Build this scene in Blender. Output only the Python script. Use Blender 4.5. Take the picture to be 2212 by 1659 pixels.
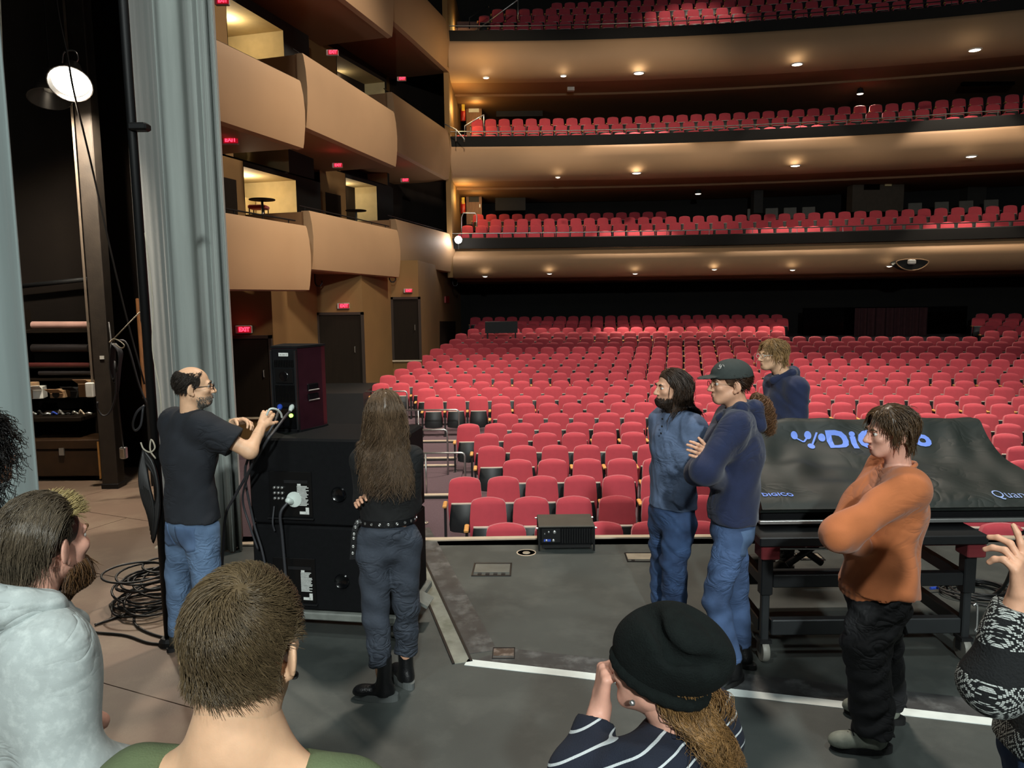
import bpy, math, random
import numpy as np
from mathutils import Matrix, Vector, Quaternion

for _o in list(bpy.data.objects):
    bpy.data.objects.remove(_o)
SC = bpy.context.scene
COL = SC.collection
random.seed(7)
RNG = np.random.default_rng(11)

# ------------------------------------------------------------------ camera
F_PX, CX, CY = 1640.0, 1106.0, 829.5
CAM = np.array([0.0, 0.0, 2.2])
PITCH, ROLL = math.radians(6.6), math.radians(0.65)
_F = np.array([0, math.cos(PITCH), -math.sin(PITCH)])
_R0 = np.array([1.0, 0, 0])
_U0 = np.array([0, math.sin(PITCH), math.cos(PITCH)])
_R = _R0 * math.cos(ROLL) - _U0 * math.sin(ROLL)
_U = _U0 * math.cos(ROLL) + _R0 * math.sin(ROLL)
cam_data = bpy.data.cameras.new('camera')
cam_data.sensor_width = 36.0
cam_data.lens = F_PX / 2212.0 * 36.0
cam_data.clip_start, cam_data.clip_end = 0.05, 200
cam = bpy.data.objects.new('camera', cam_data)
COL.objects.link(cam)
_m = Matrix.Identity(4)
for _i in range(3):
    _m[_i][0], _m[_i][1], _m[_i][2], _m[_i][3] = _R[_i], _U[_i], -_F[_i], CAM[_i]
cam.matrix_world = _m
SC.camera = cam

# ------------------------------------------------------------------ world, exposure
SC.view_settings.view_transform = 'Standard'
SC.view_settings.look = 'None'
SC.view_settings.gamma = 1.0
SC.view_settings.use_curve_mapping = False
SC.view_settings.exposure = 0.0
wd = bpy.data.worlds.new('world')
SC.world = wd
wd.use_nodes = True
wd.node_tree.nodes['Background'].inputs[0].default_value = (0.55, 0.6, 0.65, 1)
wd.node_tree.nodes['Background'].inputs[1].default_value = 0.012


def lamp(name, kind, loc, energy, color=(1, 1, 1), target=None, size=0.25, spot=None, blend=0.5):
    d = bpy.data.lights.new(name, kind)
    d.energy = energy
    d.color = color
    if kind == 'AREA':
        d.shape = 'DISK'
        d.size = size
    else:
        d.shadow_soft_size = size
    if kind == 'SPOT':
        d.spot_size = math.radians(spot or 60)
        d.spot_blend = blend
    o = bpy.data.objects.new(name, d)
    COL.objects.link(o)
    o.location = loc
    if target is not None:
        o.rotation_euler = (Vector(target) - Vector(loc)).to_track_quat('-Z', 'Y').to_euler()
    return o


COOL = (0.93, 1.0, 0.97)
WARM = (1.0, 0.72, 0.42)
HOUSE = (1.0, 0.86, 0.72)
# stage work lights on the grid above and behind the photographer
lamp('work_light_grid', 'AREA', (0.8, -8.5, 7.2), 1500, COOL, (0.6, 8, 0.5), 0.5)
lamp('work_light_grid', 'AREA', (-2.6, -1.5, 9.0), 230, COOL, (-1.2, 4.4, 0), 0.8)
lamp('work_light_grid', 'AREA', (3.6, 1.0, 9.0), 200, COOL, (1.2, 4.4, 0), 0.8)
# house lights in the auditorium ceiling; last spots added to fill the side wall
lamp('house_or_fill_light', 'SPOT', (2.0, 10.5, 15.0), 6500, HOUSE, (2.5, 10.5, 0), 0.8, 76, 0.5)
lamp('house_or_fill_light', 'SPOT', (3.0, 17.6, 15.5), 8500, HOUSE, (3.5, 17.4, 0), 0.8, 56, 0.15)
lamp('house_or_fill_light', 'SPOT', (11.0, 14.8, 15.5), 7500, HOUSE, (10.5, 14.5, 0), 0.8, 58, 0.2)
for _x in (-0.5, 4.5, 9.5, 14.5, 19.5):
    lamp('balcony_wash', 'SPOT', (_x, 13.5 - (_x - .5) ** 2 / 105, 14.5), 4500 if _x < 8 else 2300, (1.0, 0.84, 0.64), (_x, 28.2 - (_x - .5) ** 2 / 105, 7.9 if _x < 8 else 6.5), 0.4, 34 if _x < 8 else 29, 0.9)
lamp('house_or_fill_light', 'SPOT', (4.0, 17.0, 15.0), 6700, (1.0, 0.87, 0.70), (-4.5, 18.0, 4.5), 0.6, 62, 0.7)
lamp('house_or_fill_light', 'SPOT', (1.5, 9.0, 7.0), 1100, (1.0, 0.87, 0.68), (-5.4, 18.0, 0.6), 0.4, 38, 0.8)  # added low spot, brightens the dim wall by the first stalls door
lamp('house_or_fill_light', 'SPOT', (2.0, 7.0, 12.0), 4600, (1.0, 0.87, 0.68), (-4.3, 20.5, 1.0), 0.6, 36, 0.8)  # added front fill for the stage-facing parts of the side wall


# ------------------------------------------------------------------ pixel helpers (photograph 2212 x 1659)
def ray(px, py):
    d = _F * F_PX + _R * (px - CX) + _U * (CY - py)
    return d / np.linalg.norm(d)


def at(px, py, Y):
    d = ray(px, py)
    return CAM + d * (Y / d[1])


def onz(px, py, z):
    d = ray(px, py)
    return CAM + d * ((z - CAM[2]) / d[2])


def onplane(px, py, p0, n):
    d = ray(px, py)
    return CAM + d * (np.dot(np.array(p0) - CAM, n) / np.dot(d, n))


def proj(p):
    v = np.asarray(p, float) - CAM
    w = v @ _F
    return CX + F_PX * (v @ _R) / w, CY - F_PX * (v @ _U) / w


# ------------------------------------------------------------------ object helpers
def link(o, parent=None):
    COL.objects.link(o)
    if parent is not None:
        o.parent = parent
    return o


def tag(o, label=None, cat=None, group=None, kind=None):
    if label:
        o['label'] = label
    if cat:
        o['category'] = cat
    if group:
        o['group'] = group
    if kind:
        o['kind'] = kind
    return o


def empty(name, loc=(0, 0, 0), label=None, cat=None, group=None, rz=0.0):
    o = bpy.data.objects.new(name, None)
    o.empty_display_size = 0.1
    COL.objects.link(o)
    o.location = loc
    o.rotation_euler = (0, 0, rz)
    return tag(o, label, cat, group)


def inv_parent(o, parent):
    """parent a mesh written in world coordinates under a thing without moving it"""
    o.parent = parent
    m = Matrix.Translation(parent.location) @ parent.rotation_euler.to_matrix().to_4x4()
    o.matrix_parent_inverse = m.inverted()
    return o


class MB:
    def __init__(self):
        self.v, self.f, self.m = [], [], []

    def add(self, verts, faces, mi=0):
        b = len(self.v)
        self.v.extend([tuple(float(c) for c in p) for p in verts])
        self.f.extend([tuple(i + b for i in f) for f in faces])
        self.m.extend([mi] * len(faces))
        return self

    def box(self, c, s, rot=None, mi=0, bevel=0.0):
        """centre, full size; bevel chamfers the vertical and horizontal edges a little"""
        hx, hy, hz = s[0] / 2, s[1] / 2, s[2] / 2
        if bevel <= 0:
            vs = [(x, y, z) for x in (-hx, hx) for y in (-hy, hy) for z in (-hz, hz)]
            fs = [(0, 1, 3, 2), (4, 6, 7, 5), (0, 4, 5, 1), (2, 3, 7, 6), (0, 2, 6, 4), (1, 5, 7, 3)]
        else:
            b = min(bevel, hx * .49, hy * .49, hz * .49)
            vs, fs = [], []
            rings = [(-hz, b), (-hz + b, 0), (hz - b, 0), (hz, b)]
            for z, i in rings:
                x, y = hx - i, hy - i
                k = b
                vs += [(-x + k, -y, z), (x - k, -y, z), (x, -y + k, z), (x, y - k, z),
                       (x - k, y, z), (-x + k, y, z), (-x, y - k, z), (-x, -y + k, z)]
            for r in range(3):
                for j in range(8):
                    a0, a1 = r * 8 + j, r * 8 + (j + 1) % 8
                    fs.append((a0, a1, a1 + 8, a0 + 8))
            fs.append(tuple(range(7, -1, -1)))
            fs.append(tuple(range(24, 32)))
        R = np.array(rot) if rot is not None else None
        out = []
        for p in vs:
            p = np.array(p)
            if R is not None:
                p = R @ p
            out.append(p + np.array(c))
        return self.add(out, fs, mi)

    def quad(self, a, b, c, d, mi=0):
        return self.add([a, b, c, d], [(0, 1, 2, 3)], mi)

    def slab(self, poly, z0, z1, mi=0):
        """vertical prism from a plan polygon (list of x,y), counter-clockwise"""
        n = len(poly)
        vs = [(x, y, z0) for x, y in poly] + [(x, y, z1) for x, y in poly]
        fs = [tuple(range(n - 1, -1, -1)), tuple(range(n, 2 * n))]
        fs += [(i, (i + 1) % n, (i + 1) % n + n, i + n) for i in range(n)]
        return self.add(vs, fs, mi)

    def tube(self, pts, r, n=8, mi=0, closed=False, cap=True):
        pts = [np.array(p, float) for p in pts]
        m = len(pts)
        rs = r if hasattr(r, '__len__') else [r] * m
        vs, fs = [], []
        up = None
        for i in range(m):
            if closed:
                t = pts[(i + 1) % m] - pts[i - 1]
            else:
                t = pts[min(i + 1, m - 1)] - pts[max(i - 1, 0)]
            t = t / (np.linalg.norm(t) + 1e-12)
            if up is None:
                up = np.array([0, 0, 1.0]) if abs(t[2]) < .9 else np.array([1.0, 0, 0])
            up = up - t * (up @ t)
            up /= np.linalg.norm(up) + 1e-12
            s = np.cross(t, up)
            for k in range(n):
                a = 2 * math.pi * k / n
                vs.append(pts[i] + rs[i] * (math.cos(a) * up + math.sin(a) * s))
        last = m if closed else m - 1
        for i in range(last):
            j = (i + 1) % m
            for k in range(n):
                k2 = (k + 1) % n
                fs.append((i * n + k, i * n + k2, j * n + k2, j * n + k))
        if cap and not closed:
            fs.append(tuple(range(n - 1, -1, -1)))
            fs.append(tuple(range((m - 1) * n, m * n)))
        return self.add(vs, fs, mi)

    def lathe(self, prof, c=(0, 0, 0), n=16, mi=0, rot=None):
        """prof: list of (r, z)"""
        vs, fs = [], []
        R = np.array(rot) if rot is not None else np.eye(3)
        for r, z in prof:
            for k in range(n):
                a = 2 * math.pi * k / n
                vs.append(R @ np.array([r * math.cos(a), r * math.sin(a), z]) + np.array(c))
        for i in range(len(prof) - 1):
            for k in range(n):
                k2 = (k + 1) % n
                fs.append((i * n + k, i * n + k2, (i + 1) * n + k2, (i + 1) * n + k))
        if prof[0][0] > 1e-5:
            fs.append(tuple(range(n - 1, -1, -1)))
        if prof[-1][0] > 1e-5:
            m = len(prof) - 1
            fs.append(tuple(range(m * n, m * n + n)))
        return self.add(vs, fs, mi)

    def grid(self, P, mi=0):
        """P: array [i][j] of points"""
        ni, nj = len(P), len(P[0])
        vs = [P[i][j] for i in range(ni) for j in range(nj)]
        fs = [(i * nj + j, (i + 1) * nj + j, (i + 1) * nj + j + 1, i * nj + j + 1) for i in range(ni - 1) for j in range(nj - 1)]
        return self.add(vs, fs, mi)

    def mesh(self, name, mats, smooth=False):
        me = bpy.data.meshes.new(name)
        me.from_pydata(self.v, [], self.f)
        for m in (mats if isinstance(mats, (list, tuple)) else [mats]):
            me.materials.append(m)
        me.polygons.foreach_set('material_index', self.m)
        if smooth is True:
            me.polygons.foreach_set('use_smooth', [True] * len(me.polygons))
        elif smooth:
            me.polygons.foreach_set('use_smooth', [True] * len(me.polygons))
            me.set_sharp_from_angle(angle=math.radians(smooth))
        me.update()
        return me

    def build(self, name, mats, parent=None, smooth=False, world=False):
        o = bpy.data.objects.new(name, self.mesh(name, mats, smooth))
        COL.objects.link(o)
        if parent is not None:
            if world:
                inv_parent(o, parent)
            else:
                o.parent = parent
        return o


def rotz(a):
    c, s = math.cos(a), math.sin(a)
    return np.array([[c, -s, 0], [s, c, 0], [0, 0, 1.0]])


def rotx(a):
    c, s = math.cos(a), math.sin(a)
    return np.array([[1.0, 0, 0], [0, c, -s], [0, s, c]])


def roty(a):
    c, s = math.cos(a), math.sin(a)
    return np.array([[c, 0, s], [0, 1.0, 0], [-s, 0, c]])


def unit(v):
    v = np.asarray(v, float)
    return v / (np.linalg.norm(v) + 1e-12)


def spline(pts, n=24):
    """Catmull-Rom through the points"""
    P = [np.array(p, float) for p in pts]
    P = [2 * P[0] - P[1]] + P + [2 * P[-1] - P[-2]]
    out = []
    segs = len(P) - 3
    for i in range(segs):
        p0, p1, p2, p3 = P[i:i + 4]
        k = max(2, n // segs)
        for j in range(k):
            t = j / k
            out.append(.5 * ((2 * p1) + (-p0 + p2) * t + (2 * p0 - 5 * p1 + 4 * p2 - p3) * t * t + (-p0 + 3 * p1 - 3 * p2 + p3) * t ** 3))
    out.append(P[-2])
    return out


# ------------------------------------------------------------------ materials
def srgb(h):
    h = h.lstrip('#')
    c = [int(h[i:i + 2], 16) / 255 for i in (0, 2, 4)]
    return tuple(x / 12.92 if x <= .04045 else ((x + .055) / 1.055) ** 2.4 for x in c)


def mat(name, col, rough=.6, metal=0.0, var=.12, scale=6.0, bump=0.0, bscale=60.0, emit=None, estr=0.0, sheen=0.0,
        stretch=(1, 1, 1), var2=None, spec=.5, island=0.0, coat=0.0, mottled=None, msize=.5, fold=0.0, fscale=9.0):
    """principled surface with procedural colour variation and fine relief"""
    m = bpy.data.materials.new(name)
    m.use_nodes = True
    nt = m.node_tree
    b = nt.nodes['Principled BSDF']
    col = srgb(col) if isinstance(col, str) else col
    N = nt.nodes.new
    L = nt.links.new
    tc = N('ShaderNodeTexCoord')
    mp = N('ShaderNodeMapping')
    mp.inputs['Scale'].default_value = stretch
    L(tc.outputs['Object'], mp.inputs['Vector'])
    nz = N('ShaderNodeTexNoise')
    nz.inputs['Scale'].default_value = scale
    nz.inputs['Detail'].default_value = 5
    L(mp.outputs[0], nz.inputs['Vector'])
    rp = N('ShaderNodeValToRGB')
    lo = tuple(max(0, c * (1 - var)) for c in col)
    hi = tuple(c * (1 + var) for c in (srgb(var2) if isinstance(var2, str) else (var2 or col)))
    rp.color_ramp.elements[0].position = .3
    rp.color_ramp.elements[1].position = .7
    rp.color_ramp.elements[0].color = (*lo, 1)
    rp.color_ramp.elements[1].color = (*hi, 1)
    L(nz.outputs[0], rp.inputs[0])
    out = rp.outputs[0]
    if mottled:
        n2 = N('ShaderNodeTexNoise')
        n2.inputs['Scale'].default_value = msize
        n2.inputs['Detail'].default_value = 8
        n2.inputs['Roughness'].default_value = .65
        L(tc.outputs['Object'], n2.inputs['Vector'])
        r2 = N('ShaderNodeValToRGB')
        r2.color_ramp.elements[0].position = .48
        r2.color_ramp.elements[1].position = .72
        L(n2.outputs[0], r2.inputs[0])
        mx = N('ShaderNodeMix')
        mx.data_type = 'RGBA'
        L(r2.outputs[0], mx.inputs[0])
        L(out, mx.inputs[6])
        mx.inputs[7].default_value = (*(srgb(mottled) if isinstance(mottled, str) else mottled), 1)
        out = mx.outputs[2]
    if island:
        g = N('ShaderNodeNewGeometry')
        mr = N('ShaderNodeMapRange')
        mr.inputs[3].default_value = 1 - island
        mr.inputs[4].default_value = 1 + island
        L(g.outputs['Random Per Island'], mr.inputs[0])
        mx = N('ShaderNodeMix')
        mx.data_type = 'RGBA'
        mx.blend_type = 'MULTIPLY'
        mx.inputs[0].default_value = 1
        L(out, mx.inputs[6])
        L(mr.outputs[0], mx.inputs[7])
        out = mx.outputs[2]
    L(out, b.inputs['Base Color'])
    b.inputs['Roughness'].default_value = rough
    b.inputs['Metallic'].default_value = metal
    b.inputs['Specular IOR Level'].default_value = spec
    if sheen:
        b.inputs['Sheen Weight'].default_value = sheen
        b.inputs['Sheen Roughness'].default_value = .5
    if coat:
        b.inputs['Coat Weight'].default_value = coat
    if emit is not None:
        b.inputs['Emission Color'].default_value = (*(srgb(emit) if isinstance(emit, str) else emit), 1)
        b.inputs['Emission Strength'].default_value = estr
    nrm = None
    if fold:
        n4 = N('ShaderNodeTexNoise')
        n4.inputs['Scale'].default_value = fscale
        n4.inputs['Detail'].default_value = 2
        n4.inputs['Distortion'].default_value = 1.1
        m4 = N('ShaderNodeMapping')
        m4.inputs['Scale'].default_value = (1, 1, 1.7)
        m4.inputs['Rotation'].default_value = (.4, .5, 0)
        L(tc.outputs['Object'], m4.inputs['Vector'])
        L(m4.outputs[0], n4.inputs['Vector'])
        a4 = N('ShaderNodeMath')
        a4.operation = 'SUBTRACT'
        a4.inputs[1].default_value = .5
        L(n4.outputs[0], a4.inputs[0])
        b4 = N('ShaderNodeMath')
        b4.operation = 'ABSOLUTE'
        L(a4.outputs[0], b4.inputs[0])
        c4 = N('ShaderNodeMath')
        c4.operation = 'POWER'
        c4.inputs[1].default_value = .7
        L(b4.outputs[0], c4.inputs[0])
        p4_ = N('ShaderNodeBump')
        p4_.inputs['Strength'].default_value = fold
        p4_.inputs['Distance'].default_value = .05
        n5 = N('ShaderNodeTexNoise')
        n5.inputs['Scale'].default_value = fscale * .45
        n5.inputs['Detail'].default_value = 1
        L(tc.outputs['Object'], n5.inputs['Vector'])
        r5 = N('ShaderNodeMapRange')
        r5.interpolation_type = 'SMOOTHSTEP'
        r5.inputs[1].default_value = .42
        r5.inputs[2].default_value = .68
        L(n5.outputs[0], r5.inputs[0])
        m5 = N('ShaderNodeMath')
        m5.operation = 'MULTIPLY'
        L(c4.outputs[0], m5.inputs[0])
        L(r5.outputs[0], m5.inputs[1])
        L(m5.outputs[0], p4_.inputs['Height'])
        L(p4_.outputs[0], b.inputs['Normal'])
        nrm = p4_.outputs[0]
    if bump:
        n3 = N('ShaderNodeTexNoise')
        n3.inputs['Scale'].default_value = bscale
        n3.inputs['Detail'].default_value = 3
        L(mp.outputs[0], n3.inputs['Vector'])
        bp = N('ShaderNodeBump')
        bp.inputs['Strength'].default_value = bump
        bp.inputs['Distance'].default_value = .01
        L(n3.outputs[0], bp.inputs['Height'])
        if nrm is not None:
            L(nrm, bp.inputs['Normal'])
        L(bp.outputs[0], b.inputs['Normal'])
    return m


M = {}
M['black_floor'] = mat('black_stage_floor', '#3e4341', .55, var=.18, scale=1.6, bump=.12, bscale=220, mottled='#4f5350', msize=2.4)
M['brown_floor'] = mat('brown_stage_floor', '#6f5c4e', .55, var=.14, scale=.9, bump=.1, bscale=90, mottled='#80705f', msize=1.7)
M['lift_plate'] = mat('worn_lift_edge', '#3a3c3d', .45, var=.3, scale=9, mottled='#686b6b', msize=7)
M['white_paint'] = mat('white_edge_paint', '#d9e2df', .5, var=.06, scale=14)
M['trough'] = mat('pale_metal_channel', '#8e948c', .45, metal=.35, var=.25, scale=7, mottled='#6d7468', msize=5)
M['tan_edge'] = mat('tan_nosing', '#b9aa95', .6, var=.1)
M['carpet'] = mat('plum_carpet', '#54434a', .95, var=.25, scale=40, bump=.4, bscale=300, stretch=(1, 3, 1))
M['black'] = mat('black_paint', '#101112', .6, var=.2)
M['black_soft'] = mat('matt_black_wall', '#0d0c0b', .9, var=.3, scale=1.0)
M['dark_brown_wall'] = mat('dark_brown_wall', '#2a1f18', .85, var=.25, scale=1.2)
M['tan_wall'] = mat('ochre_plaster_wall', '#765830', .8, var=.06, scale=1.5, bump=.05, bscale=40)
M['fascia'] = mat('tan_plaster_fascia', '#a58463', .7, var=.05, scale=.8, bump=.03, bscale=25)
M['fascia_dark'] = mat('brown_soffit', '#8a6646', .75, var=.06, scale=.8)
M['door_brown'] = mat('dark_brown_door', '#1a130c', .75, var=.15, scale=3, stretch=(6, 6, .6), spec=.15)
M['wood'] = mat('walnut_door', '#7a4f2a', .5, var=.25, scale=4, stretch=(8, 8, .7))
M['red'] = mat('red_seat_fabric', '#b53a48', .85, var=.06, scale=9, bump=.25, bscale=420, sheen=.35)
M['seat_black'] = mat('black_seat_shell', '#15181a', .45, var=.1)
M['arm_wood'] = mat('maple_armrest', '#d19a55', .45, var=.15, scale=18)
M['seat_metal'] = mat('dark_seat_standard', '#2c2d2f', .4, metal=.6)
M['pan_edge'] = mat('grey_seat_pan_lip', '#b9b1a6', .5, var=.1)
M['steel'] = mat('brushed_steel', '#b8bab8', .35, metal=.9, var=.08)
M['curtain'] = mat('grey_drape', '#8a918d', .9, var=.1, scale=3, stretch=(4, 4, .3), bump=.15, bscale=200, sheen=.2)
M['curtain_dark'] = mat('teal_grey_drape', '#7b8786', .9, var=.08, scale=3, stretch=(4, 4, .3), sheen=.2)
M['bulb'] = mat('lit_lamp_glass', '#ffffff', .5, emit=(1.0, .93, .8), estr=14)
M['downlight'] = mat('lit_downlight_lens', '#ffffff', .5, emit=(1.0, .86, .66), estr=6)
M['flood'] = mat('lit_flood_lens', '#ffffff', .5, emit=(1.0, .95, .9), estr=90)
M['exit_red'] = mat('lit_red_letters', '#ff2030', .5, emit=(1.0, .03, .07), estr=3.5)
M['exit_face'] = mat('exit_sign_face', '#5a1014', .5, emit=(.8, .01, .03), estr=.35)
M['grey_plastic'] = mat('grey_plastic', '#9a9a96', .5)
M['white_plastic'] = mat('white_plastic', '#d8d8d2', .5)
M['rubber'] = mat('black_rubber', '#0b0b0b', .7)
M['cable'] = mat('black_cable', '#141414', .5, var=.2)
M['rope'] = mat('white_tie_line', '#a09a8a', .8)
M['post'] = mat('painted_post', '#302922', .6, var=.25, scale=7, bump=.1)
M['trunk'] = mat('brown_trunk', '#33210f', .45, var=.3, scale=5, bump=.1)
M['cardboard'] = mat('cardboard', '#a58563', .85, var=.1)
M['roll_pink'] = mat('pink_gel_roll', '#b08a80', .6)
M['roll_dark'] = mat('dark_gel_roll', '#1e1a1a', .5)
M['roll_red'] = mat('dark_red_gel_roll', '#4a1c18', .5)
M['lobby_cream'] = mat('cream_lobby_plaster', '#cdb98a', .8, var=.05)
M['booth_grey'] = mat('grey_chair_plastic', '#6b655c', .5)
M['ext_red'] = mat('red_enamel', '#9c1a18', .35)
M['yellow_tag'] = mat('yellow_tag', '#d8b93c', .6)
M['pier'] = mat('grey_brown_pier', '#4a4035', .8)
M['pier_dark'] = mat('dark_grey_panel', '#26221e', .7)
M['black_glass'] = mat('dark_window_glass', '#050505', .12, var=0)
M['wine'] = mat('wine_curtain', '#3f2024', .9, var=.2)
M['lamp_shade'] = mat('dark_enamel_shade', '#2c2a28', .35, metal=.4)
M['conduit'] = mat('grey_conduit', '#7c6f62', .5, metal=.3)
M['black_mat'] = mat('matt_black_plastic', '#141414', .7)
M['blue_plastic'] = mat('blue_plastic', '#2f4fb8', .4)
M['cable_grey'] = mat('grey_cable_jacket', '#303135', .5, var=.1)
M['dolly_grey'] = mat('worn_grey_dolly', '#6d716c', .55, var=.2, scale=12)
M['wheel_grey'] = mat('grey_wheel', '#77766f', .5)
M['sub_black'] = mat('textured_black_cabinet', '#0b0c0e', .8, var=.15, scale=30, bump=.2, bscale=260, spec=.15)
M['amp_black'] = mat('black_amp_metal', '#0a0b0c', .4, metal=.3)
M['gloss_black'] = mat('gloss_black_plastic', '#07080a', .2)
M['print_white'] = mat('white_print', '#c9cdc9', .6, var=.1, scale=60)
M['pale_plug'] = mat('pale_grey_plug', '#c4cfca', .4)
M['speaker_maroon'] = mat('maroon_cabinet', '#2a0f18', .35, var=.2, scale=10)
M['green_led'] = mat('green_indicator', '#60ff30', .4, emit=(.4, 1, .1), estr=5)
M['monitor_top'] = mat('grey_brown_lid', '#4a4740', .5, var=.1)
M['pocket_grey'] = mat('grey_pocket_lid', '#6f7573', .4, metal=.5, var=.15)
M['pocket_tan'] = mat('tan_pocket_lid', '#9c9484', .5, metal=.3, var=.2)
M['pocket_brown'] = mat('brown_pocket_lid', '#4a3c33', .5, var=.3, scale=9, mottled='#8a8078', msize=14)
M['frame_black'] = mat('black_steel_frame', '#16181a', .45, metal=.3, var=.15)
M['frame_grey'] = mat('dark_grey_steel', '#2c2f31', .45, metal=.4, var=.15)
M['pad_red'] = mat('dark_red_felt', '#5a1218', .9)
M['cover'] = mat('black_nylon_cover', '#18201d', .6, var=.1, scale=14, bump=.1, bscale=500, fold=.5, fscale=4)
M['logo_blue'] = mat('blue_print', '#6f8fe6', .6, var=.03)
M['logo_pale'] = mat('pale_blue_print', '#8fa5d8', .6, var=.03)
M['rail_dark'] = mat('dark_steel_rail', '#5a5a58', .3, metal=.9)
M['wing_wall'] = mat('near_black_wing_wall', '#16110d', .9, var=.25, scale=1.2, spec=.15)
M['boom_black'] = mat('black_pipe_paint', '#08090a', .55, spec=.25)


# ================================================================== the setting
def struct(o):
    o['kind'] = 'structure'
    return o


def bow(X):
    return (X - 0.5) ** 2 / 105.0


XS = [-3.2, -2.2, -1.2, 0, 1.5, 3, 4.5, 6, 8, 10]
EDGE_D = float(onz(1290, 1161, 0)[1])
edge = [(x, EDGE_D - bow(x)) for x in XS]

# -- stage floor: black apron and stage, brown sheets in the wing
bA, bB = np.array([-0.85, 2.2]), np.array([-3.95, 8.4])      # seam between black and brown floor
poly = [(bA[0], -14), (14, -14), (14, EDGE_D - bow(14))] + [p for p in reversed(edge)] + [(-3.2, 6.9), tuple(bB - (bB - bA) * .24), tuple(bA)]
fl = struct(MB().slab(poly, -1.0, 0.0).build('floor_stage', M['black_floor']))
b = MB()
b.slab([(-14, -14), (-0.86, -14), (-0.86, 2.2), (-3.21, 6.9), (-3.9, 8.4), (-3.9, 10.4), (-14, 10.4)], -1.0, -0.012)
fb = struct(b.build('floor_wing', M['black']))
# brown hardboard sheets laid on the wing floor, clipped on the seam
def clip_poly(poly, p, n):
    out = []
    for i in range(len(poly)):
        a, c = np.array(poly[i]), np.array(poly[(i + 1) % len(poly)])
        da, dc = (a - p) @ n, (c - p) @ n
        if da >= 0:
            out.append(a)
        if da * dc < 0:
            out.append(a + (c - a) * da / (da - dc))
    return out
sd = unit(np.append(bB - bA, 0))[:2]
nl = np.array([-sd[1], sd[0]])
ang = math.radians(-24)
ux, uy = np.array([math.cos(ang), math.sin(ang)]), np.array([-math.sin(ang), math.cos(ang)])
for i in range(-5, 4):
    for j in range(-5, 8):
        o0 = np.array([-3.2, 3.2]) + ux * (i * 2.44 + (1.22 if j % 2 else 0)) + uy * j * 1.22
        g = .004
        q = [o0 + ux * g + uy * g, o0 + ux * (2.44 - g) + uy * g, o0 + ux * (2.44 - g) + uy * (1.22 - g), o0 + ux * g + uy * (1.22 - g)]
        q = clip_poly(q, bA, nl)
        for pp, nn in (((-8, 0), (1, 0)), ((0, 9.9), (0, -1)), ((0, -1.0), (0, 1)), ((-0.86, 0), (-1, 0))):
            if len(q) > 2:
                q = clip_poly(q, np.array(pp), np.array(nn))
        if len(q) > 2:
            MB().slab([tuple(p) for p in q], -.012, 0.0).build('panel', M['brown_floor'], fb)

# apron nosing
nos = MB()
P = []
for x in np.linspace(-3.2, 10, 40):
    y = EDGE_D - bow(x)
    P.append([(x, y - .045, .001), (x, y - .045, .014), (x, y + .03, .014), (x, y + .03, -.06), (x, y, -.06)])
nos.grid(P)
struct(nos.build('trim_1', M['tan_edge']))

# pit-lift seam: worn plate, pale channel and white painted edge
c0, c1 = onz(1003, 1437, 0), onz(2128, 1566, 0)
dl = unit(c1 - c0)
nl2 = np.array([-dl[1], dl[0], 0])
e = MB()
q = [c0, c1 + dl * 2.5, c1 + dl * 2.5 + nl2 * .075, c0 + nl2 * .075]
e.slab([tuple(p[:2]) for p in q], 0, .003)
tag(e.build('edge_line', M['white_paint']), 'straight white line painted along the edge of the pit lift', 'floor line')
e = MB()
q = [c0 + nl2 * .08 + dl * .05, c1 + dl * 2.5 + nl2 * .08, c1 + dl * 2.5 + nl2 * .27, c0 + nl2 * .27 + dl * .2]
e.slab([tuple(p[:2]) for p in q], 0, .002)
struct(e.build('floor_edge_strip', M['lift_plate']))
t0, t1 = onz(1000, 1432, 0), onz(903, 1212, 0)
dt = unit(t1 - t0)
nt_ = np.array([dt[1], -dt[0], 0])
tr = empty('floor_channel', tuple(t0), 'pale metal floor channel running from the white line towards the seats', 'floor channel')
L_ = np.linalg.norm(t1 - t0) + .9
def strip(a, d, n, w0, w1, l0, l1, z0, z1):
    return MB().slab([tuple((a + d * l0 + n * w0)[:2]), tuple((a + d * l0 + n * w1)[:2]), tuple((a + d * l1 + n * w1)[:2]), tuple((a + d * l1 + n * w0)[:2])], z0, z1)
strip(t0, dt, nt_, -.05, .045, 0, L_, 0, .003).build('channel_bed', M['trough'], tr, world=True)
strip(t0, dt, nt_, -.065, -.05, 0, L_, 0, .008).build('rail', M['seat_metal'], tr, world=True)
strip(t0, dt, nt_, .045, .06, 0, L_, 0, .008).build('rail', M['seat_metal'], tr, world=True)
struct(strip(t0, dt, nt_, .065, .24, .1, L_, 0, .002).build('floor_edge_strip', M['lift_plate']))

# -- auditorium floor: stepped rows follow the rake
ROW_Y = [1136, 1084, 1035, 996, 967, 938, 916, 895, 873, 856, 837, 824, 807, 793.5, 778, 765, 751, 741, 731, 719, 709, 700, 692, 684]
ROW_L = [1045, 1011, 964, 1085, 1030, 1022, 985, 1073, 1061, 915, 901, 804, 821, 852, 880, 907, 930, 952, 972, 985, 1012, 1026, 1035, 1018]
ROW_D = [7.75 + 1.05 * k for k in range(24)]
ROW_Z = []
for k in range(24):
    ROW_Z.append(float(at(1150, ROW_Y[k], ROW_D[k])[2]) - .88)
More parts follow.
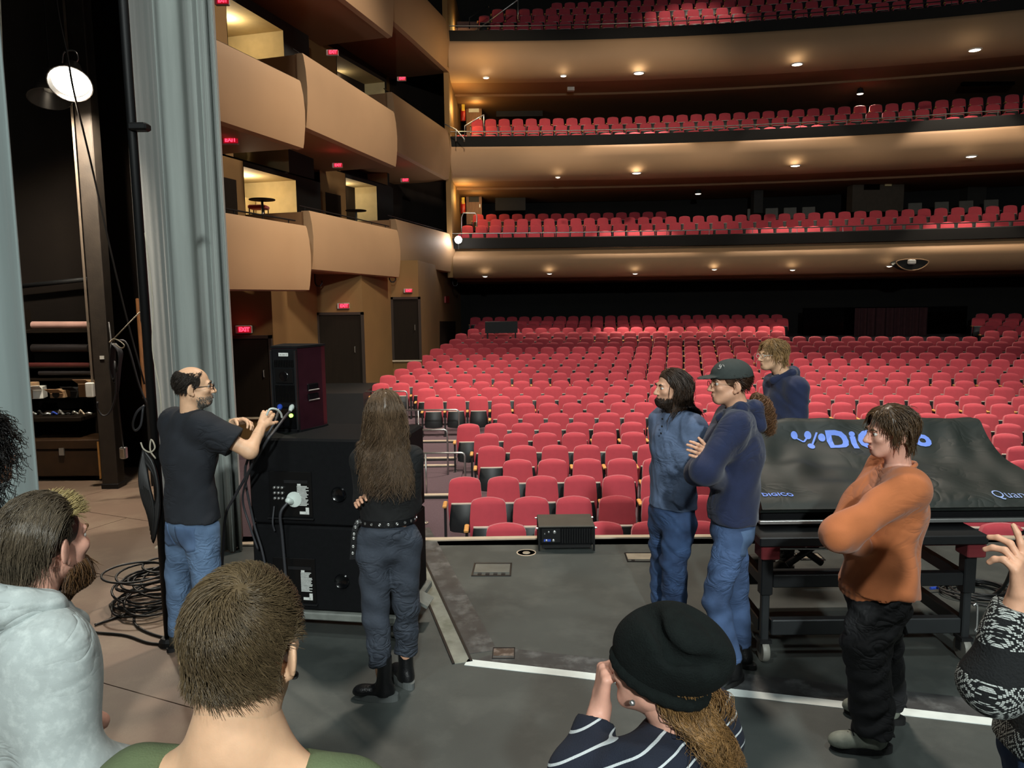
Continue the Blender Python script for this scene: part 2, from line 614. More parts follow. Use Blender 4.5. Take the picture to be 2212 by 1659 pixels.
# keep the rake monotone
for k in range(1, 24):
    ROW_Z[k] = max(ROW_Z[k], ROW_Z[k - 1])
prof = [(EDGE_D - 1.0, ROW_Z[0])]
for k in range(24):
    zb = ROW_Z[k]
    prof.append((ROW_D[k] - .56, zb))
    prof.append((ROW_D[k] + .44, zb))
prof.append((37, ROW_Z[-1]))
P = []
for x in np.linspace(-9, 30, 27):
    P.append([(x, d - bow(x), z) for d, z in prof])
struct(MB().grid(P).build('floor_house', M['carpet']))

# stair treads of the side aisle with pale nosings
XA0, XA1 = -2.6, -0.72
for k, (py, dz) in enumerate([(1071, .03), (1007, .05), (991, .09), (954, .12), (925, .15)]):
    z = ROW_Z[3] + dz + .02
    p = onz(930, py, z)
    d0 = float(p[1])
    xr = float(onz(985, py, z)[0])
    st = struct(MB().slab([(XA0, d0), (xr, d0), (xr, d0 + 3.2), (XA0, d0 + 3.2)], z - .25, z).build('floor_aisle_step', M['carpet']))
    MB().box(((XA0 + xr) / 2, d0 + .035, z + .008), (xr - XA0, .09, .02)).build('nosing', M['tan_edge'], st)
    MB().box(((XA0 + xr) / 2, d0 - .006, z - .06), (xr - XA0, .012, .1)).build('riser', M['black'], st)

# -- side wall of the auditorium at stalls level: saw-tooth with doors facing the stage
WPL = [(-8.5, 17.0), (-5.33, 17.0), (-5.2, 20.5), (-3.99, 20.5), (-3.6, 23.0), (-2.78, 23.0), (-2.25, 34.2)]
w = MB()
for (x0, y0), (x1, y1) in zip(WPL[:-1], WPL[1:]):
    w.quad((x0, y0, -1.3), (x1, y1, -1.3), (x1, y1, 3.3), (x0, y0, 3.3))
struct(w.build('wall_left', M['tan_wall']))
def house_door(px0, px1, y0, y1, D, n, panic=True):
    a, c = at(px0, y1, D - .03), at(px1, y0, D - .03)
    xa, xb, za, zb = float(a[0]), float(c[0]), float(a[2]), float(c[2])
    r = struct(empty('door_%d' % n, ((xa + xb) / 2, D - .03, za)))
    fr = MB()
    t = .07
    fr.box((0, 0, (zb - za) - t / 2), (xb - xa, .1, t))
    fr.box((-(xb - xa) / 2 + t / 2, 0, (zb - za) / 2), (t, .1, zb - za))
    fr.box(((xb - xa) / 2 - t / 2, 0, (zb - za) / 2), (t, .1, zb - za))
    fr.build('door_frame', M['dark_brown_wall'], r)
    MB().box((0, .01, (zb - za) / 2), (xb - xa - 2 * t, .05, zb - za - t)).build('door_leaf', M['door_brown'], r)
    MB().box((0, -.03, .02), (xb - xa, .06, .04)).build('sill', M['tan_edge'], r)
    h = MB()
    h.tube([((xb - xa) * .3, -.03, .95), ((xb - xa) * .3, -.07, .95), ((xb - xa) * .3, -.07, 1.1), ((xb - xa) * .3, -.03, 1.1)], .012, 6)
    h.build('door_handle', M['steel'], r)
    return r
house_door(500, 587, 724, 905, 17.0, 1)
house_door(690, 785, 674, 837, 20.5, 2)
house_door(848, 908, 641, 781, 23.0, 3)
# hatch low on the side wall
def wall_frame(p0, p1):
    d = unit(np.array([p1[0] - p0[0], p1[1] - p0[1], 0]))
    n = np.array([d[1], -d[0], 0])
    return d, n
d_, n_ = wall_frame(WPL[-2], WPL[-1])
def wall_panel(name, px0, px1, y0, y1, p0, n, m, off=.02, parent=None):
    pts = [onplane(px, py, np.array(p0) + n * off, n) for px, py in ((px0, y1), (px1, y1), (px1, y0), (px0, y0))]
    back = [p - n * (off + .02) for p in pts]
    mb = MB().add(pts + back, [(0, 1, 2, 3), (7, 6, 5, 4), (0, 4, 5, 1), (1, 5, 6, 2), (2, 6, 7, 3), (3, 7, 4, 0)])
    return mb.build(name, m, parent)
hw = struct(wall_panel('door_4', 951, 984, 694, 757, (WPL[-2][0], WPL[-2][1], 0), n_, M['door_brown']))
al = wall_panel('fire_alarm', 963, 971, 640, 654, (WPL[-2][0], WPL[-2][1], 0), n_, M['ext_red'], .05)
tag(al, 'small red fire alarm box on the ochre side wall', 'fire alarm')

# -- rear wall of the auditorium
P = []
for x in np.linspace(-3, 30, 18):
    P.append([(x, 34.2 - bow(x), -1), (x, 34.2 - bow(x), 19)])
struct(MB().grid(P).build('wall_back', M['black_soft']))

# -- balconies
LV = [dict(top=537, bot=600, rows=[(28.9, 500), (29.8, 485), (30.7, 472), (31.6, 461)]),
      dict(top=317, bot=386, rows=[(28.9, 289), (29.8, 270), (30.7, 255)]),
      dict(top=89, bot=168, rows=[(28.9, 63), (29.8, 46), (30.7, 31), (31.6, 17), (32.5, 5)])]
BD = 28.2
BAL = []
for li, lv in enumerate(LV):
    T = float(at(1010, lv['top'], BD)[2])
    B = float(at(1010, lv['bot'], BD)[2])
    h = T - B
    xs = np.linspace(-2.12, 24, 60)
    pr = [(.12, T), (.0, T - .01), (-.04, T - .10 * h), (-.10, T - .3 * h), (-.10, T - .5 * h), (-.02, T - .7 * h), (.16, T - .87 * h), (.4, T - .97 * h), (.7, B)]
    if li == 0:
        pr = [(.3, T), (.24, T - .01), (.02, T - .24 * h), (-.04, T - .30 * h), (-.06, T - .42 * h), (-.02, T - .6 * h), (.1, T - .78 * h), (.35, T - .94 * h), (.7, B)]
    P = [[(x, BD + o - bow(x), z) for o, z in pr] for x in xs]
    struct(MB().grid(P).build('balcony_wall', M['fascia'], smooth=True))
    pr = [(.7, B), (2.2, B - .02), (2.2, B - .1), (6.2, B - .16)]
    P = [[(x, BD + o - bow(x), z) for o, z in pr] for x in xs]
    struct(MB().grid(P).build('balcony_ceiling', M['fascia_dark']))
    # black parapet band
    pr = [(.1, T), (.02, T), (.02, T + .36), (.2, T + .40), (.24, T + .36), (.24, T)]
    P = [[(x, BD + o - bow(x), z) for o, z in pr] for x in xs]
    pb = struct(MB().grid(P).build('balcony_parapet_trim', M['black_soft']))
    rl = MB()
    rl.tube([(x, BD + .14 - bow(x), T + .55) for x in xs], .018, 6)
    rl.build('hand_rail', M['rail_dark'], pb)
    for x in np.arange(-1.8, 23, 1.5):
        MB().tube([(x, BD + .14 - bow(x), T + .38), (x, BD + .14 - bow(x), T + .55)], .012, 5).build('rail_post', M['rail_dark'], pb)
    # stepped deck
    rz = []
    for d, py in lv['rows']:
        rz.append(float(at(1200, py, d)[2]) - .88)
    pr = [(BD + .2, rz[0])]
    for (d, _), z in zip(lv['rows'], rz):
        pr += [(d - .45, z), (d + .45, z)]
    pr += [(34.2, rz[-1])]
    P = [[(x, d - bow(x), z) for d, z in pr] for x in xs]
    struct(MB().grid(P).build('balcony_floor', M['carpet']))
    BAL.append(dict(T=T, B=B, rows=[(d, z) for (d, _), z in zip(lv['rows'], rz)]))

# -- boxes along the side wall: three bays on three levels
BAY = [(np.array([-5.72, 11.45]), np.array([-4.34, 16.4])),
       (np.array([-4.68, 18.0]), np.array([-3.29, 22.4])),
       (np.array([-3.54, 23.8]), np.array([-2.12, 28.3]))]
# underside and top of each front, at its near and far end
BOXE = [[((2.38, 3.73), (2.38, 3.73)), ((2.88, 4.23), (2.79, 4.14)), ((3.25, 4.6), (3.1, 4.47))],
        [((5.29, 6.66), (5.33, 6.70)), ((6.1, 7.74), (5.93, 7.46)), ((6.67, 8.37), (6.39, 8.09))],
        [((9.1, 10.6), (9.2, 10.7)), ((9.65, 11.3), (9.5, 11.2)), ((10.5, 12.2), (10.17, 11.9))]]
BOXZ = [[(min(e[0][0], e[1][0]), max(e[0][1], e[1][1])) for e in lv] for lv in BOXE]
NXT = [[5.3, 5.95, 6.45], [9.1, 9.55, 10.2], [13.2, 13.6, 14.4]]
DEPTH = 2.3
for li in range(3):
    for bi in range(3):
        a, c = BAY[bi]
        (zb0, zt0), (zb1, zt1) = BOXE[li][bi]
        d = unit(np.append(c - a, 0))
        n = np.array([-d[1], d[0], 0])          # towards the wall
        A, C_ = np.append(a, 0), np.append(c, 0)
        # outward offset of the slightly barrelled profile
        PRF = [(.10, 1.0), (.0, 1.0), (-.025, .96), (-.07, .78), (-.095, .55), (-.085, .32), (-.045, .08), (-.02, .0), (.12, -.02)]
        prf = lambda E, zb, zt: [E + n * o + np.array([0, 0, zb + (zt - zb) * v]) for o, v in PRF]
        P = []
        for s_ in np.linspace(0, 1, 6):
            P.append(prf(A + (C_ - A) * s_, zb0 + (zb1 - zb0) * s_, zt0 + (zt1 - zt0) * s_))
        f = MB().grid(P)
        for E, zb, zt in ((A, zb0, zt0), (C_, zb1, zt1)):
            poly3 = prf(E, zb, zt) + [E + n * .2 + np.array([0, 0, zb]), E + n * .2 + np.array([0, 0, zt])]
            f.add(poly3, [tuple(range(len(poly3)))])
        f.quad(A + n * .1 + np.array([0, 0, zt0]), C_ + n * .1 + np.array([0, 0, zt1]), C_ + n * .1 + np.array([0, 0, zt1 - .7]), A + n * .1 + np.array([0, 0, zt0 - .7]))
        bw = struct(f.build('box_wall', M['fascia'], smooth=25))
        # return panel facing the stage
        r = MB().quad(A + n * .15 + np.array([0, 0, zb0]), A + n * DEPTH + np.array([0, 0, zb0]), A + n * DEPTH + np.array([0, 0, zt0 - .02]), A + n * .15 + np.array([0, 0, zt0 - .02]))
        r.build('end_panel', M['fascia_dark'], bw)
        # floor slab / soffit
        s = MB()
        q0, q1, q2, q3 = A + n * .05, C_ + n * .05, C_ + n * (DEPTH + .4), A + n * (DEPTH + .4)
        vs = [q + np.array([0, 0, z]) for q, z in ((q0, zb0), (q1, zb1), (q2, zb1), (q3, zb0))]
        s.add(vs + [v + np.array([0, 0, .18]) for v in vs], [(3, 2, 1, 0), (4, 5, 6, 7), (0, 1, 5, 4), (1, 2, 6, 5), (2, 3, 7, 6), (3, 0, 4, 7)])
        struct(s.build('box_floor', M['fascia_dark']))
        # guard rail inside the parapet
        g = MB().tube([A + n * .25 + np.array([0, 0, zt0 + .12]), C_ + n * .25 + np.array([0, 0, zt1 + .12])], .016, 6)
        g.build('guard_rail', M['seat_metal'], bw)
        for s_ in np.linspace(.05, .95, 6):
            p = A + (C_ - A) * s_ + n * .25 + np.array([0, 0, zt0 + (zt1 - zt0) * s_])
            MB().tube([p - np.array([0, 0, .1]), p + np.array([0, 0, .12])], .012, 5).build('rail_post', M['seat_metal'], bw)


def bay_plane(bi):
    a, c = BAY[bi]
    d = unit(np.append(c - a, 0))
    n = np.array([-d[1], d[0], 0])
    return np.append(a, 0) + n * DEPTH, d, n


# back walls of the boxes, split round the lit lobbies; x spans are read along each wall
SPANS = [  # level, bay, features: (kind, px0, px1)
    [[('door', 480, 519), ('tan', 519, 535), ('lobby', 536, 646), ('void', 646, 698)],
     [('tan', 698, 708), ('door', 708, 741), ('tan', 741, 752), ('lobby', 753, 818), ('void', 818, 853)],
     [('tan', 853, 860), ('door', 860, 876), ('void', 876, 955), ('lit', 955, 985)]],
    [[('door', 470, 499), ('tan', 499, 516), ('lobby', 517, 633), ('void', 633, 686)],
     [('tan', 686, 696), ('door', 696, 731), ('tan', 731, 742), ('lobby', 743, 842), ('void', 842, 846)],
     [('tan', 846, 853), ('door', 853, 873), ('tan', 873, 884), ('void', 884, 957), ('lit', 957, 985)]],
]
def xs_on(bi, px):
    """distance along the back wall of a bay where the vertical plane through this column meets it"""
    p0, d, n = bay_plane(bi)
    r = ray(px, 560)
    r2 = np.array([r[0], r[1], 0])
    # CAM + t r2 = p0 + s d (plan)
    Amat = np.array([[r2[0], -d[0]], [r2[1], -d[1]]])
    t, s = np.linalg.solve(Amat, (p0 - CAM)[:2])
    return s
LOBBY = []
for li in range(2):
    for bi in range(3):
        p0, d, n = bay_plane(bi)
        zf, zc = BOXZ[li][bi][0] + .15, NXT[li][bi] + .1
        feats = SPANS[li][bi]
        w = MB()
        for kind, a0, a1 in feats:
            s0, s1 = xs_on(bi, a0), xs_on(bi, a1)
            q0, q1 = p0 + d * s0, p0 + d * s1
            Z = lambda p, z: np.array([p[0], p[1], z])
            if kind in ('tan', 'lit'):
                w.quad(Z(q0, zf), Z(q1, zf), Z(q1, zc), Z(q0, zc), 0)
            elif kind == 'void':
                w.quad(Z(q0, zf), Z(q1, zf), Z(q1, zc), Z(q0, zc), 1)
            elif kind == 'door':
                zt = min(zf + 2.4, zc - .1)
                w.quad(Z(q0, zt), Z(q1, zt), Z(q1, zc), Z(q0, zc), 0)
                dm = MB().quad(Z(q0, zf), Z(q1, zf), Z(q1, zt), Z(q0, zt))
                e1 = [p + n * .08 for p in (Z(q0, zf), Z(q1, zf), Z(q1, zt), Z(q0, zt))]
                dm.add([Z(q0, zf) + n * .05, Z(q1, zf) + n * .05, Z(q1, zt) + n * .05, Z(q0, zt) + n * .05], [(0, 1, 2, 3)])
                dd = struct(dm.build('door_%d' % (5 + li * 3 + bi), M['door_brown']))
                MB().tube([Z(q1, zf + 1.0) - d * .15 - n * .06, Z(q1, zf + 1.15) - d * .15 - n * .06], .015, 6).build('door_handle', M['steel'], dd)
            elif kind == 'lobby':
                zt = min(zf + (3.0, 3.5)[li], zc - .12)
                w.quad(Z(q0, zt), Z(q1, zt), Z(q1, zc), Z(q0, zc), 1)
                dep = 2.0
                i0, i1 = q0 + n * dep, q1 + n * dep
                w.quad(Z(q0, zf), Z(i0, zf), Z(i0, zt), Z(q0, zt), 1)
                w.quad(Z(q1, zf), Z(i1, zf), Z(i1, zt), Z(q1, zt), 2)
                w.quad(Z(i0, zf), Z(i1, zf), Z(i1, zt), Z(i0, zt), 2)
                w.quad(Z(q0, zt), Z(q1, zt), Z(i1, zt), Z(i0, zt), 2)
                w.quad(Z(q0, zf), Z(q1, zf), Z(i1, zf), Z(i0, zf), 1)
                # pale privacy panel inside the lobby
                m0 = q0 + (q1 - q0) * .25 + n * 1.2
                m1 = q0 + (q1 - q0) * .95 + n * 1.2
                pan = MB().box((m0 + m1) / 2 + np.array([0, 0, zf + 1.15]), (np.linalg.norm(m1 - m0), .05, 2.3), rot=rotz(math.atan2(d[1], d[0])))
                pn = tag(pan.build('lobby_screen', M['lobby_cream']), 'pale %s screen inside the %s lit lobby of the %s boxes' % (('tall', 'wide')[bi % 2], ('first', 'second')[bi], ('lower', 'upper')[li]), 'screen')
                LOBBY.append((li, bi, (q0 + q1) / 2 + n * .8 + np.array([0, 0, zt - .2]), (q0 + q1) / 2 + np.array([0, 0, zf]), d, n))
        struct(w.build('wall_box_rear', [M['tan_wall'], M['black_soft'], M['lobby_cream']]))
pw = {(0, 0): 45, (0, 1): 28, (1, 0): 36, (1, 1): 5}
for li, bi, p, q, d, n in LOBBY:
    lamp('lobby_light', 'POINT', tuple(p), pw[(li, bi)], (1.0, .82, .55), size=.12)
# end wall beyond the last bay, and the upper side wall
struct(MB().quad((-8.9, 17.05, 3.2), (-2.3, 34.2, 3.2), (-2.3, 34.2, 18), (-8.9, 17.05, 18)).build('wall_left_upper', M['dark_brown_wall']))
for li in range(3):
    z0 = [2.9, 6.5, 10.3][li]
    struct(MB().slab([(-2.3, 28.0), (-2.12, 28.0), (-2.0, 34.2), (-2.2, 34.2)], z0, z0 + 3.6).build('wall_balcony_end', M['tan_wall']))

# -- wing: downstage wall of the wing, house side masked by the drape
struct(MB().box((-9.75, 10.2, 6), (11.0, .3, 14)).build('wall_wing', M['wing_wall']))
struct(MB().box((-13.2, 2, 6), (.3, 17, 14)).build('wall_wing_side', M['black_soft']))
struct(MB().box((-4.25, 9.5, 6), (.12, 1.3, 14)).build('wall_proscenium', M['black_soft']))
struct(MB().box((0, -13.8, 6), (30, .3, 14)).build('wall_upstage', M['black_soft']))


# ================================================================== theatre seats
def seat_parts():
    """one tip-up seat facing -y, floor at z=0, origin under the middle of the back; returns list of (name, MB, mats, smooth)"""
    W, z0, z1, tilt = .445, .30, .89, .17
    def back_pt(u, v, front):
        # u -1..1 across, v 0..1 up; rounded top corners
        w = W / 2 * (.93 + .07 * math.sin(math.pi * min(1, v * 1.1)))
        r = .13
        if v > 1 - r:
            t = (v - (1 - r)) / r
            w -= .075 * (1 - math.sqrt(max(0, 1 - t * t)))
        z = z0 + (z1 - z0) * v
        if v > .99:
            z -= .0
        z -= .018 * abs(u) ** 2 * max(0, v - .5) * 2
        bul = (1 - abs(u) ** 2.5) * (1 - abs(2 * v - 1) ** 4)
        y = tilt * (z - z0) + (-.045 - .03 * bul if front else .02)
        if v > .94:
            y += .02 * (v - .94) / .06 * (1 if front else -.3)
        return (u * w, y, z)
    us = [-1, -.86, -.5, 0, .5, .86, 1]
    vs = [0, .3, .6, .87, .935, .975, 1]
    b = MB()
    b.grid([[back_pt(u, v, True) for v in vs] for u in us], 0)
    b.grid([[back_pt(u, v, False) for v in vs] for u in us[::-1]], 1)
    nb = len(us) * len(vs)
    rim = [(0, j) for j in range(7)] + [(i, 6) for i in range(1, 7)] + [(6, j) for j in range(5, -1, -1)]
    fi = [i * 7 + j for i, j in rim]
    bi = [nb + (6 - i) * 7 + j for i, j in rim]
    b.f += [(fi[k], bi[k], bi[k + 1], fi[k + 1]) for k in range(len(rim) - 1)]
    b.m += [0] * (len(rim) - 1)
    # folded seat pan standing up in front of the back
    p = MB()
    hw, pz0, pz1 = .205, .19, .56
    def pan(u, v, front):
        w = hw * (.86 + .14 * math.sin(math.pi * min(1, .25 + v * .8)))
        z = pz0 + (pz1 - pz0) * v + (.03 * abs(u) ** 3 if v < .3 else 0)
        bl = (1 - abs(u) ** 4) * math.sin(math.pi * (.12 + .76 * v))
        y = -.06 - .05 * (1 - v) - (.055 * bl + .02 if front else -.02)
        return (u * w, y, z)
    us2, vs2 = [-1, -.8, 0, .8, 1], [0, .3, .65, 1]
    p.grid([[pan(u, v, True) for v in vs2] for u in us2], 0)
    p.grid([[pan(u, v, False) for v in vs2] for u in us2[::-1]], 1)
    lip = MB()
    lip.grid([[pan(u, 1, True), tuple(np.array(pan(u, 1, True)) + np.array([0, 0, .012])), tuple(np.array(pan(u, 1, False)) + np.array([0, 0, .012])), pan(u, 1, False)] for u in us2], 0)
    lip.grid([[pan(us2[0], v, False), pan(us2[0], v, True)] for v in vs2], 1)
    lip.grid([[pan(us2[-1], v, True), pan(us2[-1], v, False)] for v in vs2], 1)
    # arm pad and standard on the left end of the unit
    a = MB().box((-.255, -.13, .575), (.055, .25, .035), bevel=.012)
    s = MB()
    s.box((-.255, -.09, .30), (.03, .13, .53))
    s.box((-.255, -.11, .02), (.06, .30, .04))
    return [('backrest', b, [M['red'], M['seat_black']], 50), ('seat_pan', p, [M['seat_black'], M['red']], True),
            ('pan_lip', lip, [M['pan_edge'], M['seat_black']], False), ('armrest', a, M['arm_wood'], False), ('standard', s, M['seat_metal'], False)]


SEAT = seat_parts()
SEAT_ME = [(n, mb.mesh('seat_' + n, m, sm)) for n, mb, m, sm in SEAT]
SEAT_MATS = [M['red'], M['seat_black'], M['pan_edge'], M['arm_wood'], M['seat_metal']]
_map = {'backrest': [0, 1], 'seat_pan': [1, 0], 'pan_lip': [2, 1], 'armrest': [3], 'standard': [4]}
_sv, _sf, _smi = [], [], []
for n, mb, m, sm in SEAT:
    b0 = len(_sv)
    _sv += mb.v
    _sf += [tuple(i + b0 for i in f) for f in mb.f]
    _smi += [_map[n][k] for k in mb.m]
_SV = np.array(_sv)
ORD = ['zeroth', 'first', 'second', 'third', 'fourth', 'fifth', 'sixth', 'seventh', 'eighth', 'ninth', 'tenth', 'eleventh', 'twelfth', 'thirteenth',
       'fourteenth', 'fifteenth', 'sixteenth', 'seventeenth', 'eighteenth', 'nineteenth', 'twentieth', 'twenty-first', 'twenty-second', 'twenty-third',
       'twenty-fourth', 'twenty-fifth', 'twenty-sixth', 'twenty-seventh', 'twenty-eighth', 'twenty-ninth', 'thirtieth', 'thirty-first', 'thirty-second', 'thirty-third', 'thirty-fourth', 'thirty-fifth', 'thirty-sixth', 'thirty-seventh', 'thirty-eighth', 'thirty-ninth', 'fortieth', 'forty-first', 'forty-second', 'forty-third', 'forty-fourth', 'forty-fifth']
PITCH_X = .512
spots = []
for k in range(24):
    D = ROW_D[k]
    x = (ROW_L[k] - CX) / F_PX * D + .21
    xr = (2290 - CX) / F_PX * D
    i = 0
    while x < xr:
        y = D - bow(x)
        ok = True
        if k >= 19:
            px = proj((x, y, ROW_Z[k] + .8))[0]
            ok = px < 1700 or px > 2112
        if ok:
            i += 1
            spots.append((k, i, x, y, ROW_Z[k]))
        x += PITCH_X
def hidden_seat(x, y, z):
    a = [proj((x + dx, y, z + h)) for dx in (-.2, .2) for h in (.55, .88)]
    inr = lambda p, r: r[0] < p[0] < r[2] and r[1] < p[1] < r[3]
    for r in ((1655, 912, 2150, 1140), (1500, 880, 1690, 1130), (1408, 900, 1520, 1180), (640, 860, 885, 1200)):
        if all(inr(p, r) for p in a):
            return True
    return all(p[1] > 1166 or p[0] > 2230 for p in a)
single, mass = [], []
for s in spots:
    if len(single) < 300 and not hidden_seat(*s[2:]):
        single.append(s)
    else:
        mass.append(s)
for k, i, x, y, z in single:
    r = empty('theatre_seat', (x, y, z), 'red theatre seat, %s from the side aisle, %s row back from the stage' % (ORD[i], ORD[k + 1]), 'seat',
              'red seats in the stalls', rz=math.atan(-2 * (x - .5) / 105))
    for n, me in SEAT_ME:
        o = bpy.data.objects.new(n, me)
        COL.objects.link(o)
        o.parent = r
# remaining rows: rear stalls and the balconies
allx = [(x, y, z) for k, i, x, y, z in mass]
for li, bl in enumerate(BAL):
    for ri, (d, z) in enumerate(bl['rows']):
        x0 = [-1.55, -1.35, -.95, -.55, -.1][ri]
        if li == 1:
            x0 = [-1.75, -1.2, -1.25][ri]
        if li == 0:
            x0 = [-1.75, -1.65, -1.1, -1.3][ri]
        if li == 2:
            x0 = [-.8, -.5, -.9, -.4, 2.0][ri]
        x1 = 20.5
        if li == 0 and ri == 3:
            x1 = 6.2
        x = x0
        while x < x1:
            allx.append((x, d - bow(x), z))
            x += .53
V, Fc, Mi = [], [], []
nv = len(_SV)
for j, (x, y, z) in enumerate(allx):
    V.append(_SV @ rotz(math.atan(-2 * (x - .5) / 105)).T + np.array([x, y, z]))
    Fc += [tuple(i + j * nv for i in f) for f in _sf]
    Mi += _smi
me = bpy.data.meshes.new('seating_mass')
me.from_pydata(np.concatenate(V).tolist(), [], Fc)
for m in SEAT_MATS:
    me.materials.append(m)
me.polygons.foreach_set('material_index', Mi)
me.polygons.foreach_set('use_smooth', [True] * len(me.polygons))
me.set_sharp_from_angle(angle=math.radians(50))
o = bpy.data.objects.new('distant_seating', me)
COL.objects.link(o)
tag(o, 'far rows of red theatre seats in the rear stalls and on the three balconies', 'seating', kind='stuff')

# grey loose chairs in the booth behind the first balcony
BM = [M['grey_plastic'], M['black']]
for g, xs_ in (('behind the middle of the first balcony', [10.0, 10.7, 11.4, 12.1]), ('by the end of the first balcony', [15.9, 16.8, 17.6, 18.4])):
    for j, x in enumerate(xs_):
        y = 32.6 - bow(x)
        z = BAL[0]['rows'][-1][1] + .12
        r = empty('booth_chair', (x, y, z), '%s grey booth chair %s' % (ORD[j + 1], g), 'chair', 'grey booth chairs', rz=-.25)
        b = MB().box((0, .1, .68), (.5, .06, .42), rot=rotx(-.15), bevel=.03)
        b.build('backrest', M['booth_grey'], r)
        MB().box((0, -.1, .42), (.5, .42, .06), bevel=.02).build('seat', M['booth_grey'], r)
        for sx in (-1, 1):
            for sy in (-1, 1):
                MB().tube([(sx * .2, sy * .15 - .08, 0), (sx * .2, sy * .15 - .08, .4)], .012, 5).build('leg', M['seat_metal'], r)


# ================================================================== lettering
def text_mesh(s, size=1.0, bold=0.0, extrude=0.0, spacing=1.0):
    cu = bpy.data.curves.new('lettering', 'FONT')
    cu.body = s
    cu.size = size
    cu.offset = bold
    cu.extrude = extrude
    cu.space_character = spacing
    cu.align_x, cu.align_y = 'CENTER', 'CENTER'
    cu.resolution_u = 3
    o = bpy.data.objects.new('lettering', cu)
    COL.objects.link(o)
    dg = bpy.context.evaluated_depsgraph_get()
    me = bpy.data.meshes.new_from_object(o.evaluated_get(dg))
    bpy.data.objects.remove(o)
    bpy.data.curves.remove(cu)
    return me


# ================================================================== exit signs
EXIT_ME = text_mesh('EXIT', .25, .012, .004)
EXIT_ME.materials.append(M['exit_red'])
def exit_sign(px, py, D, label, s=1.0):
    s = s * .72
    p = at(px, py, D)
    r = empty('exit_sign', tuple(p), label, 'exit sign', 'red exit signs')
    MB().box((0, .05, 0), (.62 * s, .09, .3 * s), bevel=.01).build('housing', M['grey_plastic'], r)
    MB().box((.03, 0, 0), (.52 * s, .02, .24 * s)).build('face_panel', M['exit_face'], r)
    o = bpy.data.objects.new('letters', EXIT_ME)
    COL.objects.link(o)
    o.parent = r
    o.location = (.03, -.016, 0)
    o.rotation_euler = (math.pi / 2, 0, 0)
    o.scale = (.8 * s, .88 * s, 1)
    lamp('exit_glow', 'POINT', (p[0], p[1] - .25, p[2] + .05), 1.0, (1, .05, .08), size=.1)
for px, py, D, lb, s in [
        (525, 712, 16.9, 'lit red exit sign over the stalls door beside the grey drape', .8),
        (741, 661, 20.4, 'lit red exit sign over the middle stalls door', .72),
        (881, 628, 22.9, 'lit red exit sign over the farthest stalls door', .58),
        (495, 302, 15.3, 'lit red exit sign under the lower edge of the upper box nearest the drape', .75),
        (728, 357, 20.6, 'lit red exit sign under the middle upper box', .6),
        (874, 389, 26.0, 'lit red exit sign under the farthest upper box', .62),
        (717, 113, 20.6, 'lit red exit sign under the middle top box', .68),
        (867, 170, 26.0, 'lit red exit sign under the farthest top box', .66),
        (478, 2, 15.2, 'lit red exit sign cut by the top of the grey drape', .6)]:
    exit_sign(px, py, D, lb, s)

# ================================================================== downlights under the balconies
def downlight(p, label, w, r_=.13, tilt=0.0):
    r = empty('downlight', tuple(p), label, 'ceiling light', 'lights under the balconies')
    MB().lathe([(r_ * 1.25, 0), (r_ * 1.25, -.02), (r_, -.03), (r_, -.005)], n=16).build('trim_ring', M['white_plastic'], r, smooth=40)
    MB().lathe([(.001, -.05), (r_ * .6, -.042), (r_ * .95, -.025), (r_ * .95, 0)], n=16).build('lens', M['downlight'], r, smooth=True)
    if w:
        lamp('downlight_beam', 'SPOT', (p[0], p[1], p[2] - .1), w * 2.6, (1, .84, .66), (p[0], p[1] + tilt, p[2] - 3), .1, 84, .35)
NB = ['lower', 'middle', 'upper']
def place_down(li, px, py, w, lab, r_=.13):
    B = BAL[li]['B']
    p = onz(px, py, B - .03)
    dmin = BD + .2 - bow(p[0] if 0 < p[1] < 40 else 5)
    if p[1] < dmin or p[1] > 33.5:
        xx = (px - CX) / F_PX * BD
        p = at(px, py, BD - .02 - bow(xx))
    downlight(p, lab, w, r_)
for i, (px, py, w) in enumerate([(1048, 596, 25), (1187, 590, 60), (1372, 590, 190), (1543, 581, 120), (1712, 582, 170), (1921, 574, 40)]):
    place_down(0, px, py, w, '%s round downlight along the underside of the lowest balcony' % ORD[i + 1], .09)
for i, (px, py, w) in enumerate([(1205, 382, 20), (1375, 373, 180), (1718, 357, 160), (2098, 337, 160)]):
    place_down(1, px, py, w, '%s round downlight along the underside of the middle balcony' % ORD[i + 1], .15 if i else .08)
for i, (px, py, w) in enumerate([(1050, 167, 30), (1217, 163, 20), (1380, 157, 220), (1722, 138, 220), (2106, 107, 260)]):
    place_down(2, px, py, w, '%s round downlight along the underside of the top balcony' % ORD[i + 1], .1 if i < 2 else .17)
def pendant(px, py, D, label, w):
    p = at(px, py, D)
    r = empty('spot_fitting', tuple(p), label, 'spotlight', 'lamps over the balcony seats')
    MB().lathe([(.001, .22), (.09, .2), (.13, .05), (.14, 0), (.12, 0), (.10, .06)], n=14).build('housing', M['black'], r, smooth=40)
    MB().lathe([(.001, -.02), (.1, -.01), (.12, .01)], n=14).build('lens', M['downlight'], r, smooth=True)
    MB().tube([(0, 0, .2), (0, 0, 1.2)], .012, 6).build('stem', M['black'], r)
    lamp('spot_fitting_beam', 'SPOT', (p[0], p[1], p[2] - .06), w, (1, .85, .7), (p[0], p[1] - 1.5, p[2] - 3), .1, 80, .6)
pendant(1858, 203, 29.6, 'bright lamp hanging over the middle balcony seats below the dark window', 420)
pendant(1508, 419, 31.0, 'lamp hanging in the dark recess above the lowest balcony seats', 40)
pendant(1878, 374, 28.6, 'lamp beside the pale square panel above the lowest balcony', 150)
pendant(1668, 401, 31.0, 'small lamp in the dark booth left of the grey pier', 20)
pendant(2200, 386, 29.0, 'tiny lamp by the picture edge above the lowest balcony', 20)
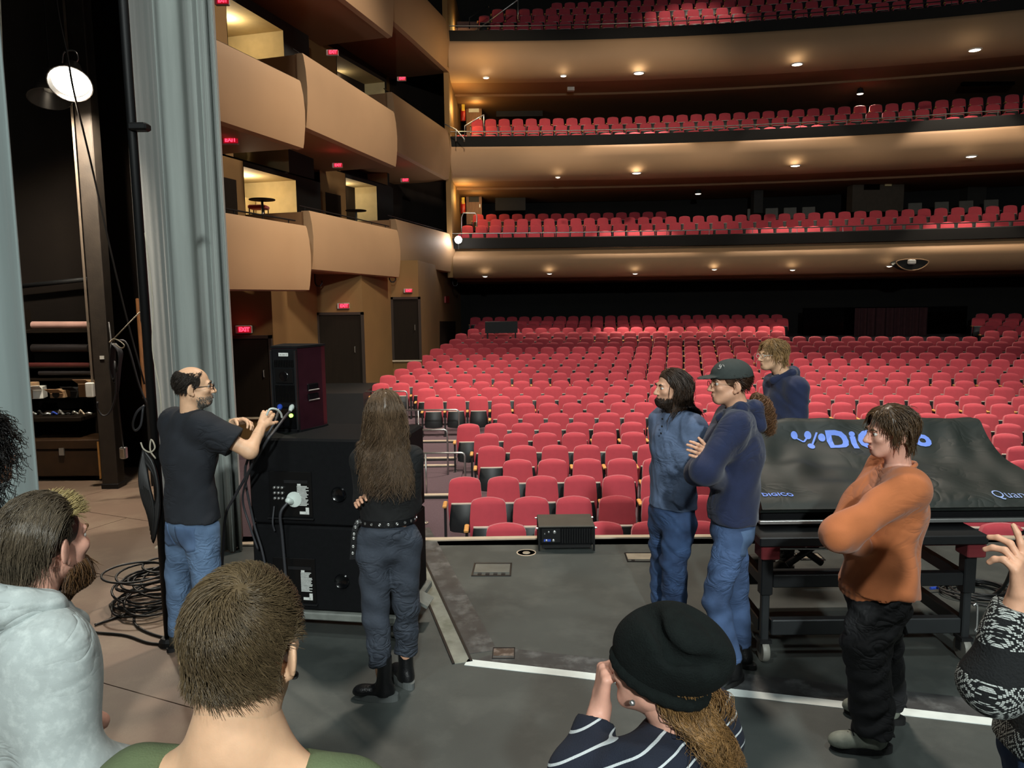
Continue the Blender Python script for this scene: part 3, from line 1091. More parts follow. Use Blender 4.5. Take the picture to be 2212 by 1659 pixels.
lamp('balcony_light', 'SPOT', (6.5, 26.5, 16.5), 900, (1, .85, .7), (7, 30, 12), .2, 45, .6)

# bright flood at the end of the lowest balcony
p = at(990, 518, 27.9)
r = empty('flood_light', tuple(p), 'glaring white flood light at the end of the lowest balcony rail', 'flood light')
MB().box((0, .06, 0), (.24, .14, .2), bevel=.02).build('housing', M['black'], r)
MB().lathe([(.001, .09), (.08, .07), (.13, 0)], rot=rotx(math.pi / 2)).build('lens', M['flood'], r, smooth=True)
MB().tube([(0, .05, -.1), (0, .05, -.35)], .015, 6).build('bracket', M['seat_metal'], r)
lamp('flood_beam', 'POINT', (p[0] + .15, p[1] - .35, p[2] + .05), 30, (1, .9, .78), size=.08)
# amber lamps behind the balcony ends; last ones added to brighten the doors
for px, py, D, w in [(982, 110, 29.6, 80), (978, 235, 29.0, 60), (985, 425, 29.5, 45), (1015, 125, 27.2, 26), (975, 60, 30.5, 20), (1012, 235, 31.2, 18), (1012, 440, 31.2, 14)]:
    q = at(px, py, D)
    lamp('amber_light', 'POINT', (q[0] + .3, q[1], q[2]), w, (1.0, .62, .2), size=.15)

# wooden doors and fire extinguishers at the balcony ends
for li, (y0, y1) in enumerate([(398, 485), (195, 310)]):
    D = 32.2
    a, c = at(1008, y1, D), at(1040, y0, D)
    r = struct(empty('door_%d' % (20 + li), ((a[0] + c[0]) / 2, D, a[2])))
    hgt, wid = c[2] - a[2], c[0] - a[0]
    MB().box((0, 0, hgt / 2), (wid, .06, hgt)).build('door_leaf', M['wood'], r)
    MB().box((-.02, -.04, hgt * .86), (wid * .5, .02, .26)).build('sign_plate', M['black'], r)
    MB().box((0, -.04, hgt * .68), (wid * .66, .02, .4)).build('notice', M['black'] if li == 0 else M['white_plastic'], r)
    MB().tube([(wid * .38, -.06, hgt * .42), (wid * .38, -.06, hgt * .5)], .02, 6).build('door_handle', M['steel'], r)
    q = at(1000, (445, 245)[li], 31.5)
    e = empty('fire_extinguisher', tuple(q), 'red fire extinguisher with a yellow tag by the wooden door of the %s balcony' % ('lowest', 'middle')[li], 'fire extinguisher')
    MB().lathe([(.09, -.3), (.1, -.27), (.1, .12), (.05, .2), (.03, .22)], n=12).build('cylinder', M['ext_red'], e, smooth=40)
    MB().box((0, 0, .26), (.06, .14, .08)).build('valve', M['black'], e)
    MB().box((.02, -.1, .2), (.12, .015, .26)).build('tag', M['yellow_tag'], e)

# hand rails at the ends of the balconies
def rail(name, pts, label, m='steel', r_=.022, posts=()):
    t = empty(name, tuple(pts[0]), label, 'hand rail', 'metal hand rails')
    MB().tube(pts, r_, 8).build('rail_bar', M[m], t, smooth=True, world=True)
    for a, c in posts:
        MB().tube([a, c], r_ * .9, 8).build('post', M[m], t, smooth=True, world=True)
    return t
def PX(D, *pp):
    return [at(px, py, D) for px, py in pp]
rail('hand_rail', PX(28.6, (997, 505), (997, 470), (1001, 460), (1026, 460), (1030, 466), (1030, 490)), 'bent steel hand rail beside the flood light of the lowest balcony')
rail('hand_rail', PX(28.6, (1004, 300), (1004, 272), (1045, 248)), 'sloping steel hand rail at the end of the middle balcony', posts=[tuple(PX(28.6, (1045, 248), (1045, 285)))])
rail('hand_rail', PX(28.6, (1014, 62), (1014, 38), (1054, 13), (1058, 16), (1058, 62)), 'dark bent hand rail in front of the top balcony seats', 'seat_metal')
rail('hand_rail', PX(28.6, (1028, 66), (1118, 0), (1128, -8)), 'long sloping hand rail beside the top balcony seats', 'steel', posts=[tuple(PX(28.6, (1119, 0), (1119, 45)))])
rail('hand_rail', PX(27.6, (960, 268), (985, 280), (1003, 300), (1003, 306)), 'short steel hand rail behind the farthest upper box', posts=[tuple(PX(27.6, (985, 280), (985, 305)))])

# rails in the side aisle of the stalls
zf = ROW_Z[4]
for i, (x0, x1, yt, yp, D) in enumerate([(868, 991, 885, 936, 15.4), (888, 966, 928, 1008, 13.6), (900, 1004, 978, 1040, 12.3), (790, 879, 845, 905, 17.2)]):
    a, c = at(x0, yt, D), at(x1, yt, D)
    t = empty('aisle_rail', (float(c[0]), D, zf), '%s steel guard rail beside the side aisle steps' % ORD[i + 1], 'hand rail', 'aisle guard rails')
    zt = float(c[2])
    MB().tube([(a[0], D, zt), (c[0] - .06, D, zt), (c[0] - .015, D, zt - .015), (c[0], D, zt - .06), (c[0], D, zf)], .017, 8).build('rail_bar', M['steel'], t, smooth=True, world=True)
    xm = (a[0] + c[0]) / 2 - .25
    MB().tube([(xm, D, zt), (xm, D, zf)], .015, 8).build('post', M['steel'], t, smooth=True, world=True)
# low black rise in front of the middle door
struct(MB().slab([(-5.2, 18.2), (-3.6, 18.2), (-3.6, 20.45), (-5.2, 20.45)], -1.2, float(at(740, 850, 18.2)[2])).build('floor_landing', M['black']))
# round floor light in the aisle carpet
q = onz(913, 1130, ROW_Z[2] + .005)
r = empty('floor_light', tuple(q), 'round steel floor light set in the aisle carpet', 'floor light')
MB().lathe([(.085, 0), (.085, .01), (.06, .014), (.06, .006)], n=20).build('ring', M['steel'], r, smooth=30)
MB().lathe([(.001, .012), (.045, .01), (.05, .004)], n=16).build('glass', M['white_plastic'], r)

# features of the dark rear wall
def rear_box(name, px0, px1, y0, y1, D, m, label=None, cat=None, dep=.15):
    a, c = at(px0, y1, D), at(px1, y0, D)
    o = MB().box(((a[0] + c[0]) / 2, D + dep / 2, (a[2] + c[2]) / 2), (c[0] - a[0], dep, c[2] - a[2])).build(name, m)
    if label:
        tag(o, label, cat)
    else:
        struct(o)
    return o
rear_box('wall_pier', 1840, 1955, 368, 458, 30.0, M['pier'], dep=.5)
rear_box('wall_pier', 2088, 2135, 345, 455, 30.7, M['pier_dark'], dep=.5)
rear_box('wall_pier', 1628, 1650, 370, 460, 31.2, M['pier_dark'], dep=.4)
rear_box('window_1', 1867, 1902, 375, 410, 29.95, M['black_glass'])
rear_box('window_2', 2080, 2195, 135, 184, 29.0, M['black_glass'])
rear_box('window_3', 1072, 1172, 200, 252, 32.6, M['pier_dark'])
rear_box('window_4', 1070, 1135, 407, 455, 32.6, M['pier_dark'])
rear_box('wall_panel', 1912, 1927, 384, 402, 29.9, M['lobby_cream'], 'pale square panel on the grey pier above the lowest balcony', 'panel', .05)
rear_box('wall_speaker', 1226, 1241, 182, 195, 29.5, M['white_plastic'], 'small white loudspeaker under the top balcony', 'wall speaker', .2)
rear_box('wall_switch', 1423, 1429, 400, 409, 32.0, M['grey_plastic'], 'tiny grey box on the dark wall above the lowest balcony', 'switch box', .05)
# sound booth opening with a dark curtain
rear_box('window_5', 1735, 2090, 661, 722, 30.9, M['black_glass'])
cu = MB()
a, c = at(1845, 716, 30.4), at(2005, 664, 30.4)
P = []
for i, u in enumerate(np.linspace(0, 1, 70)):
    x = a[0] + (c[0] - a[0]) * u
    y = 30.4 + .1 * math.sin(u * 62 + 2 * math.sin(u * 9))
    P.append([(x, y, a[2] - .3), (x, y + .01, (a[2] + c[2]) / 2), (x, y, c[2])])
cu.grid(P)
tag(cu.build('booth_curtain', M['wine'], smooth=True), 'dark wine curtain in the opening at the back of the stalls', 'curtain')
# low black desk among the rear seats
p = at(1083, 705, 27.0)
r = empty('control_desk', (float(p[0]), 27.0, ROW_Z[18]), 'small black desk among the rear stalls seats', 'desk')
hh = float(at(1083, 697, 27.0)[2]) - ROW_Z[18]
MB().box((0, .2, hh), (1.15, .5, .06)).build('top', M['black'], r)
MB().box((0, -.03, hh - .2), (1.15, .04, .34)).build('front_panel', M['black'], r)
for sx in (-.5, .5):
    MB().box((sx, .2, hh / 2), (.05, .4, hh)).build('leg', M['black'], r)
# speaker niche in the lowest balcony front
p = at(1970, 566, BD - .3 - bow(14.2))
r = empty('balcony_camera', tuple(p), 'black eye-shaped opening with a white camera in the lowest balcony front', 'camera')
ey = MB()
n = 20
top = [(math.cos(math.pi * i / n) * -.55, -.02, .10 * math.sin(math.pi * i / n)) for i in range(n + 1)]
bot = [(math.cos(math.pi * i / n) * -.55, -.02, -.28 * math.sin(math.pi * i / n) ** 1.3) for i in range(1, n)]
ring = top + bot[::-1]
ey.add(ring + [(x, .35, z) for x, y, z in ring], [tuple(range(len(ring)))] + [(i, (i + 1) % len(ring), (i + 1) % len(ring) + len(ring), i + len(ring)) for i in range(len(ring))])
ey.build('opening', M['black'], r)
MB().box((-.05, -.08, 0), (.26, .12, .16), bevel=.03).build('camera_body', M['white_plastic'], r)
MB().tube([(x, -.03, z) for x, y, z in ring], .018, 6, closed=True).build('rim', M['fascia'], r)

# bar tables and chair in the lower lobbies
for k, (px, py, D, lb) in enumerate([(566, 430, 18.6, 'small round bar table in the first lit lobby of the boxes'), (769, 454, 23.0, 'small round bar table in the second lit lobby of the boxes')]):
    p = at(px, py, D)
    zb = BOXZ[0][k][0] + .18
    r = empty('bar_table', (float(p[0]), float(p[1]), zb), lb, 'table', 'bar tables in the boxes')
    h = float(p[2]) - zb
    MB().lathe([(.001, h - .03), (.3, h - .03), (.31, h - .015), (.3, h), (.001, h)], n=20).build('top', M['door_brown'], r)
    MB().tube([(0, 0, .02), (0, 0, h - .03)], .03, 10).build('pedestal', M['steel'], r, smooth=True)
    MB().lathe([(.24, 0), (.24, .02), (.05, .05), (.03, .06)], n=18).build('base', M['black'], r, smooth=30)
p = at(553, 446, 18.9)
r = empty('box_chair', (float(p[0]) , float(p[1]) + .2, BOXZ[0][0][0] + .18), 'red upholstered chair behind the first bar table', 'chair')
zz = float(p[2]) - (BOXZ[0][0][0] + .18)
MB().box((0, 0, zz), (.42, .4, .1), bevel=.03).build('seat', M['red'], r)
for sx in (-.18, .18):
    for sy in (-.16, .16):
        MB().tube([(sx, sy, 0), (sx, sy, zz - .04)], .015, 6).build('leg', M['seat_metal'], r)

# hooks under the boxes
for k, (px, py, D) in enumerate([(688, 610, 20.0), (788, 602, 21.5), (848, 602, 22.4), (915, 608, 25), (983, 612, 29)]):
    p = at(px, py, D)
    h = MB().tube([p + np.array([-.09, 0, .22]), p + np.array([-.09, 0, -.02]), p + np.array([-.05, 0, -.09]), p + np.array([.03, 0, -.1]), p + np.array([.09, 0, -.04]), p + np.array([.09, 0, .05])], .018, 6).build('pipe_hook', M['seat_metal'], smooth=True)
    tag(h, '%s dark pipe hook hanging under the boxes, counted from the drape' % ORD[k + 1], 'hook', 'hooks under the boxes')

# ================================================================== drapes
def drape(name, plan, z0, z1, label, m, wob=.02):
    pts = spline([(x, y, 0) for x, y in plan], 12 * len(plan))
    nz = 14
    rng = np.random.default_rng(5)
    P = []
    for i, p in enumerate(pts):
        row = []
        for j in range(nz):
            v = j / (nz - 1)
            w = wob * (1 - v) * math.sin(i * .7 + j * .5)
            row.append((p[0] + w * .4, p[1] + w, z0 + (z1 - z0) * v))
        P.append(row)
    o = MB().grid(P).build(name, m, smooth=True)
    md = o.modifiers.new('thickness', 'SOLIDIFY')
    md.thickness = .012
    tag(o, label, 'curtain')
    return o
def plan_at(py, *pp):
    return [tuple(at(px, py, D)[:2]) for px, D in pp]
drape('proscenium_drape', plan_at(560, (312, 7.3), (316, 6.95), (336, 6.64), (354, 6.46), (364, 6.38), (376, 6.46), (398, 6.5), (422, 6.52), (430, 6.44), (444, 6.40), (456, 6.48), (463, 6.42), (473, 6.44), (479, 6.56), (484, 6.46), (489, 6.5), (493, 6.9)),
      .01, 10.0, 'tall grey drape hanging beside the proscenium opening behind the boom', M['curtain'], .004)
drape('wing_drape', [(-4.3, 4.55), (-3.9, 4.4), (-3.5, 4.5), (-3.15, 4.36), (-2.95, 4.42), (-2.78, 4.34)], .01, 9.5, 'teal grey leg drape at the picture edge beside the storage shelves', M['curtain_dark'], .003)

# ================================================================== wing: post, work lamps, shelves
p = onz(238, 1056, 0)
post = empty('wing_post', (float(p[0]), float(p[1]), 0), 'square painted post standing in the wing in front of the shelves', 'post')
MB().box((0, .09, 4.6), (.185, .18, 9.2), bevel=.01).build('shaft', M['post'], post)
MB().box((0, .09, .03), (.2, .2, .06), bevel=.005).build('foot_plate', M['seat_metal'], post)
MB().tube([(-.11, -.01, 1.2), (-.11, -.01, 8.5)], .014, 6).build('conduit', M['conduit'], post)
q = at(206, 842, float(p[1]) - .03)
MB().box((-.13, -.03, float(q[2])), (.09, .06, .17), bevel=.01).build('junction_box', M['white_plastic'], post)
MB().box((.02, -.004, 1.55), (.05, .01, .04)).build('nail_plate', M['white_plastic'], post)

DPL = float(p[1]) - .55
p = at(152, 178, DPL)
wl = empty('work_lamp', tuple(p), 'lit dome work lamp hanging from a rope in front of the post', 'work lamp')
ax = unit(np.array([.18, -.62, -.76]))
zq = Vector(ax).to_track_quat('Z', 'Y').to_matrix()
Rl = np.array(zq)
MB().lathe([(.02, -.3), (.07, -.28), (.1, -.18), (.19, -.02), (.215, .03), (.205, .03), (.18, -.02), (.09, -.17), (.02, -.2)], n=24, rot=Rl).build('shade', M['lamp_shade'], wl, smooth=40)
MB().lathe([(.001, .03), (.1, .025), (.17, .0), (.18, -.03)], n=24, rot=Rl).build('bulb', M['bulb'], wl, smooth=True)
top = -ax * .3
hk = spline([top, top + np.array([.05, 0, .06]), top + np.array([.02, 0, .14]), top + np.array([-.09, 0, .13]), top + np.array([-.12, 0, .02])], 16)
MB().tube(hk, .008, 6).build('hook', M['steel'], wl, smooth=True)
lp = np.array(p) + ax * .12
lamp('work_lamp_beam', 'SPOT', tuple(lp), 650, (1.0, .87, .7), tuple(lp + np.array([.14, .35, -1.0])), .1, 150, .4)
lamp('work_lamp_glow', 'POINT', tuple(np.array(p) + ax * .35), 12, (1, .85, .65), size=.15)
p2 = at(107, 205, DPL + .25)
w2 = empty('work_lamp', tuple(p2), 'unlit dome work lamp hanging behind the lit one', 'work lamp')
Rl2 = np.array(Vector(unit(np.array([.12, -.3, -.95]))).to_track_quat('Z', 'Y').to_matrix())
MB().lathe([(.02, -.3), (.07, -.28), (.1, -.18), (.19, -.02), (.215, .05), (.205, .05), (.18, -.02), (.09, -.17), (.02, -.2)], n=24, rot=Rl2).build('shade', M['lamp_shade'], w2, smooth=40)
MB().lathe([(.001, -.03), (.05, -.05), (.06, -.12)], n=12, rot=Rl2).build('bulb', M['grey_plastic'], w2, smooth=True)
MB().tube([(-.03, .08, .28), (-.03, .1, 9.0 - float(p2[2]))], .008, 6).build('cord', M['cable'], w2)
rp = MB().tube(spline(PX(DPL - .32, (118, -30), (128, 40), (147, 128), (160, 200)) + PX(DPL + .1, (196, 350)) + PX(DPL + .25, (262, 640), (312, 830)), 30), .011, 6).build('hanging_rope', M['cable'], smooth=True)
tag(rp, 'thin dark line running from the flies past the lit lamp to the boom', 'rope')
rp = MB().tube(spline(PX(4.6, (-40, -900), (-5, -100), (12, 290), (20, 350), (27, 440), (38, 520), (34, 552)), 20), .006, 6).build('hanging_rope', M['rope'], smooth=True)
tag(rp, 'thin white rope hanging beside the leg drape', 'rope')

# storage rack on the wing wall
DS = 9.75
def ws(px, py, D=DS):
    return at(px, py, D)
z_of = lambda py, D=DS: float(at(130, py, D)[2])
xl, xr = float(ws(40, 800)[0]), float(ws(216, 800)[0])
rk = empty('storage_rack', ((xl + xr) / 2, DS, 0), 'dark storage rack with rolls and boxes on the wing wall', 'storage rack')
wdt = xr - xl
for sx in (-1, 1):
    MB().box((sx * wdt / 2, .1, 1.05), (.06, .5, 2.1)).build('upright', M['door_brown'], rk)
for py in (715, 790, 817):
    MB().box((0, .1, z_of(py)), (wdt - .06, .5, .03)).build('shelf', M['door_brown'], rk)
MB().box((0, -.1, z_of(893)), (wdt, .85, .06), bevel=.01).build('bench_top', M['door_brown'], rk)
MB().box((0, .34, 1.05), (wdt, .03, 2.1)).build('back_panel', M['black_soft'], rk)
for i, (py, m, r_, x0, x1, lb) in enumerate([(702, 'roll_pink', .045, 70, 196, 'pale pink roll lying on the top shelf of the rack'), (752, 'roll_dark', .05, 70, 192, 'thick black roll on the second shelf of the rack'),
                                             (789, 'roll_red', .035, 62, 195, 'dark red roll on the lower shelf of the rack'), (806, 'roll_dark', .03, 85, 200, 'thin black roll under the dark red one')]):
    a, c = ws(x0, py, DS - .12), ws(x1, py, DS - .12)
    o = MB().tube([a, c], r_, 12).build('material_roll', M[m], smooth=40)
    tag(o, lb, 'roll', 'rolls on the rack')
def carton(px0, px1, y0, y1, D, m, label, rz=0.0):
    a, c = at(px0, y1, D), at(px1, y0, D)
    r = empty('carton', ((a[0] + c[0]) / 2, D + .1, float(a[2])), label, 'box', 'boxes on the rack', rz)
    w_, h_ = c[0] - a[0], c[2] - a[2]
    MB().box((0, 0, h_ / 2), (w_, .2, h_), bevel=.004).build('body', M[m], r)
    MB().box((0, -.16, h_ * .97), (w_ * .95, .12, .006), rot=rotx(-.5)).build('flap', M[m], r)
    return r
carton(46, 64, 828, 862, DS - .35, 'cardboard', 'brown carton at the drape end of the workbench')
carton(58, 84, 836, 862, DS - .3, 'white_plastic', 'white carton beside the brown one on the workbench', .3)
carton(108, 138, 843, 860, DS - .38, 'cardboard', 'low carton with a round black hole on the workbench')
p = at(121, 852, DS - .39)
o = MB().lathe([(.001, 0), (.045, 0), (.045, .006), (.001, .006)], n=16, rot=rotx(math.pi / 2)).build('disc', M['black'])
o.location = (float(p[0]), DS - .392, float(p[2]))
tag(o, 'round black disc on the low carton', 'disc')
carton(170, 196, 822, 858, DS - .3, 'cardboard', 'open brown carton by the post on the workbench')
carton(142, 168, 838, 860, DS - .25, 'black_mat', 'black crate between the cartons on the workbench')
rng = random.Random(3)
zb = z_of(889)
for i in range(10):
    px = 55 + i * 15
    p = at(px, 880, DS - .47)
    mcol = ['ext_red', 'steel', 'black_mat', 'steel', 'blue_plastic', 'steel', 'black_mat', 'steel', 'tan_edge', 'steel'][i]
    bn = ['red', 'bright steel', 'black', 'curved steel', 'blue', 'small steel', 'long black', 'bent steel', 'tan', 'last steel'][i]
    a = rng.uniform(-.6, .6)
    x, y, z = float(p[0]), DS - .45, z_of(893) + .055
    pts = [(x - .035, y, z), (x - .012, y - .015, z + .012 + .02 * (i % 3)), (x + .012, y + .015 * math.sin(a), z + .01), (x + .035, y + .02 * a, z)]
    o = MB().tube(spline(pts, 9), .012 + .004 * (i % 2), 7).build('hand_tool', M[mcol], smooth=True)
    tag(o, '%s hand tool lying along the workbench edge' % bn, 'tool', 'tools on the workbench')
# trunk
a, c = onz(60, 1045, 0), onz(214, 1048, 0)
D = 9.15
xa, xb = float(at(58, 1000, D)[0]), float(at(216, 1000, D)[0])
zt = float(at(130, 950, D)[2])
tk = empty('trunk', ((xa + xb) / 2, D, 0), 'worn brown trunk on the floor under the workbench', 'trunk')
w_ = xb - xa
MB().box((0, .3, .06 + (zt - .06) * .36), (w_, .6, (zt - .06) * .72), bevel=.012).build('body', M['trunk'], tk)
MB().box((0, .3, zt - (zt - .06) * .13), (w_ + .02, .62, (zt - .06) * .26), bevel=.012).build('lid', M['trunk'], tk)
MB().box((0, -.015, zt * .72), (.06, .02, .09)).build('latch', M['steel'], tk)
for sx in (-1, 1):
    MB().box((sx * w_ * .497, -.005, zt * .5), (.02, .015, zt * .9)).build('corner_trim', M['arm_wood'], tk)
    MB().lathe([(.04, -.015), (.045, 0), (.04, .015)], c=(sx * w_ * .42, .08, .045), n=12, rot=roty(math.pi / 2)).build('caster', M['rubber'], tk)
# pipe across the wing wall
o = MB().tube([at(30, 620, 9.9), at(236, 598, 9.9)], .03, 10).build('wall_pipe', M['black'], smooth=True)
tag(o, 'black pipe fixed level across the wing wall above the rack', 'pipe')
# timber batten leaning behind the boom
o = MB().tube([at(297, 645, 8.9), at(312, 860, 8.7)], .022, 4).build('timber_batten', M['wood'])
tag(o, 'brown timber batten leaning upright behind the boom', 'batten')
# outlet box hanging on a cable
p = at(267, 978, 8.3)
r = empty('outlet_box', tuple(p), 'metal outlet box hanging on a cable beside the post', 'outlet box')
MB().box((0, 0, 0), (.07, .06, .13), bevel=.008).build('housing', M['steel'], r)
MB().box((0, -.034, .0), (.04, .01, .09)).build('face', M['tan_edge'], r)
MB().tube([(0, 0, .06), (-.03, 0, .8), (-.06, 0, 1.45)], .01, 6).build('cord', M['cable'], r, smooth=True)
# coil on the post
t = empty('rope_coil', tuple(at(246, 760, 8.2)), 'coiled cable tied with white line on the post', 'cable coil')
for k in range(6):
    x0 = 240 + k * 2
    MB().tube(spline(PX(8.25 + .01 * k, (x0, 742), (x0 + 14, 760), (x0 + 16 - k, 790), (x0 + 4, 820 + 6 * k), (x0 - 3, 790), (x0, 742)), 24), .008, 6).build('loop', M['cable_grey'], t, smooth=True, world=True)
MB().tube(PX(8.2, (240, 738), (302, 674)), .007, 6).build('tie_line', M['rope'], t, smooth=True, world=True)
MB().tube(spline(PX(8.2, (236, 740), (248, 732), (268, 745), (262, 752), (246, 742)), 20), .007, 6).build('knot', M['rope'], t, smooth=True, world=True)
o = MB().tube(spline(PX(8.25, (252, 735), (275, 745), (300, 830), (318, 875)), 16), .012, 6).build('swag_cable', M['cable_grey'], smooth=True)
tag(o, 'grey cable sagging from the tied coil to the boom', 'cable')
o = MB().tube(spline(PX(8.24, (248, 780), (250, 850), (238, 890), (222, 898), (211, 882), (211, 868)), 20), .011, 6).build('swag_cable', M['cable_grey'], smooth=True)
tag(o, 'grey cable looping from the coil under the junction box', 'cable')
o = MB().tube(spline(PX(7.0, (312, 876), (296, 890), (287, 915), (292, 930), (304, 918), (309, 880)), 24), .011, 6).build('cable_loop', M['cable_grey'], smooth=True)
tag(o, 'grey cable loop hanging off the boom', 'cable')

# ================================================================== boom
zb0 = onz(366, 1392, 0)
BX, BY = float(zb0[0]), float(zb0[1])
bm = empty('boom', (BX, BY, 0), 'black pipe boom standing behind the man in the black t-shirt', 'boom')
MB().tube([(0, 0, .05), (-.02, 0, 3.5), (-.03, 0, 7.5)], .027, 12).build('pipe', M['boom_black'], bm, smooth=True)
MB().tube([(.07, .0, .05), (.06, 0, 1.35)], .022, 10).build('second_pipe', M['boom_black'], bm, smooth=True)
MB().lathe([(.001, .05), (.045, .05), (.06, .03), (.065, 0)], n=20).build('base_plate', M['black'], bm)
MB().box((.03, -.01, 3.22), (.11, .08, .045), bevel=.01).build('coupler', M['boom_black'], bm)
cl = MB()
for k in range(7):
    z1 = 1.28 - .01 * k
    pts = spline([(-.06, -.04, z1), (-.08 + .008 * k, -.07, z1 - .15), (-.07 + .01 * k, -.07, z1 - .3), (-.03, -.065, z1 - .4 - .02 * k), (.02, -.06, z1 - .28), (.0, -.05, z1 - .1), (-.06, -.04, z1)], 28)
    MB().tube(pts, .012, 6).build('cable_loop', M['cable'], bm, smooth=True)
MB().tube(spline([(-.07, -.05, 1.33), (-.05, -.06, 1.29), (-.01, -.06, 1.27), (.02, -.06, 1.3), (0, -.06, 1.35), (-.01, -.06, 1.28), (.02, -.06, 1.23)], 24), .005, 6).build('tie_line', M['rope'], bm, smooth=True)
MB().tube(spline([(.04, -.05, 2.6), (.06, -.05, 2.2), (.04, -.05, 1.9), (.07, -.05, 1.6), (.05, -.05, 1.3)], 24), .004, 6).build('tie_line', M['rope'], bm, smooth=True)

# cable heap on the brown floor
hp = onz(330, 1305, 0)
rng = np.random.default_rng(4)
hx, hy = float(hp[0]), float(hp[1])
heap = empty('cable_coil', (hx, hy, 0), 'loosely coiled heap of black cable on the brown floor at the boom', 'cable coil')
for k in range(16):
    cx, cy = rng.normal(0, .05, 2)
    ra, rb = rng.uniform(.13, .27), rng.uniform(.12, .24)
    tl = rng.uniform(-.3, .3, 2)
    z0 = .015 + .017 * k
    pts = []
    for a in np.linspace(0, 2 * math.pi, 30)[:-1]:
        pts.append((cx + ra * math.cos(a), cy + rb * math.sin(a), max(.012, z0 + .07 * math.sin(a + tl[0] * 5) * abs(tl[1]) * 3)))
    MB().tube(pts, .0085, 6, closed=True).build('cable_loop', M['cable'], heap, smooth=True)
for i, (lb, pp) in enumerate([('black cable leading from the coiled heap towards the grey hoodie', [(292, 1318), (250, 1334), (205, 1350)]),
                              ('pair of black cables crossing the brown floor behind the grey hoodie', [(365, 1392), (320, 1388), (270, 1372), (205, 1366)]),
                              ('black cable curving from the heap to the feet of the boom', [(290, 1322), (292, 1348), (320, 1366), (366, 1380)])]):
    pts = spline([onz(x, y, .01) for x, y in pp], 24)
    o = MB().tube(pts, .009, 6).build('floor_cable', M['cable'], smooth=True)
    tag(o, lb, 'cable')

# ================================================================== subwoofer stack on its dolly
SR = math.radians(-9)
SD = 4.72
sub_c = np.array([-1.165, SD + .30])
Rz = rotz(SR)
def sw(x, y, z):
    return np.array([sub_c[0], sub_c[1], 0]) + Rz @ np.array([x, y, z])
SW, SDp, SH = 1.0, .60, .565
dl_ = empty('speaker_dolly', (sub_c[0], sub_c[1], 0), 'low wheeled dolly under the black subwoofers', 'dolly', rz=SR)
MB().box((0, 0, .155), (SW + .06, SDp + .06, .05), bevel=.008).build('deck', M['dolly_grey'], dl_)
MB().box((0, 0, .115), (SW - .05, SDp - .1, .03)).build('frame', M['black'], dl_)
for sx in (-1, 1):
    for sy in (-1, 1):
        c = MB().lathe([(.02, -.018), (.048, -.018), (.05, 0), (.048, .018), (.02, .018)], c=(sx * (SW / 2 - .08), sy * (SDp / 2 - .08), .05), n=16, rot=roty(math.pi / 2)).build('caster', M['wheel_grey'], dl_, smooth=40)
        MB().box((sx * (SW / 2 - .08), sy * (SDp / 2 - .08), .085), (.05, .06, .05)).build('fork', M['steel'], c)
MB().box((SW / 2 + .06, -SDp / 2 + .3, .17), (.1, .16, .02), rot=roty(.5)).build('corner_bracket', M['dolly_grey'], dl_)
for k in range(2):
    z0 = .18 + k * (SH + .006)
    s = empty('subwoofer', (sub_c[0], sub_c[1], z0), ('lower black subwoofer standing on the dolly', 'upper black subwoofer with a white power plug in its back')[k], 'subwoofer', 'stacked subwoofers', rz=SR)
    MB().box((0, 0, SH / 2), (SW, SDp, SH), bevel=.014).build('cabinet', M['sub_black'], s)
    # amplifier plate, about where the photo shows it
    px0, px1 = -.36, -.07
    zc = SH * .36
    MB().box(((px0 + px1) / 2, -SDp / 2 - .002, zc), (px1 - px0, .012, .30), bevel=.004).build('amp_plate', M['amp_black'], s)
    MB().box(((px0 + px1) / 2, -SDp / 2 - .012, zc - .155), (px1 - px0 + .02, .03, .008)).build('plate_lip', M['seat_metal'], s)
    MB().box(((px0 + px1) / 2 + .04, -SDp / 2 - .01, zc + .085), (.16, .006, .02)).build('vent_grille', M['seat_metal'], s)
    lab = MB()
    rr = np.random.default_rng(k)
    for i in range(15):
        w_ = .055 + .025 * rr.random()
        lab.box((px1 - .1 + w_ / 2, -SDp / 2 - .0095, zc + .055 - i * .0088), (w_, .002, .005))
    lab.box((px1 - .085, -SDp / 2 - .0095, zc + .066), (.024, .002, .012))
    lab.box((px1 - .035, -SDp / 2 - .0095, zc - .105), (.022, .002, .045))
    lab.box((px1 - .062, -SDp / 2 - .0095, zc - .118), (.05, .002, .018))
    lab.build('printed_legend', M['print_white'], s)
    MB().lathe([(.02, 0), (.045, .004), (.05, .012), (.044, .02), (.03, .012), (.001, .01)], c=(.11, -SDp / 2 - .001, SH * .38), n=24, rot=rotx(math.pi / 2)).build('handle_cup', M['gloss_black'], s, smooth=30)
    if k == 1:
        MB().lathe([(.028, 0), (.05, 0), (.05, .008), (.028, .008)], c=(px0 + .17, -SDp / 2 - .009, zc - .03), n=24, rot=rotx(math.pi / 2)).build('socket_ring', M['pale_plug'], s, smooth=30)
        MB().lathe([(.010, .055), (.02, .045), (.021, .0), (.016, -.01)], c=(px0 + .15, -SDp / 2 - .02, zc - .045), n=14, rot=rotx(math.pi / 2) @ rotx(-.5)).build('power_plug', M['pale_plug'], s, smooth=True)
        kn = MB()
        for i in range(9):
            kn.lathe([(.009, 0), (.009, .014), (.004, .016)], c=(px0 + .04 + .026 * (i % 3), -SDp / 2 - .008, zc + .045 - .035 * (i // 3)), n=8, rot=rotx(math.pi / 2))
        kn.build('connectors', M['steel'], s)
    for sx in (-1, 1):
        for sz in (.03, SH - .03):
            MB().lathe([(.012, 0), (.012, .004), (.004, .005)], c=(sx * (SW / 2 - .03), -SDp / 2 - .001, sz), n=8, rot=rotx(math.pi / 2)).build('screw', M['seat_metal'], s)
ZS = .18 + 2 * SH + .006
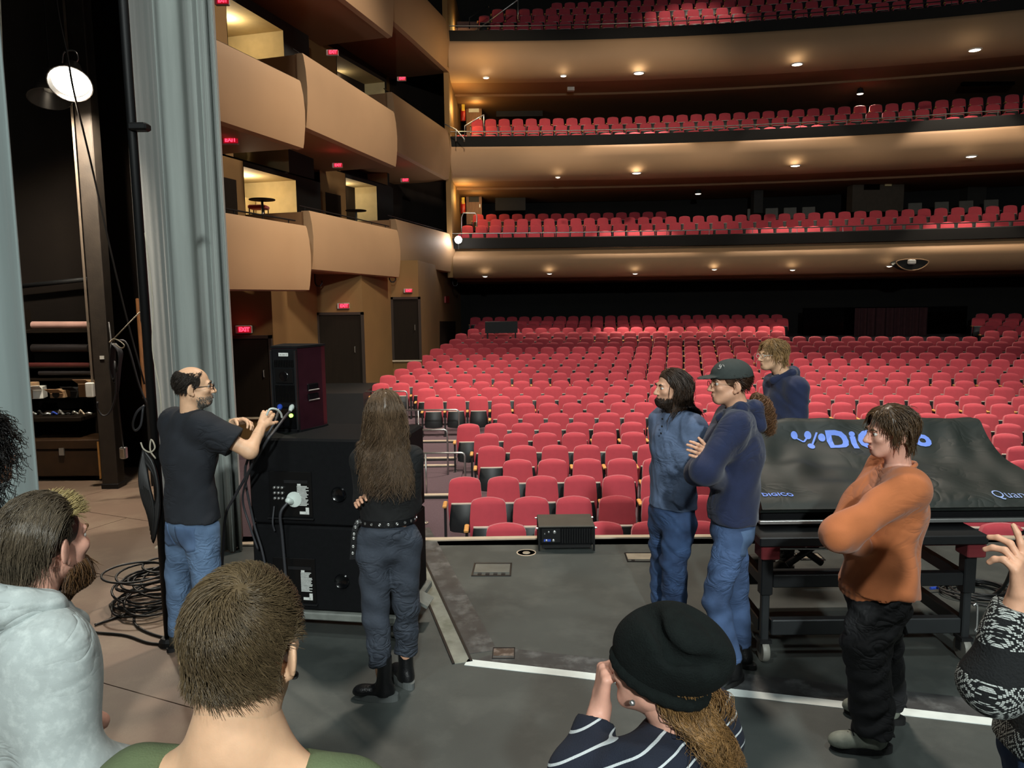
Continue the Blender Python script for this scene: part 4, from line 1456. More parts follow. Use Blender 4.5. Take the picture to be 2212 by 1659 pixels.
# power and signal leads hanging down the back
def lead(pts, r_, m, label):
    o = MB().tube(spline(pts, 40), r_, 8).build('speaker_lead', M[m], smooth=True)
    tag(o, label, 'cable')
fy = -SDp / 2 - .03
lead([sw(-.21, fy - .03, .92), sw(-.25, fy - .06, .85), sw(-.255, fy - .04, .7), sw(-.25, fy - .03, .45), sw(-.23, fy - .05, .1), sw(-.2, fy - .1, .02)], .0095, 'cable_grey', 'thick grey power lead hanging from the white plug of the upper subwoofer')
lead([sw(-.32, fy, .88), sw(-.325, fy - .02, .78), sw(-.32, fy - .01, .72)], .006, 'cable_grey', 'short thin lead below the amplifier plate of the upper subwoofer')

# ---- loudspeaker standing on the subwoofers
p = at(622, 932, SD + .30)
SPX, SPY = float(p[0]), float(p[1])
sp = empty('loudspeaker', (SPX, SPY, ZS), 'narrow dark loudspeaker cabinet standing upright on the subwoofers', 'loudspeaker', rz=math.radians(-14))
hgt = float(at(622, 752, SPY)[2]) - ZS
pl = [(-.095, 0), (.095, 0), (.15, .22), (.15, .27), (-.15, .27), (-.15, .22)]
MB().slab(pl, 0.01, hgt).build('cabinet', M['speaker_maroon'], sp)
MB().slab([(-.10, -.006), (.10, -.006), (.155, .22), (.155, .275), (-.155, .275), (-.155, .22)], hgt, hgt + .014).build('top_plate', M['sub_black'], sp)
MB().slab([(-.10, -.006), (.10, -.006), (.155, .22), (.155, .275), (-.155, .275), (-.155, .22)], 0, .012).build('base_plate', M['sub_black'], sp)
MB().box((0, -.004, hgt / 2), (.19, .012, hgt - .01), bevel=.004).build('back_panel', M['sub_black'], sp)
for sx in (-1, 1):
    MB().box((sx * .088, -.016, hgt / 2), (.012, .016, hgt - .03)).build('edge_rail', M['seat_metal'], sp)
MB().box((.0, -.014, hgt * .925), (.07, .006, .024), bevel=.003).build('sticker', M['print_white'], sp)
mk = MB()
for dx, w_ in ((-.018, .012), (.004, .02), (.024, .008)):
    mk.box((dx, -.0178, hgt * .925), (w_, .001, .006))
mk.build('sticker_mark', M['grey_plastic'], sp)
for z0, z1, n in ((hgt * .78, hgt * .86, 12), (hgt * .36, hgt * .56, 14)):
    for i in range(n):
        MB().box((-.066 + .132 * i / (n - 1), -.014, (z0 + z1) / 2), (.004, .014, z1 - z0)).build('heat_fin', M['amp_black'], sp)
MB().box((0, -.014, hgt * .67), (.13, .01, hgt * .17), bevel=.004).build('amp_cover', M['amp_black'], sp)
MB().lathe([(.03, 0), (.034, .003), (.03, .005), (.001, .004)], c=(0, -.02, hgt * .67), n=20, rot=rotx(math.pi / 2)).build('badge', M['gloss_black'], sp)
MB().box((0, -.012, hgt * .17), (.15, .008, hgt * .26), bevel=.004).build('connector_plate', M['gloss_black'], sp)
MB().lathe([(.013, 0), (.013, .008), (.001, .009)], c=(.04, -.016, hgt * .2), n=12, rot=rotx(math.pi / 2)).build('indicator', M['green_led'], sp)
# recessed handles on the maroon side
sd_ = unit(np.array([.055, .22, 0]))
sn = np.array([sd_[1], -sd_[0], 0])
Rs = np.array([sd_, sn, [0, 0, 1]]).T
for zc in (.40, .52):
    c = np.array([.095, 0, 0]) + sd_ * .13 + np.array([0, 0, hgt * zc])
    MB().box(c, (.10, .02, .045), rot=Rs, bevel=.008).build('handle_recess', M['gloss_black'], sp)
    MB().tube([c + sn * .012 - sd_ * .05 + np.array([0, 0, -.022]), c + sn * .012 + sd_ * .05 + np.array([0, 0, -.022])], .005, 6).build('handle_lip', M['steel'], sp)
# plugs
bpl = sp.matrix_basis if False else None
Rsp = rotz(math.radians(-14))
def spw(x, y, z):
    return np.array([SPX, SPY, ZS]) + Rsp @ np.array([x, y, z])
def plug(px, m, label, hp_, z_):
    a = spw(px, -.018, hgt * z_)
    dirv = unit(np.array(hp_) - a)
    r = empty('plug', tuple(a), label, 'plug', 'speaker plugs')
    Rp = np.array(Vector(dirv).to_track_quat('Z', 'Y').to_matrix())
    MB().lathe([(.012, -.01), (.015, 0), (.015, .04), (.011, .055), (.009, .075), (.006, .078)], n=14, rot=Rp).build('shell', M[m], r, smooth=30)
    MB().lathe([(.017, .006), (.017, .02)], n=14, rot=Rp).build('collar', M[m], r)
    return a + dirv * .07
HAND = at(588, 905, 4.62)
e1 = plug(-.04, 'blue_plastic', 'blue speaker plug in the back of the loudspeaker', at(600, 915, 4.72), .31)
e2 = plug(.05, 'pale_plug', 'white power plug in the back of the loudspeaker', at(610, 925, 4.72), .31)
lead([e1, at(600, 893, 4.78), at(596, 905, 4.68), at(580, 935, 4.58), sw(-.47, fy - .06, 1.15), sw(-.46, fy - .02, .8), sw(-.4, fy - .02, .55), sw(-.36, fy - .03, .2), sw(-.33, fy - .08, .02)], .008, 'cable_grey', 'grey speaker lead running from the blue plug down the subwoofers')
lead([e2, at(614, 903, 4.74), at(590, 935, 4.6), at(572, 960, 4.56), sw(-.56, fy - .05, .95), sw(-.66, fy + .0, .8), sw(-.70, fy - .0, .5), sw(-.72, fy - .02, .2), sw(-.74, fy - .1, .02)], .009, 'cable_grey', 'grey lead running from the white plug past the hands to the floor')
lead([at(576, 897, 4.55), at(583, 884, 4.55), at(596, 884, 4.58), at(606, 892, 4.62), at(609, 902, 4.64)], .0065, 'pale_plug', 'pale cable end bent in the hands of the man in the black t-shirt')
lead([at(555, 965, 4.5), at(545, 1000, 4.5), sw(-.5, fy - .06, .95), sw(-.47, fy - .04, .75), sw(-.43, fy - .03, .6)], .007, 'cable_grey', 'thin black lead sagging across the upper subwoofer')

# ================================================================== floor monitor at the stage edge
p = onz(1224, 1190, 0)
MX, MY = float(p[0]), float(p[1])
mo = empty('stage_monitor', (MX, MY, 0), 'small black powered monitor speaker at the edge of the apron', 'monitor speaker')
w_ = 118 / F_PX * (MY + .1)
MB().slab([(-w_ / 2, 0), (w_ / 2, 0), (w_ / 2 + .01, .34), (-w_ / 2 - .01, .34)], .06, .215).build('cabinet', M['sub_black'], mo)
MB().box((0, .165, .22), (w_ + .02, .36, .014), bevel=.005).build('lid', M['monitor_top'], mo)
MB().box((-w_ * .29, -.006, .14), (w_ * .36, .012, .125), bevel=.003).build('input_panel', M['amp_black'], mo)
for i in range(13):
    MB().box((-w_ * .08 + i * w_ * .55 / 12, -.008, .14), (.009, .022, .13)).build('heat_fin', M['amp_black'], mo)
kn = MB()
for i, (dx, dz, r_) in enumerate([(.03, .035, .014), (-.02, .035, .008), (-.055, .02, .006), (.02, -.04, .012), (-.04, -.04, .01)]):
    kn.lathe([(r_, 0), (r_, .01), (r_ * .5, .012)], c=(-w_ * .29 + dx, -.013, .14 + dz), n=10, rot=rotx(math.pi / 2))
kn.build('knobs', M['steel'], mo)
MB().box((-w_ * .36, -.0135, .1), (.06, .003, .02)).build('blue_legend', M['blue_plastic'], mo)
for sx in (-1, 1):
    for sy in (.01, .32):
        MB().box((sx * (w_ / 2 + .005), sy, .11), (.016, .03, .22)).build('foot_bracket', M['amp_black'], mo)
        MB().tube([(sx * (w_ / 2), sy, .2), (sx * (w_ / 2 + .03), sy, .2)], .008, 6).build('rigging_pin', M['steel'], mo)
MB().box((0, .16, .035), (w_ * .9, .28, .03)).build('base', M['rubber'], mo)

# ================================================================== floor pockets
def pocket(px0, px1, y0, y1, label, m, slots=0, skew=0):
    a, b_, c, d = onz(px0 + skew, y0, 0), onz(px1 + skew, y0, 0), onz(px1 - skew, y1, 0), onz(px0 - skew, y1, 0)
    ce = (a + b_ + c + d) / 4
    r = empty('floor_pocket', tuple(ce), label, 'floor pocket', 'floor pockets in the apron')
    ex = unit(b_ - a)
    wx, wy = np.linalg.norm(b_ - a), np.linalg.norm(d - a)
    Rp = rotz(math.atan2(ex[1], ex[0]))
    loc = lambda u, v: Rp @ np.array([u * wx, v * wy, 0])
    f = MB()
    for u, v, sx, sy in ((0, .47, 1, .06), (0, -.47, 1, .06), (.48, 0, .04, .9), (-.48, 0, .04, .9)):
        f.box(loc(u, v) + np.array([0, 0, .003]), (wx * sx, wy * sy, .006), rot=Rp)
    f.build('rim', M['seat_metal'], r)
    MB().box(loc(0, .1) + np.array([0, 0, .002]), (wx * .9, wy * .66, .004), rot=Rp).build('lid', M[m], r)
    for i in range(slots):
        MB().box(loc(-.3 + .6 * i / max(1, slots - 1), -.34) + np.array([0, 0, .003]), (wx * .1, wy * .12, .006), rot=Rp).build('slot', M['black'], r)
    return r
pocket(1022, 1104, 1217, 1245, 'grey metal floor pocket with four cable slots', 'pocket_grey', 4, 4)
pocket(1352, 1420, 1195, 1214, 'tan metal floor pocket near the bearded man', 'pocket_tan', 2, 2)
pocket(1064, 1112, 1400, 1424, 'square dark floor pocket with a torn label beside the white line', 'pocket_brown', 0, 3)
pocket(1722, 1775, 1196, 1210, 'tan floor pocket seen under the mixing console', 'pocket_tan', 2, 1)
for px, py, lb in ((1137, 1194, 'round brass floor plate behind the black monitor'), (2165, 1210, 'round brass floor plate beyond the wheeled console frame')):
    q = onz(px, py, 0)
    r = empty('floor_plate', tuple(q), lb, 'floor plate', 'round floor plates')
    MB().lathe([(.085, 0), (.085, .003), (.075, .004), (.075, .0)], n=28).build('ring', M['tan_edge'], r)
    MB().lathe([(.001, .004), (.03, .004), (.034, 0)], n=20).build('plug_cap', M['pocket_tan'], r)


# ================================================================== mixing console under its cover, on a wheeled frame
KX0, KX1 = 1.48, 3.28
KD = 4.42
cf = empty('console_trolley', ((1.5 + 2.72) / 2, 4.75, 0), 'black steel wheeled frame carrying the covered mixing console', 'cart')
def cb(name, x0, x1, y0, y1, z0, z1, m='frame_black', parent=None, bevel=.006):
    o = MB().box(((x0 + x1) / 2, (y0 + y1) / 2, (z0 + z1) / 2), (x1 - x0, y1 - y0, z1 - z0), bevel=bevel).build(name, M[m], None)
    inv_parent(o, parent or cf)
    return o
zt0, zt1 = .745, .80
cb('table_top', 1.42, 2.74, 4.24, 5.3, zt0, zt1)
for xl, xr in ((1.46, 1.53), (2.66, 2.73)):
    for y0 in (4.32, 5.12):
        lg = cb('leg', xl, xr, y0, y0 + .07, .42, zt0)
        cb('inner_leg', xl + .012, xr - .012, y0 + .012, y0 + .058, .12, .5, 'frame_grey', lg)
        cs = MB().lathe([(.02, -.02), (.066, -.02), (.07, -.008), (.07, .008), (.066, .02), (.02, .02)], c=((xl + xr) / 2, y0 + .035, .07), n=20, rot=roty(math.pi / 2)).build('caster', M['wheel_grey'], None, smooth=40)
        inv_parent(cs, cf)
        fk = MB()
        fk.box(((xl + xr) / 2, y0 + .035, .135), (.07, .09, .02))
        for s_ in (-1, 1):
            fk.box(((xl + xr) / 2 + s_ * .028, y0 + .035, .1), (.006, .05, .08))
        fo = fk.build('fork', M['seat_metal'], None)
        fo.parent = cs
    cb('side_rail', xl + .01, xr - .01, 4.39, 5.12, .46, .53)
    cb('lower_side_rail', xl + .01, xr - .01, 4.39, 5.12, .17, .25)
for y0 in (4.325, 5.125):
    cb('cross_bar', 1.53, 2.66, y0, y0 + .06, .465, .545)
    cb('lower_cross_bar', 1.53, 2.66, y0, y0 + .06, .17, .265, 'frame_grey')
for x in (1.44, 2.64):
    cb('corner_pad', x, x + .11, 4.27, 4.40, .655, .745, 'pad_red')
cb('red_strip', 1.56, 2.64, 4.36, 4.38, .70, .73, 'pad_red')
for (a, c) in (((1.75, 4.7, .47), (2.05, 4.7, .68)), ((2.05, 4.7, .68), (2.35, 4.7, .7)), ((1.75, 4.72, .64), (1.98, 4.72, .47))):
    o = MB().tube([a, c], .022, 8).build('scissor_arm', M['frame_black'], None, smooth=True)
    inv_parent(o, cf)
o = MB().tube([(1.66, 4.68, .585), (2.2, 4.68, .575)], .008, 6).build('screw_rod', M['steel'], None)
inv_parent(o, cf)
o = MB().tube(spline([(2.745, 4.36, .33), (2.77, 4.36, .33), (2.775, 4.36, .2), (2.78, 4.36, .165), (2.97, 4.36, .165)], 20), .008, 6).build('crank_handle', M['steel'], None, smooth=True)
inv_parent(o, cf)

# console
kc = empty('mixing_console', ((KX0 + KX1) / 2, 4.9, zt1), 'large mixing console hidden under a black fitted cover', 'mixing console')
o = MB().box(((KX0 + KX1) / 2, 4.9, .86), (KX1 - KX0 - .04, .86, .115), bevel=.01).build('chassis', M['sub_black'])
inv_parent(o, kc)
o = MB().box(((KX0 + KX1) / 2, KD - .0, .838), (KX1 - KX0 + .02, .03, .022), bevel=.003).build('front_rail', M['steel'])
inv_parent(o, kc)
# cover: swept profile with soft wrinkles
zz = lambda py, D: float(at(1900, py, D)[2])
prof_c = [(KD + .02, .89), (KD - .02, .93), (KD - .025, zz(1098, KD)), (KD + .0, zz(1086, KD)), (KD + .07, zz(1068, KD + .07)), (KD + .3, zz(1030, KD + .3)), (KD + .55, zz(990, KD + .55)),
          (KD + .70, zz(955, KD + .70)), (KD + .78, zz(928, KD + .78)), (KD + .82, zz(912, KD + .82)), (KD + .86, zz(905.5, KD + .86)), (KD + .92, zz(905, KD + .92)), (KD + .96, zz(915, KD + .96)), (KD + .97, .9)]
pp = spline([(0, y, z) for y, z in prof_c], 13 * 5)
PR = np.array([[p[1], p[2]] for p in pp])
AL = np.concatenate([[0], np.cumsum(np.linalg.norm(np.diff(PR, axis=0), axis=1))])
def cover_pt(x, s, lift=0.0):
    y, z = np.interp(s, AL, PR[:, 0]), np.interp(s, AL, PR[:, 1])
    y2, z2 = np.interp(s + .01, AL, PR[:, 0]), np.interp(s + .01, AL, PR[:, 1])
    t = unit(np.array([0, y2 - y, z2 - z]))
    nn = np.cross(np.array([1, 0, 0]), t)
    v = s / AL[-1]
    u = (x - KX0) / (KX1 - KX0)
    env = math.sin(math.pi * min(1, max(0, (v - .08) / .72))) ** .6 if .08 < v < .8 else 0
    w = .010 * math.sin(4 * x + 26 * s + 2.5 * math.sin(2.3 * x)) * (.5 + .5 * math.sin(3.1 * x + 1)) + .011 * math.sin(9 * x + 7 * s) + .009 * math.sin(23 * x - 9 * s + 1.5 * math.sin(4 * x)) * math.sin(6 * s + 2 * x) + .013 * math.sin(5 * s * 3 + 2.6 * x + 2 * math.sin(x * 5)) * math.exp(-((x - 2.0) / .45) ** 2)
    w -= .022 * math.exp(-((u - .5) / .35) ** 2) * math.exp(-((v - .45) / .2) ** 2)
    return np.array([x, y, z]) + nn * (w * env + lift)
nx, ns = 110, 70
P = [[cover_pt(x, s) for s in np.linspace(0, AL[-1], ns)] for x in np.linspace(KX0, KX1, nx)]
cv = MB().grid(P)
for E in (0, -1):
    row = [tuple(p) for p in P[E]]
    cv.add(row, [tuple(range(len(row))) if E == 0 else tuple(range(len(row) - 1, -1, -1))])
cvo = cv.build('cover', M['cover'], smooth=50)
inv_parent(cvo, kc)
# printed marks follow the cloth
def s_at(py, px=1900):
    s_top = float(np.interp(KD + .86, PR[:45, 0], AL[:45])) if False else AL[int(np.argmax(PR[:, 1]))]
    best = min(np.linspace(AL[10], s_top, 400), key=lambda s: abs(proj(cover_pt(2.3, s))[1] - py))
    return best
def x_at(px, s):
    return min(np.linspace(KX0, KX1 + .4, 500), key=lambda x: abs(proj(cover_pt(x, s))[0] - px))
def print_on(name, me_v, faces, px0, px1, py0, py1, m):
    """map flat artwork (unit square u,v) between these places on the cover"""
    s0, s1 = s_at(py1), s_at(py0)
    x0, x1 = x_at(px0, (s0 + s1) / 2), x_at(px1, (s0 + s1) / 2)
    vs = [cover_pt(x0 + (x1 - x0) * u, s0 + (s1 - s0) * v, .004) for u, v in me_v]
    o = MB().add(vs, faces).build(name, M[m])
    o.parent = cvo
    return o
def art_text(s, bold, spacing=1.0):
    me = text_mesh(s, 1.0, bold, 0, spacing)
    import bmesh
    bm = bmesh.new()
    bm.from_mesh(me)
    bmesh.ops.triangulate(bm, faces=bm.faces[:])
    bmesh.ops.subdivide_edges(bm, edges=[e for e in bm.edges if e.calc_length() > .12], cuts=1)
    bmesh.ops.triangulate(bm, faces=bm.faces[:])
    vs = np.array([v.co[:] for v in bm.verts])
    bm.verts.index_update()
    fs = [tuple(v.index for v in f.verts) for f in bm.faces]
    bm.free()
    lo, hi = vs.min(0), vs.max(0)
    return [((v[0] - lo[0]) / (hi[0] - lo[0]), (v[1] - lo[1]) / (hi[1] - lo[1])) for v in vs], fs
v_, f_ = art_text('DiGiCo', .045, 1.08)
print_on('printed_name', v_, f_, 1786, 2009, 929, 969, 'logo_blue')
v_, f_ = art_text('DIGICO', .035, 1.1)
print_on('printed_name', v_, f_, 1646, 1714, 1061, 1071, 'logo_blue')
v_, f_ = art_text('Quantum', -.004, 1.0)
print_on('printed_name', v_, f_, 2145, 2262, 1064, 1083, 'logo_pale')
# four linked dots
def dots():
    vs, fs = [], []
    def disc(cx, cy, r, asp):
        b = len(vs)
        n = 20
        vs.append((cx, cy))
        for k in range(n):
            vs.append((cx + r * math.cos(2 * math.pi * k / n), cy + r * asp * math.sin(2 * math.pi * k / n)))
        fs.extend([(b, b + 1 + k, b + 1 + (k + 1) % n) for k in range(n)])
    def bar(x0, y0, x1, y1, w):
        d = unit(np.array([x1 - x0, y1 - y0]))
        nn = np.array([-d[1], d[0]]) * w
        b = len(vs)
        vs.extend([(x0 + nn[0], y0 + nn[1]), (x0 - nn[0], y0 - nn[1]), (x1 - nn[0], y1 - nn[1]), (x1 + nn[0], y1 + nn[1])])
        fs.append((b, b + 1, b + 2, b + 3))
    asp = 70 / 38
    disc(.10, .80, .105, asp)
    disc(.51, .80, .105, asp)
    disc(.90, .64, .105, asp)
    disc(.50, .18, .105, asp)
    bar(.16, .66, .34, .46, .03)
    bar(.34, .46, .46, .66, .03)
    bar(.56, .30, .78, .90, .03)
    return vs, fs
v_, f_ = dots()
print_on('printed_mark', v_, f_, 1712, 1783, 928, 968, 'logo_blue')
# cable coil beyond the frame
q = onz(2120, 1285, 0)
t = empty('cable_coil', tuple(q), 'black cable coil with bare plugs on the apron beyond the console frame', 'cable coil')
rng = np.random.default_rng(8)
for k in range(7):
    ra, rb = rng.uniform(.16, .26), rng.uniform(.14, .22)
    c = rng.normal(0, .03, 2)
    MB().tube([(c[0] + ra * math.cos(a), c[1] + rb * math.sin(a), .012 + .008 * k) for a in np.linspace(0, 2 * math.pi, 28)[:-1]], .008, 6, closed=True).build('cable_loop', M['cable'], t, smooth=True)
MB().tube([(.16, -.05, .08), (.3, -.08, .05)], .011, 8).build('plug', M['steel'], t)
MB().tube([(-.34, .06, .03), (-.28, .07, .03)], .011, 8).build('plug', M['blue_plastic'], t)
o = MB().tube(spline([at(2212, 1150, 4.6), at(2200, 1160, 4.6), at(2190, 1215, 4.8), at(2170, 1265, 5.1), onz(2140, 1290, .02)], 24), .013, 8).build('console_lead', M['cable'], smooth=True)
tag(o, 'thick black cable sagging from the console end to the floor coil', 'cable')


# ================================================================== people: signed-distance bodies
class Cap:
    def __init__(self, a, b, ra, rb, flat=None):
        self.a, self.b, self.ra, self.rb = np.array(a, float), np.array(b, float), ra, rb
        self.flat = flat                       # (axis unit vector, squash factor >1 makes it thinner along the axis)
        m = max(ra, rb)
        self.lo, self.hi = np.minimum(self.a, self.b) - m, np.maximum(self.a, self.b) + m

    def d(self, P):
        ab = self.b - self.a
        ap = P - self.a
        L2 = ab @ ab + 1e-12
        t = np.clip((ap @ ab) / L2, 0, 1)
        q = ap - t[..., None] * ab
        r = self.ra + (self.rb - self.ra) * t
        if self.flat is not None:
            ax, k = self.flat
            c = q @ ax
            dist = np.sqrt(np.maximum((q * q).sum(-1) + (k * k - 1) * c * c, 0))
            sc = dist / np.sqrt((q * q).sum(-1) + 1e-12)
            return (dist - r) / np.clip(sc, 1, k)
        return np.sqrt((q * q).sum(-1)) - r


class Ell:
    def __init__(self, c, r, R=None):
        self.c, self.r = np.array(c, float), np.array(r, float)
        self.R = np.eye(3) if R is None else np.array(R, float)   # columns are the local axes
        m = np.sqrt(((self.R * self.r) ** 2).sum(1))
        self.lo, self.hi = self.c - m, self.c + m

    def d(self, P):
        q = (P - self.c) @ self.R
        k0 = np.sqrt(((q / self.r) ** 2).sum(-1))
        k1 = np.sqrt(((q / self.r ** 2) ** 2).sum(-1)) + 1e-9
        return k0 * (k0 - 1) / k1


def smin(a, b, k):
    h = np.maximum(k - np.abs(a - b), 0) / k
    return np.minimum(a, b) - h * h * k * .25


class Body:
    """a smooth union of primitives, with smooth cuts, plane cuts and a ripple"""
    def __init__(self, k=.03):
        self.p, self.k, self.cut, self.planes, self.ripple, self.infl = [], k, [], [], None, 0.0

    def add(self, *pr, k=None):
        for q in pr:
            self.p.append((q, k or self.k))
        return self

    def box(self, pad=.03):
        lo = np.min([q.lo for q, _ in self.p], 0) - pad - self.infl
        hi = np.max([q.hi for q, _ in self.p], 0) + pad + self.infl
        return lo, hi

    def d(self, P):
        r = None
        for q, k in self.p:
            e = q.d(P)
            r = e if r is None else smin(r, e, k)
        for q, k in self.cut:
            r = -smin(-r, q.d(P), k)
        r = r - self.infl
        if self.ripple:
            r = r + self.ripple(P)
        for p0, n in self.planes:
            r = np.maximum(r, (P - p0) @ n)
        return r

    def grid(self, h, lo=None, hi=None):
        l0, h0 = self.box()
        lo = l0 if lo is None else np.maximum(lo, l0)
        hi = h0 if hi is None else np.minimum(hi, h0)
        n = np.maximum(4, np.ceil((hi - lo) / h).astype(int) + 1)
        ax = [lo[i] + h * np.arange(n[i]) for i in range(3)]
        v = np.full(n, .3)
        for q, k in self.p:
            m = k + .035 + self.infl
            s = [slice(max(0, int((q.lo[i] - m - lo[i]) / h)), min(n[i], int((q.hi[i] + m - lo[i]) / h) + 2)) for i in range(3)]
            if any(x.stop <= x.start for x in s):
                continue
            G = np.stack(np.meshgrid(*[ax[i][s[i]] for i in range(3)], indexing='ij'), -1)
            v[tuple(s)] = smin(v[tuple(s)], q.d(G), k)
        for q, k in self.cut:
            m = k + .02
            s = [slice(max(0, int((q.lo[i] - m - lo[i]) / h)), min(n[i], int((q.hi[i] + m - lo[i]) / h) + 2)) for i in range(3)]
            if any(x.stop <= x.start for x in s):
                continue
            G = np.stack(np.meshgrid(*[ax[i][s[i]] for i in range(3)], indexing='ij'), -1)
            v[tuple(s)] = -smin(-v[tuple(s)], q.d(G), k)
        v -= self.infl
        if self.ripple or self.planes:
            idx = np.abs(v) < .07 if not self.planes else v < .07
            G = np.stack(np.meshgrid(*ax, indexing='ij'), -1)[idx]
            w = v[idx]
            if self.ripple:
                w = w + self.ripple(G)
            for p0, nn in self.planes:
                w = np.maximum(w, (G - p0) @ nn)
            v[idx] = w
        return v, lo

    def nets(self, h, lo=None, hi=None):
        v, o = self.grid(h, lo, hi)
        return surfnets(v, o, h)


def surfnets(v, o, h):
    s = v < 0
    c = np.zeros(np.array(v.shape) - 1, np.int8)
    offs = [(i, j, k) for i in (0, 1) for j in (0, 1) for k in (0, 1)]
    sh = c.shape
    for i, j, k in offs:
        c += s[i:i + sh[0], j:j + sh[1], k:k + sh[2]]
    m = (c > 0) & (c < 8)
    ci = np.argwhere(m)
    idx = np.full(sh, -1, np.int64)
    idx[m] = np.arange(len(ci))
    pos = np.zeros((len(ci), 3))
    cnt = np.zeros(len(ci))
    for a in offs:
        for ax in range(3):
            if a[ax] == 1:
                continue
            b = list(a)
            b[ax] = 1
            va = v[ci[:, 0] + a[0], ci[:, 1] + a[1], ci[:, 2] + a[2]]
            vb = v[ci[:, 0] + b[0], ci[:, 1] + b[1], ci[:, 2] + b[2]]
            x = (va < 0) != (vb < 0)
            t = np.where(x, va / np.where(x, va - vb, 1), 0)
            p = np.tile(np.array(a, float), (len(ci), 1))
            p[:, ax] += t
            pos += np.where(x[:, None], p, 0)
            cnt += x
    V = (ci + pos / np.maximum(cnt, 1)[:, None]) * h + o
    F = []
    for ax in range(3):
        a1, a2 = (ax + 1) % 3, (ax + 2) % 3
        sl0 = [slice(None)] * 3
        sl1 = [slice(None)] * 3
        sl0[ax], sl1[ax] = slice(0, -1), slice(1, None)
        e = s[tuple(sl0)] != s[tuple(sl1)]
        ei = np.argwhere(e)
        ok = (ei[:, a1] > 0) & (ei[:, a2] > 0) & (ei[:, a1] < sh[a1]) & (ei[:, a2] < sh[a2])
        ei = ei[ok]
        neg = s[ei[:, 0], ei[:, 1], ei[:, 2]]
        def cell(d1, d2):
            q = ei.copy()
            q[:, a1] -= d1
            q[:, a2] -= d2
            return idx[q[:, 0], q[:, 1], q[:, 2]]
        f = np.stack([cell(1, 1), cell(0, 1), cell(0, 0), cell(1, 0)], 1)
        f[~neg] = f[~neg][:, ::-1]
        F.append(f)
    return V, np.concatenate(F)


def np_mesh(name, parts, m):
    me = bpy.data.meshes.new(name)
    vs, fs, b = [], [], 0
    for V, F in parts:
        vs.append(V)
        fs.append(F + b)
        b += len(V)
    V = np.concatenate(vs)
    quads = all(f.shape[1] == 4 for f in fs)
    F = np.concatenate(fs) if len({f.shape[1] for f in fs}) == 1 else None
    me.vertices.add(len(V))
    me.vertices.foreach_set('co', V.astype(np.float32).ravel())
    if F is not None:
        k = F.shape[1]
        me.loops.add(F.size)
        me.loops.foreach_set('vertex_index', F.astype(np.int32).ravel())
        me.polygons.add(len(F))
        me.polygons.foreach_set('loop_start', (np.arange(len(F)) * k).astype(np.int32))
    else:
        li = np.concatenate([f.astype(np.int32).ravel() for f in fs])
        tot = np.concatenate([np.full(len(f), f.shape[1]) for f in fs])
        me.loops.add(len(li))
        me.loops.foreach_set('vertex_index', li)
        me.polygons.add(len(tot))
        me.polygons.foreach_set('loop_start', np.concatenate([[0], np.cumsum(tot)[:-1]]).astype(np.int32))
    me.update(calc_edges=True)
    me.validate()
    me.polygons.foreach_set('use_smooth', [True] * len(me.polygons))
    me.materials.append(m)
    return me


def put(name, parts, m, parent):
    o = bpy.data.objects.new(name, np_mesh(name, parts, m))
    COL.objects.link(o)
    inv_parent(o, parent)
    return o


def frame(fwd, up=(0, 0, 1)):
    """columns right, forward, up"""
    u = unit(up)
    f = np.array(fwd, float)
    f = unit(f - u * (f @ u))
    r = np.cross(f, u)
    return np.array([r, f, u]).T


def ripple_fn(amp, freq, seed, stretch=(1, 1, 1)):
    g = np.random.default_rng(seed)
    K = g.normal(0, 1, (7, 3)) * freq * np.array(stretch)
    ph = g.uniform(0, 6.28, 7)
    A = amp * g.uniform(.5, 1, 7) / 3
    def f(P):
        w = 0
        for k, p, a in zip(K, ph, A):
            w = w + a * np.sin(P @ k + p + .8 * np.sin(P @ (k[::-1] * .6) + p * 2))
        return w
    return f


# ------------------------------------------------------------------ head, hand, limbs
def head_body(c, R, s=1.0, jaw=1.0, nose=1.0, ear=True):
    """c: centre of the head at eye height, R: columns right, forward, up"""
    W = lambda x, y, z: np.array(c) + R @ (np.array([x, y, z]) * s)
    B = Body(.022)
    B.add(Ell(W(0, -.016, .034), np.array([.077, .097, .086]) * s, R))
    B.add(Ell(W(0, .030, -.040), np.array([.060 * jaw, .062, .074]) * s, R))
    B.add(Ell(W(0, .060, -.088), np.array([.030 * jaw, .026, .024]) * s, R), k=.02)
    for sx in (-1, 1):
        B.add(Cap(W(sx * .048 * jaw, .0, -.055), W(sx * .022, .062, -.090), .020 * s, .016 * s))
        B.add(Ell(W(sx * .042, .064, -.020), np.array([.022, .020, .018]) * s, R))
    B.add(Cap(W(-.034, .080, .022), W(.034, .080, .022), .0115 * s, .0115 * s), k=.018)
    B.cut += [(Ell(W(sx * .031, .103, .004), np.array([.017, .016, .011]) * s, R), .012) for sx in (-1, 1)]
    B.add(Cap(W(0, .090, .010), W(0, .112 * nose, -.030), .008 * s, .0115 * s), k=.012)
    for sx in (-1, 1):
        B.add(Ell(W(sx * .011, .100, -.034), np.array([.009, .010, .008]) * s, R), k=.008)
    B.add(Ell(W(0, .090, -.059), np.array([.021, .008, .0055]) * s, R), k=.007)
    B.add(Ell(W(0, .088, -.068), np.array([.018, .0085, .006]) * s, R), k=.007)
    if ear:
        for sx in (-1, 1):
            Re = R @ rotz(sx * .50) @ rotx(-.2)
            B.add(Ell(W(sx * .085, -.018, -.008), np.array([.0065, .020, .033]) * s, Re), k=.008)
            B.add(Ell(W(sx * .078, -.006, -.038), np.array([.007, .010, .012]) * s, Re), k=.008)
            B.cut.append((Ell(W(sx * .096, -.006, -.004), np.array([.008, .011, .020]) * s, Re), .006))
    return B, W


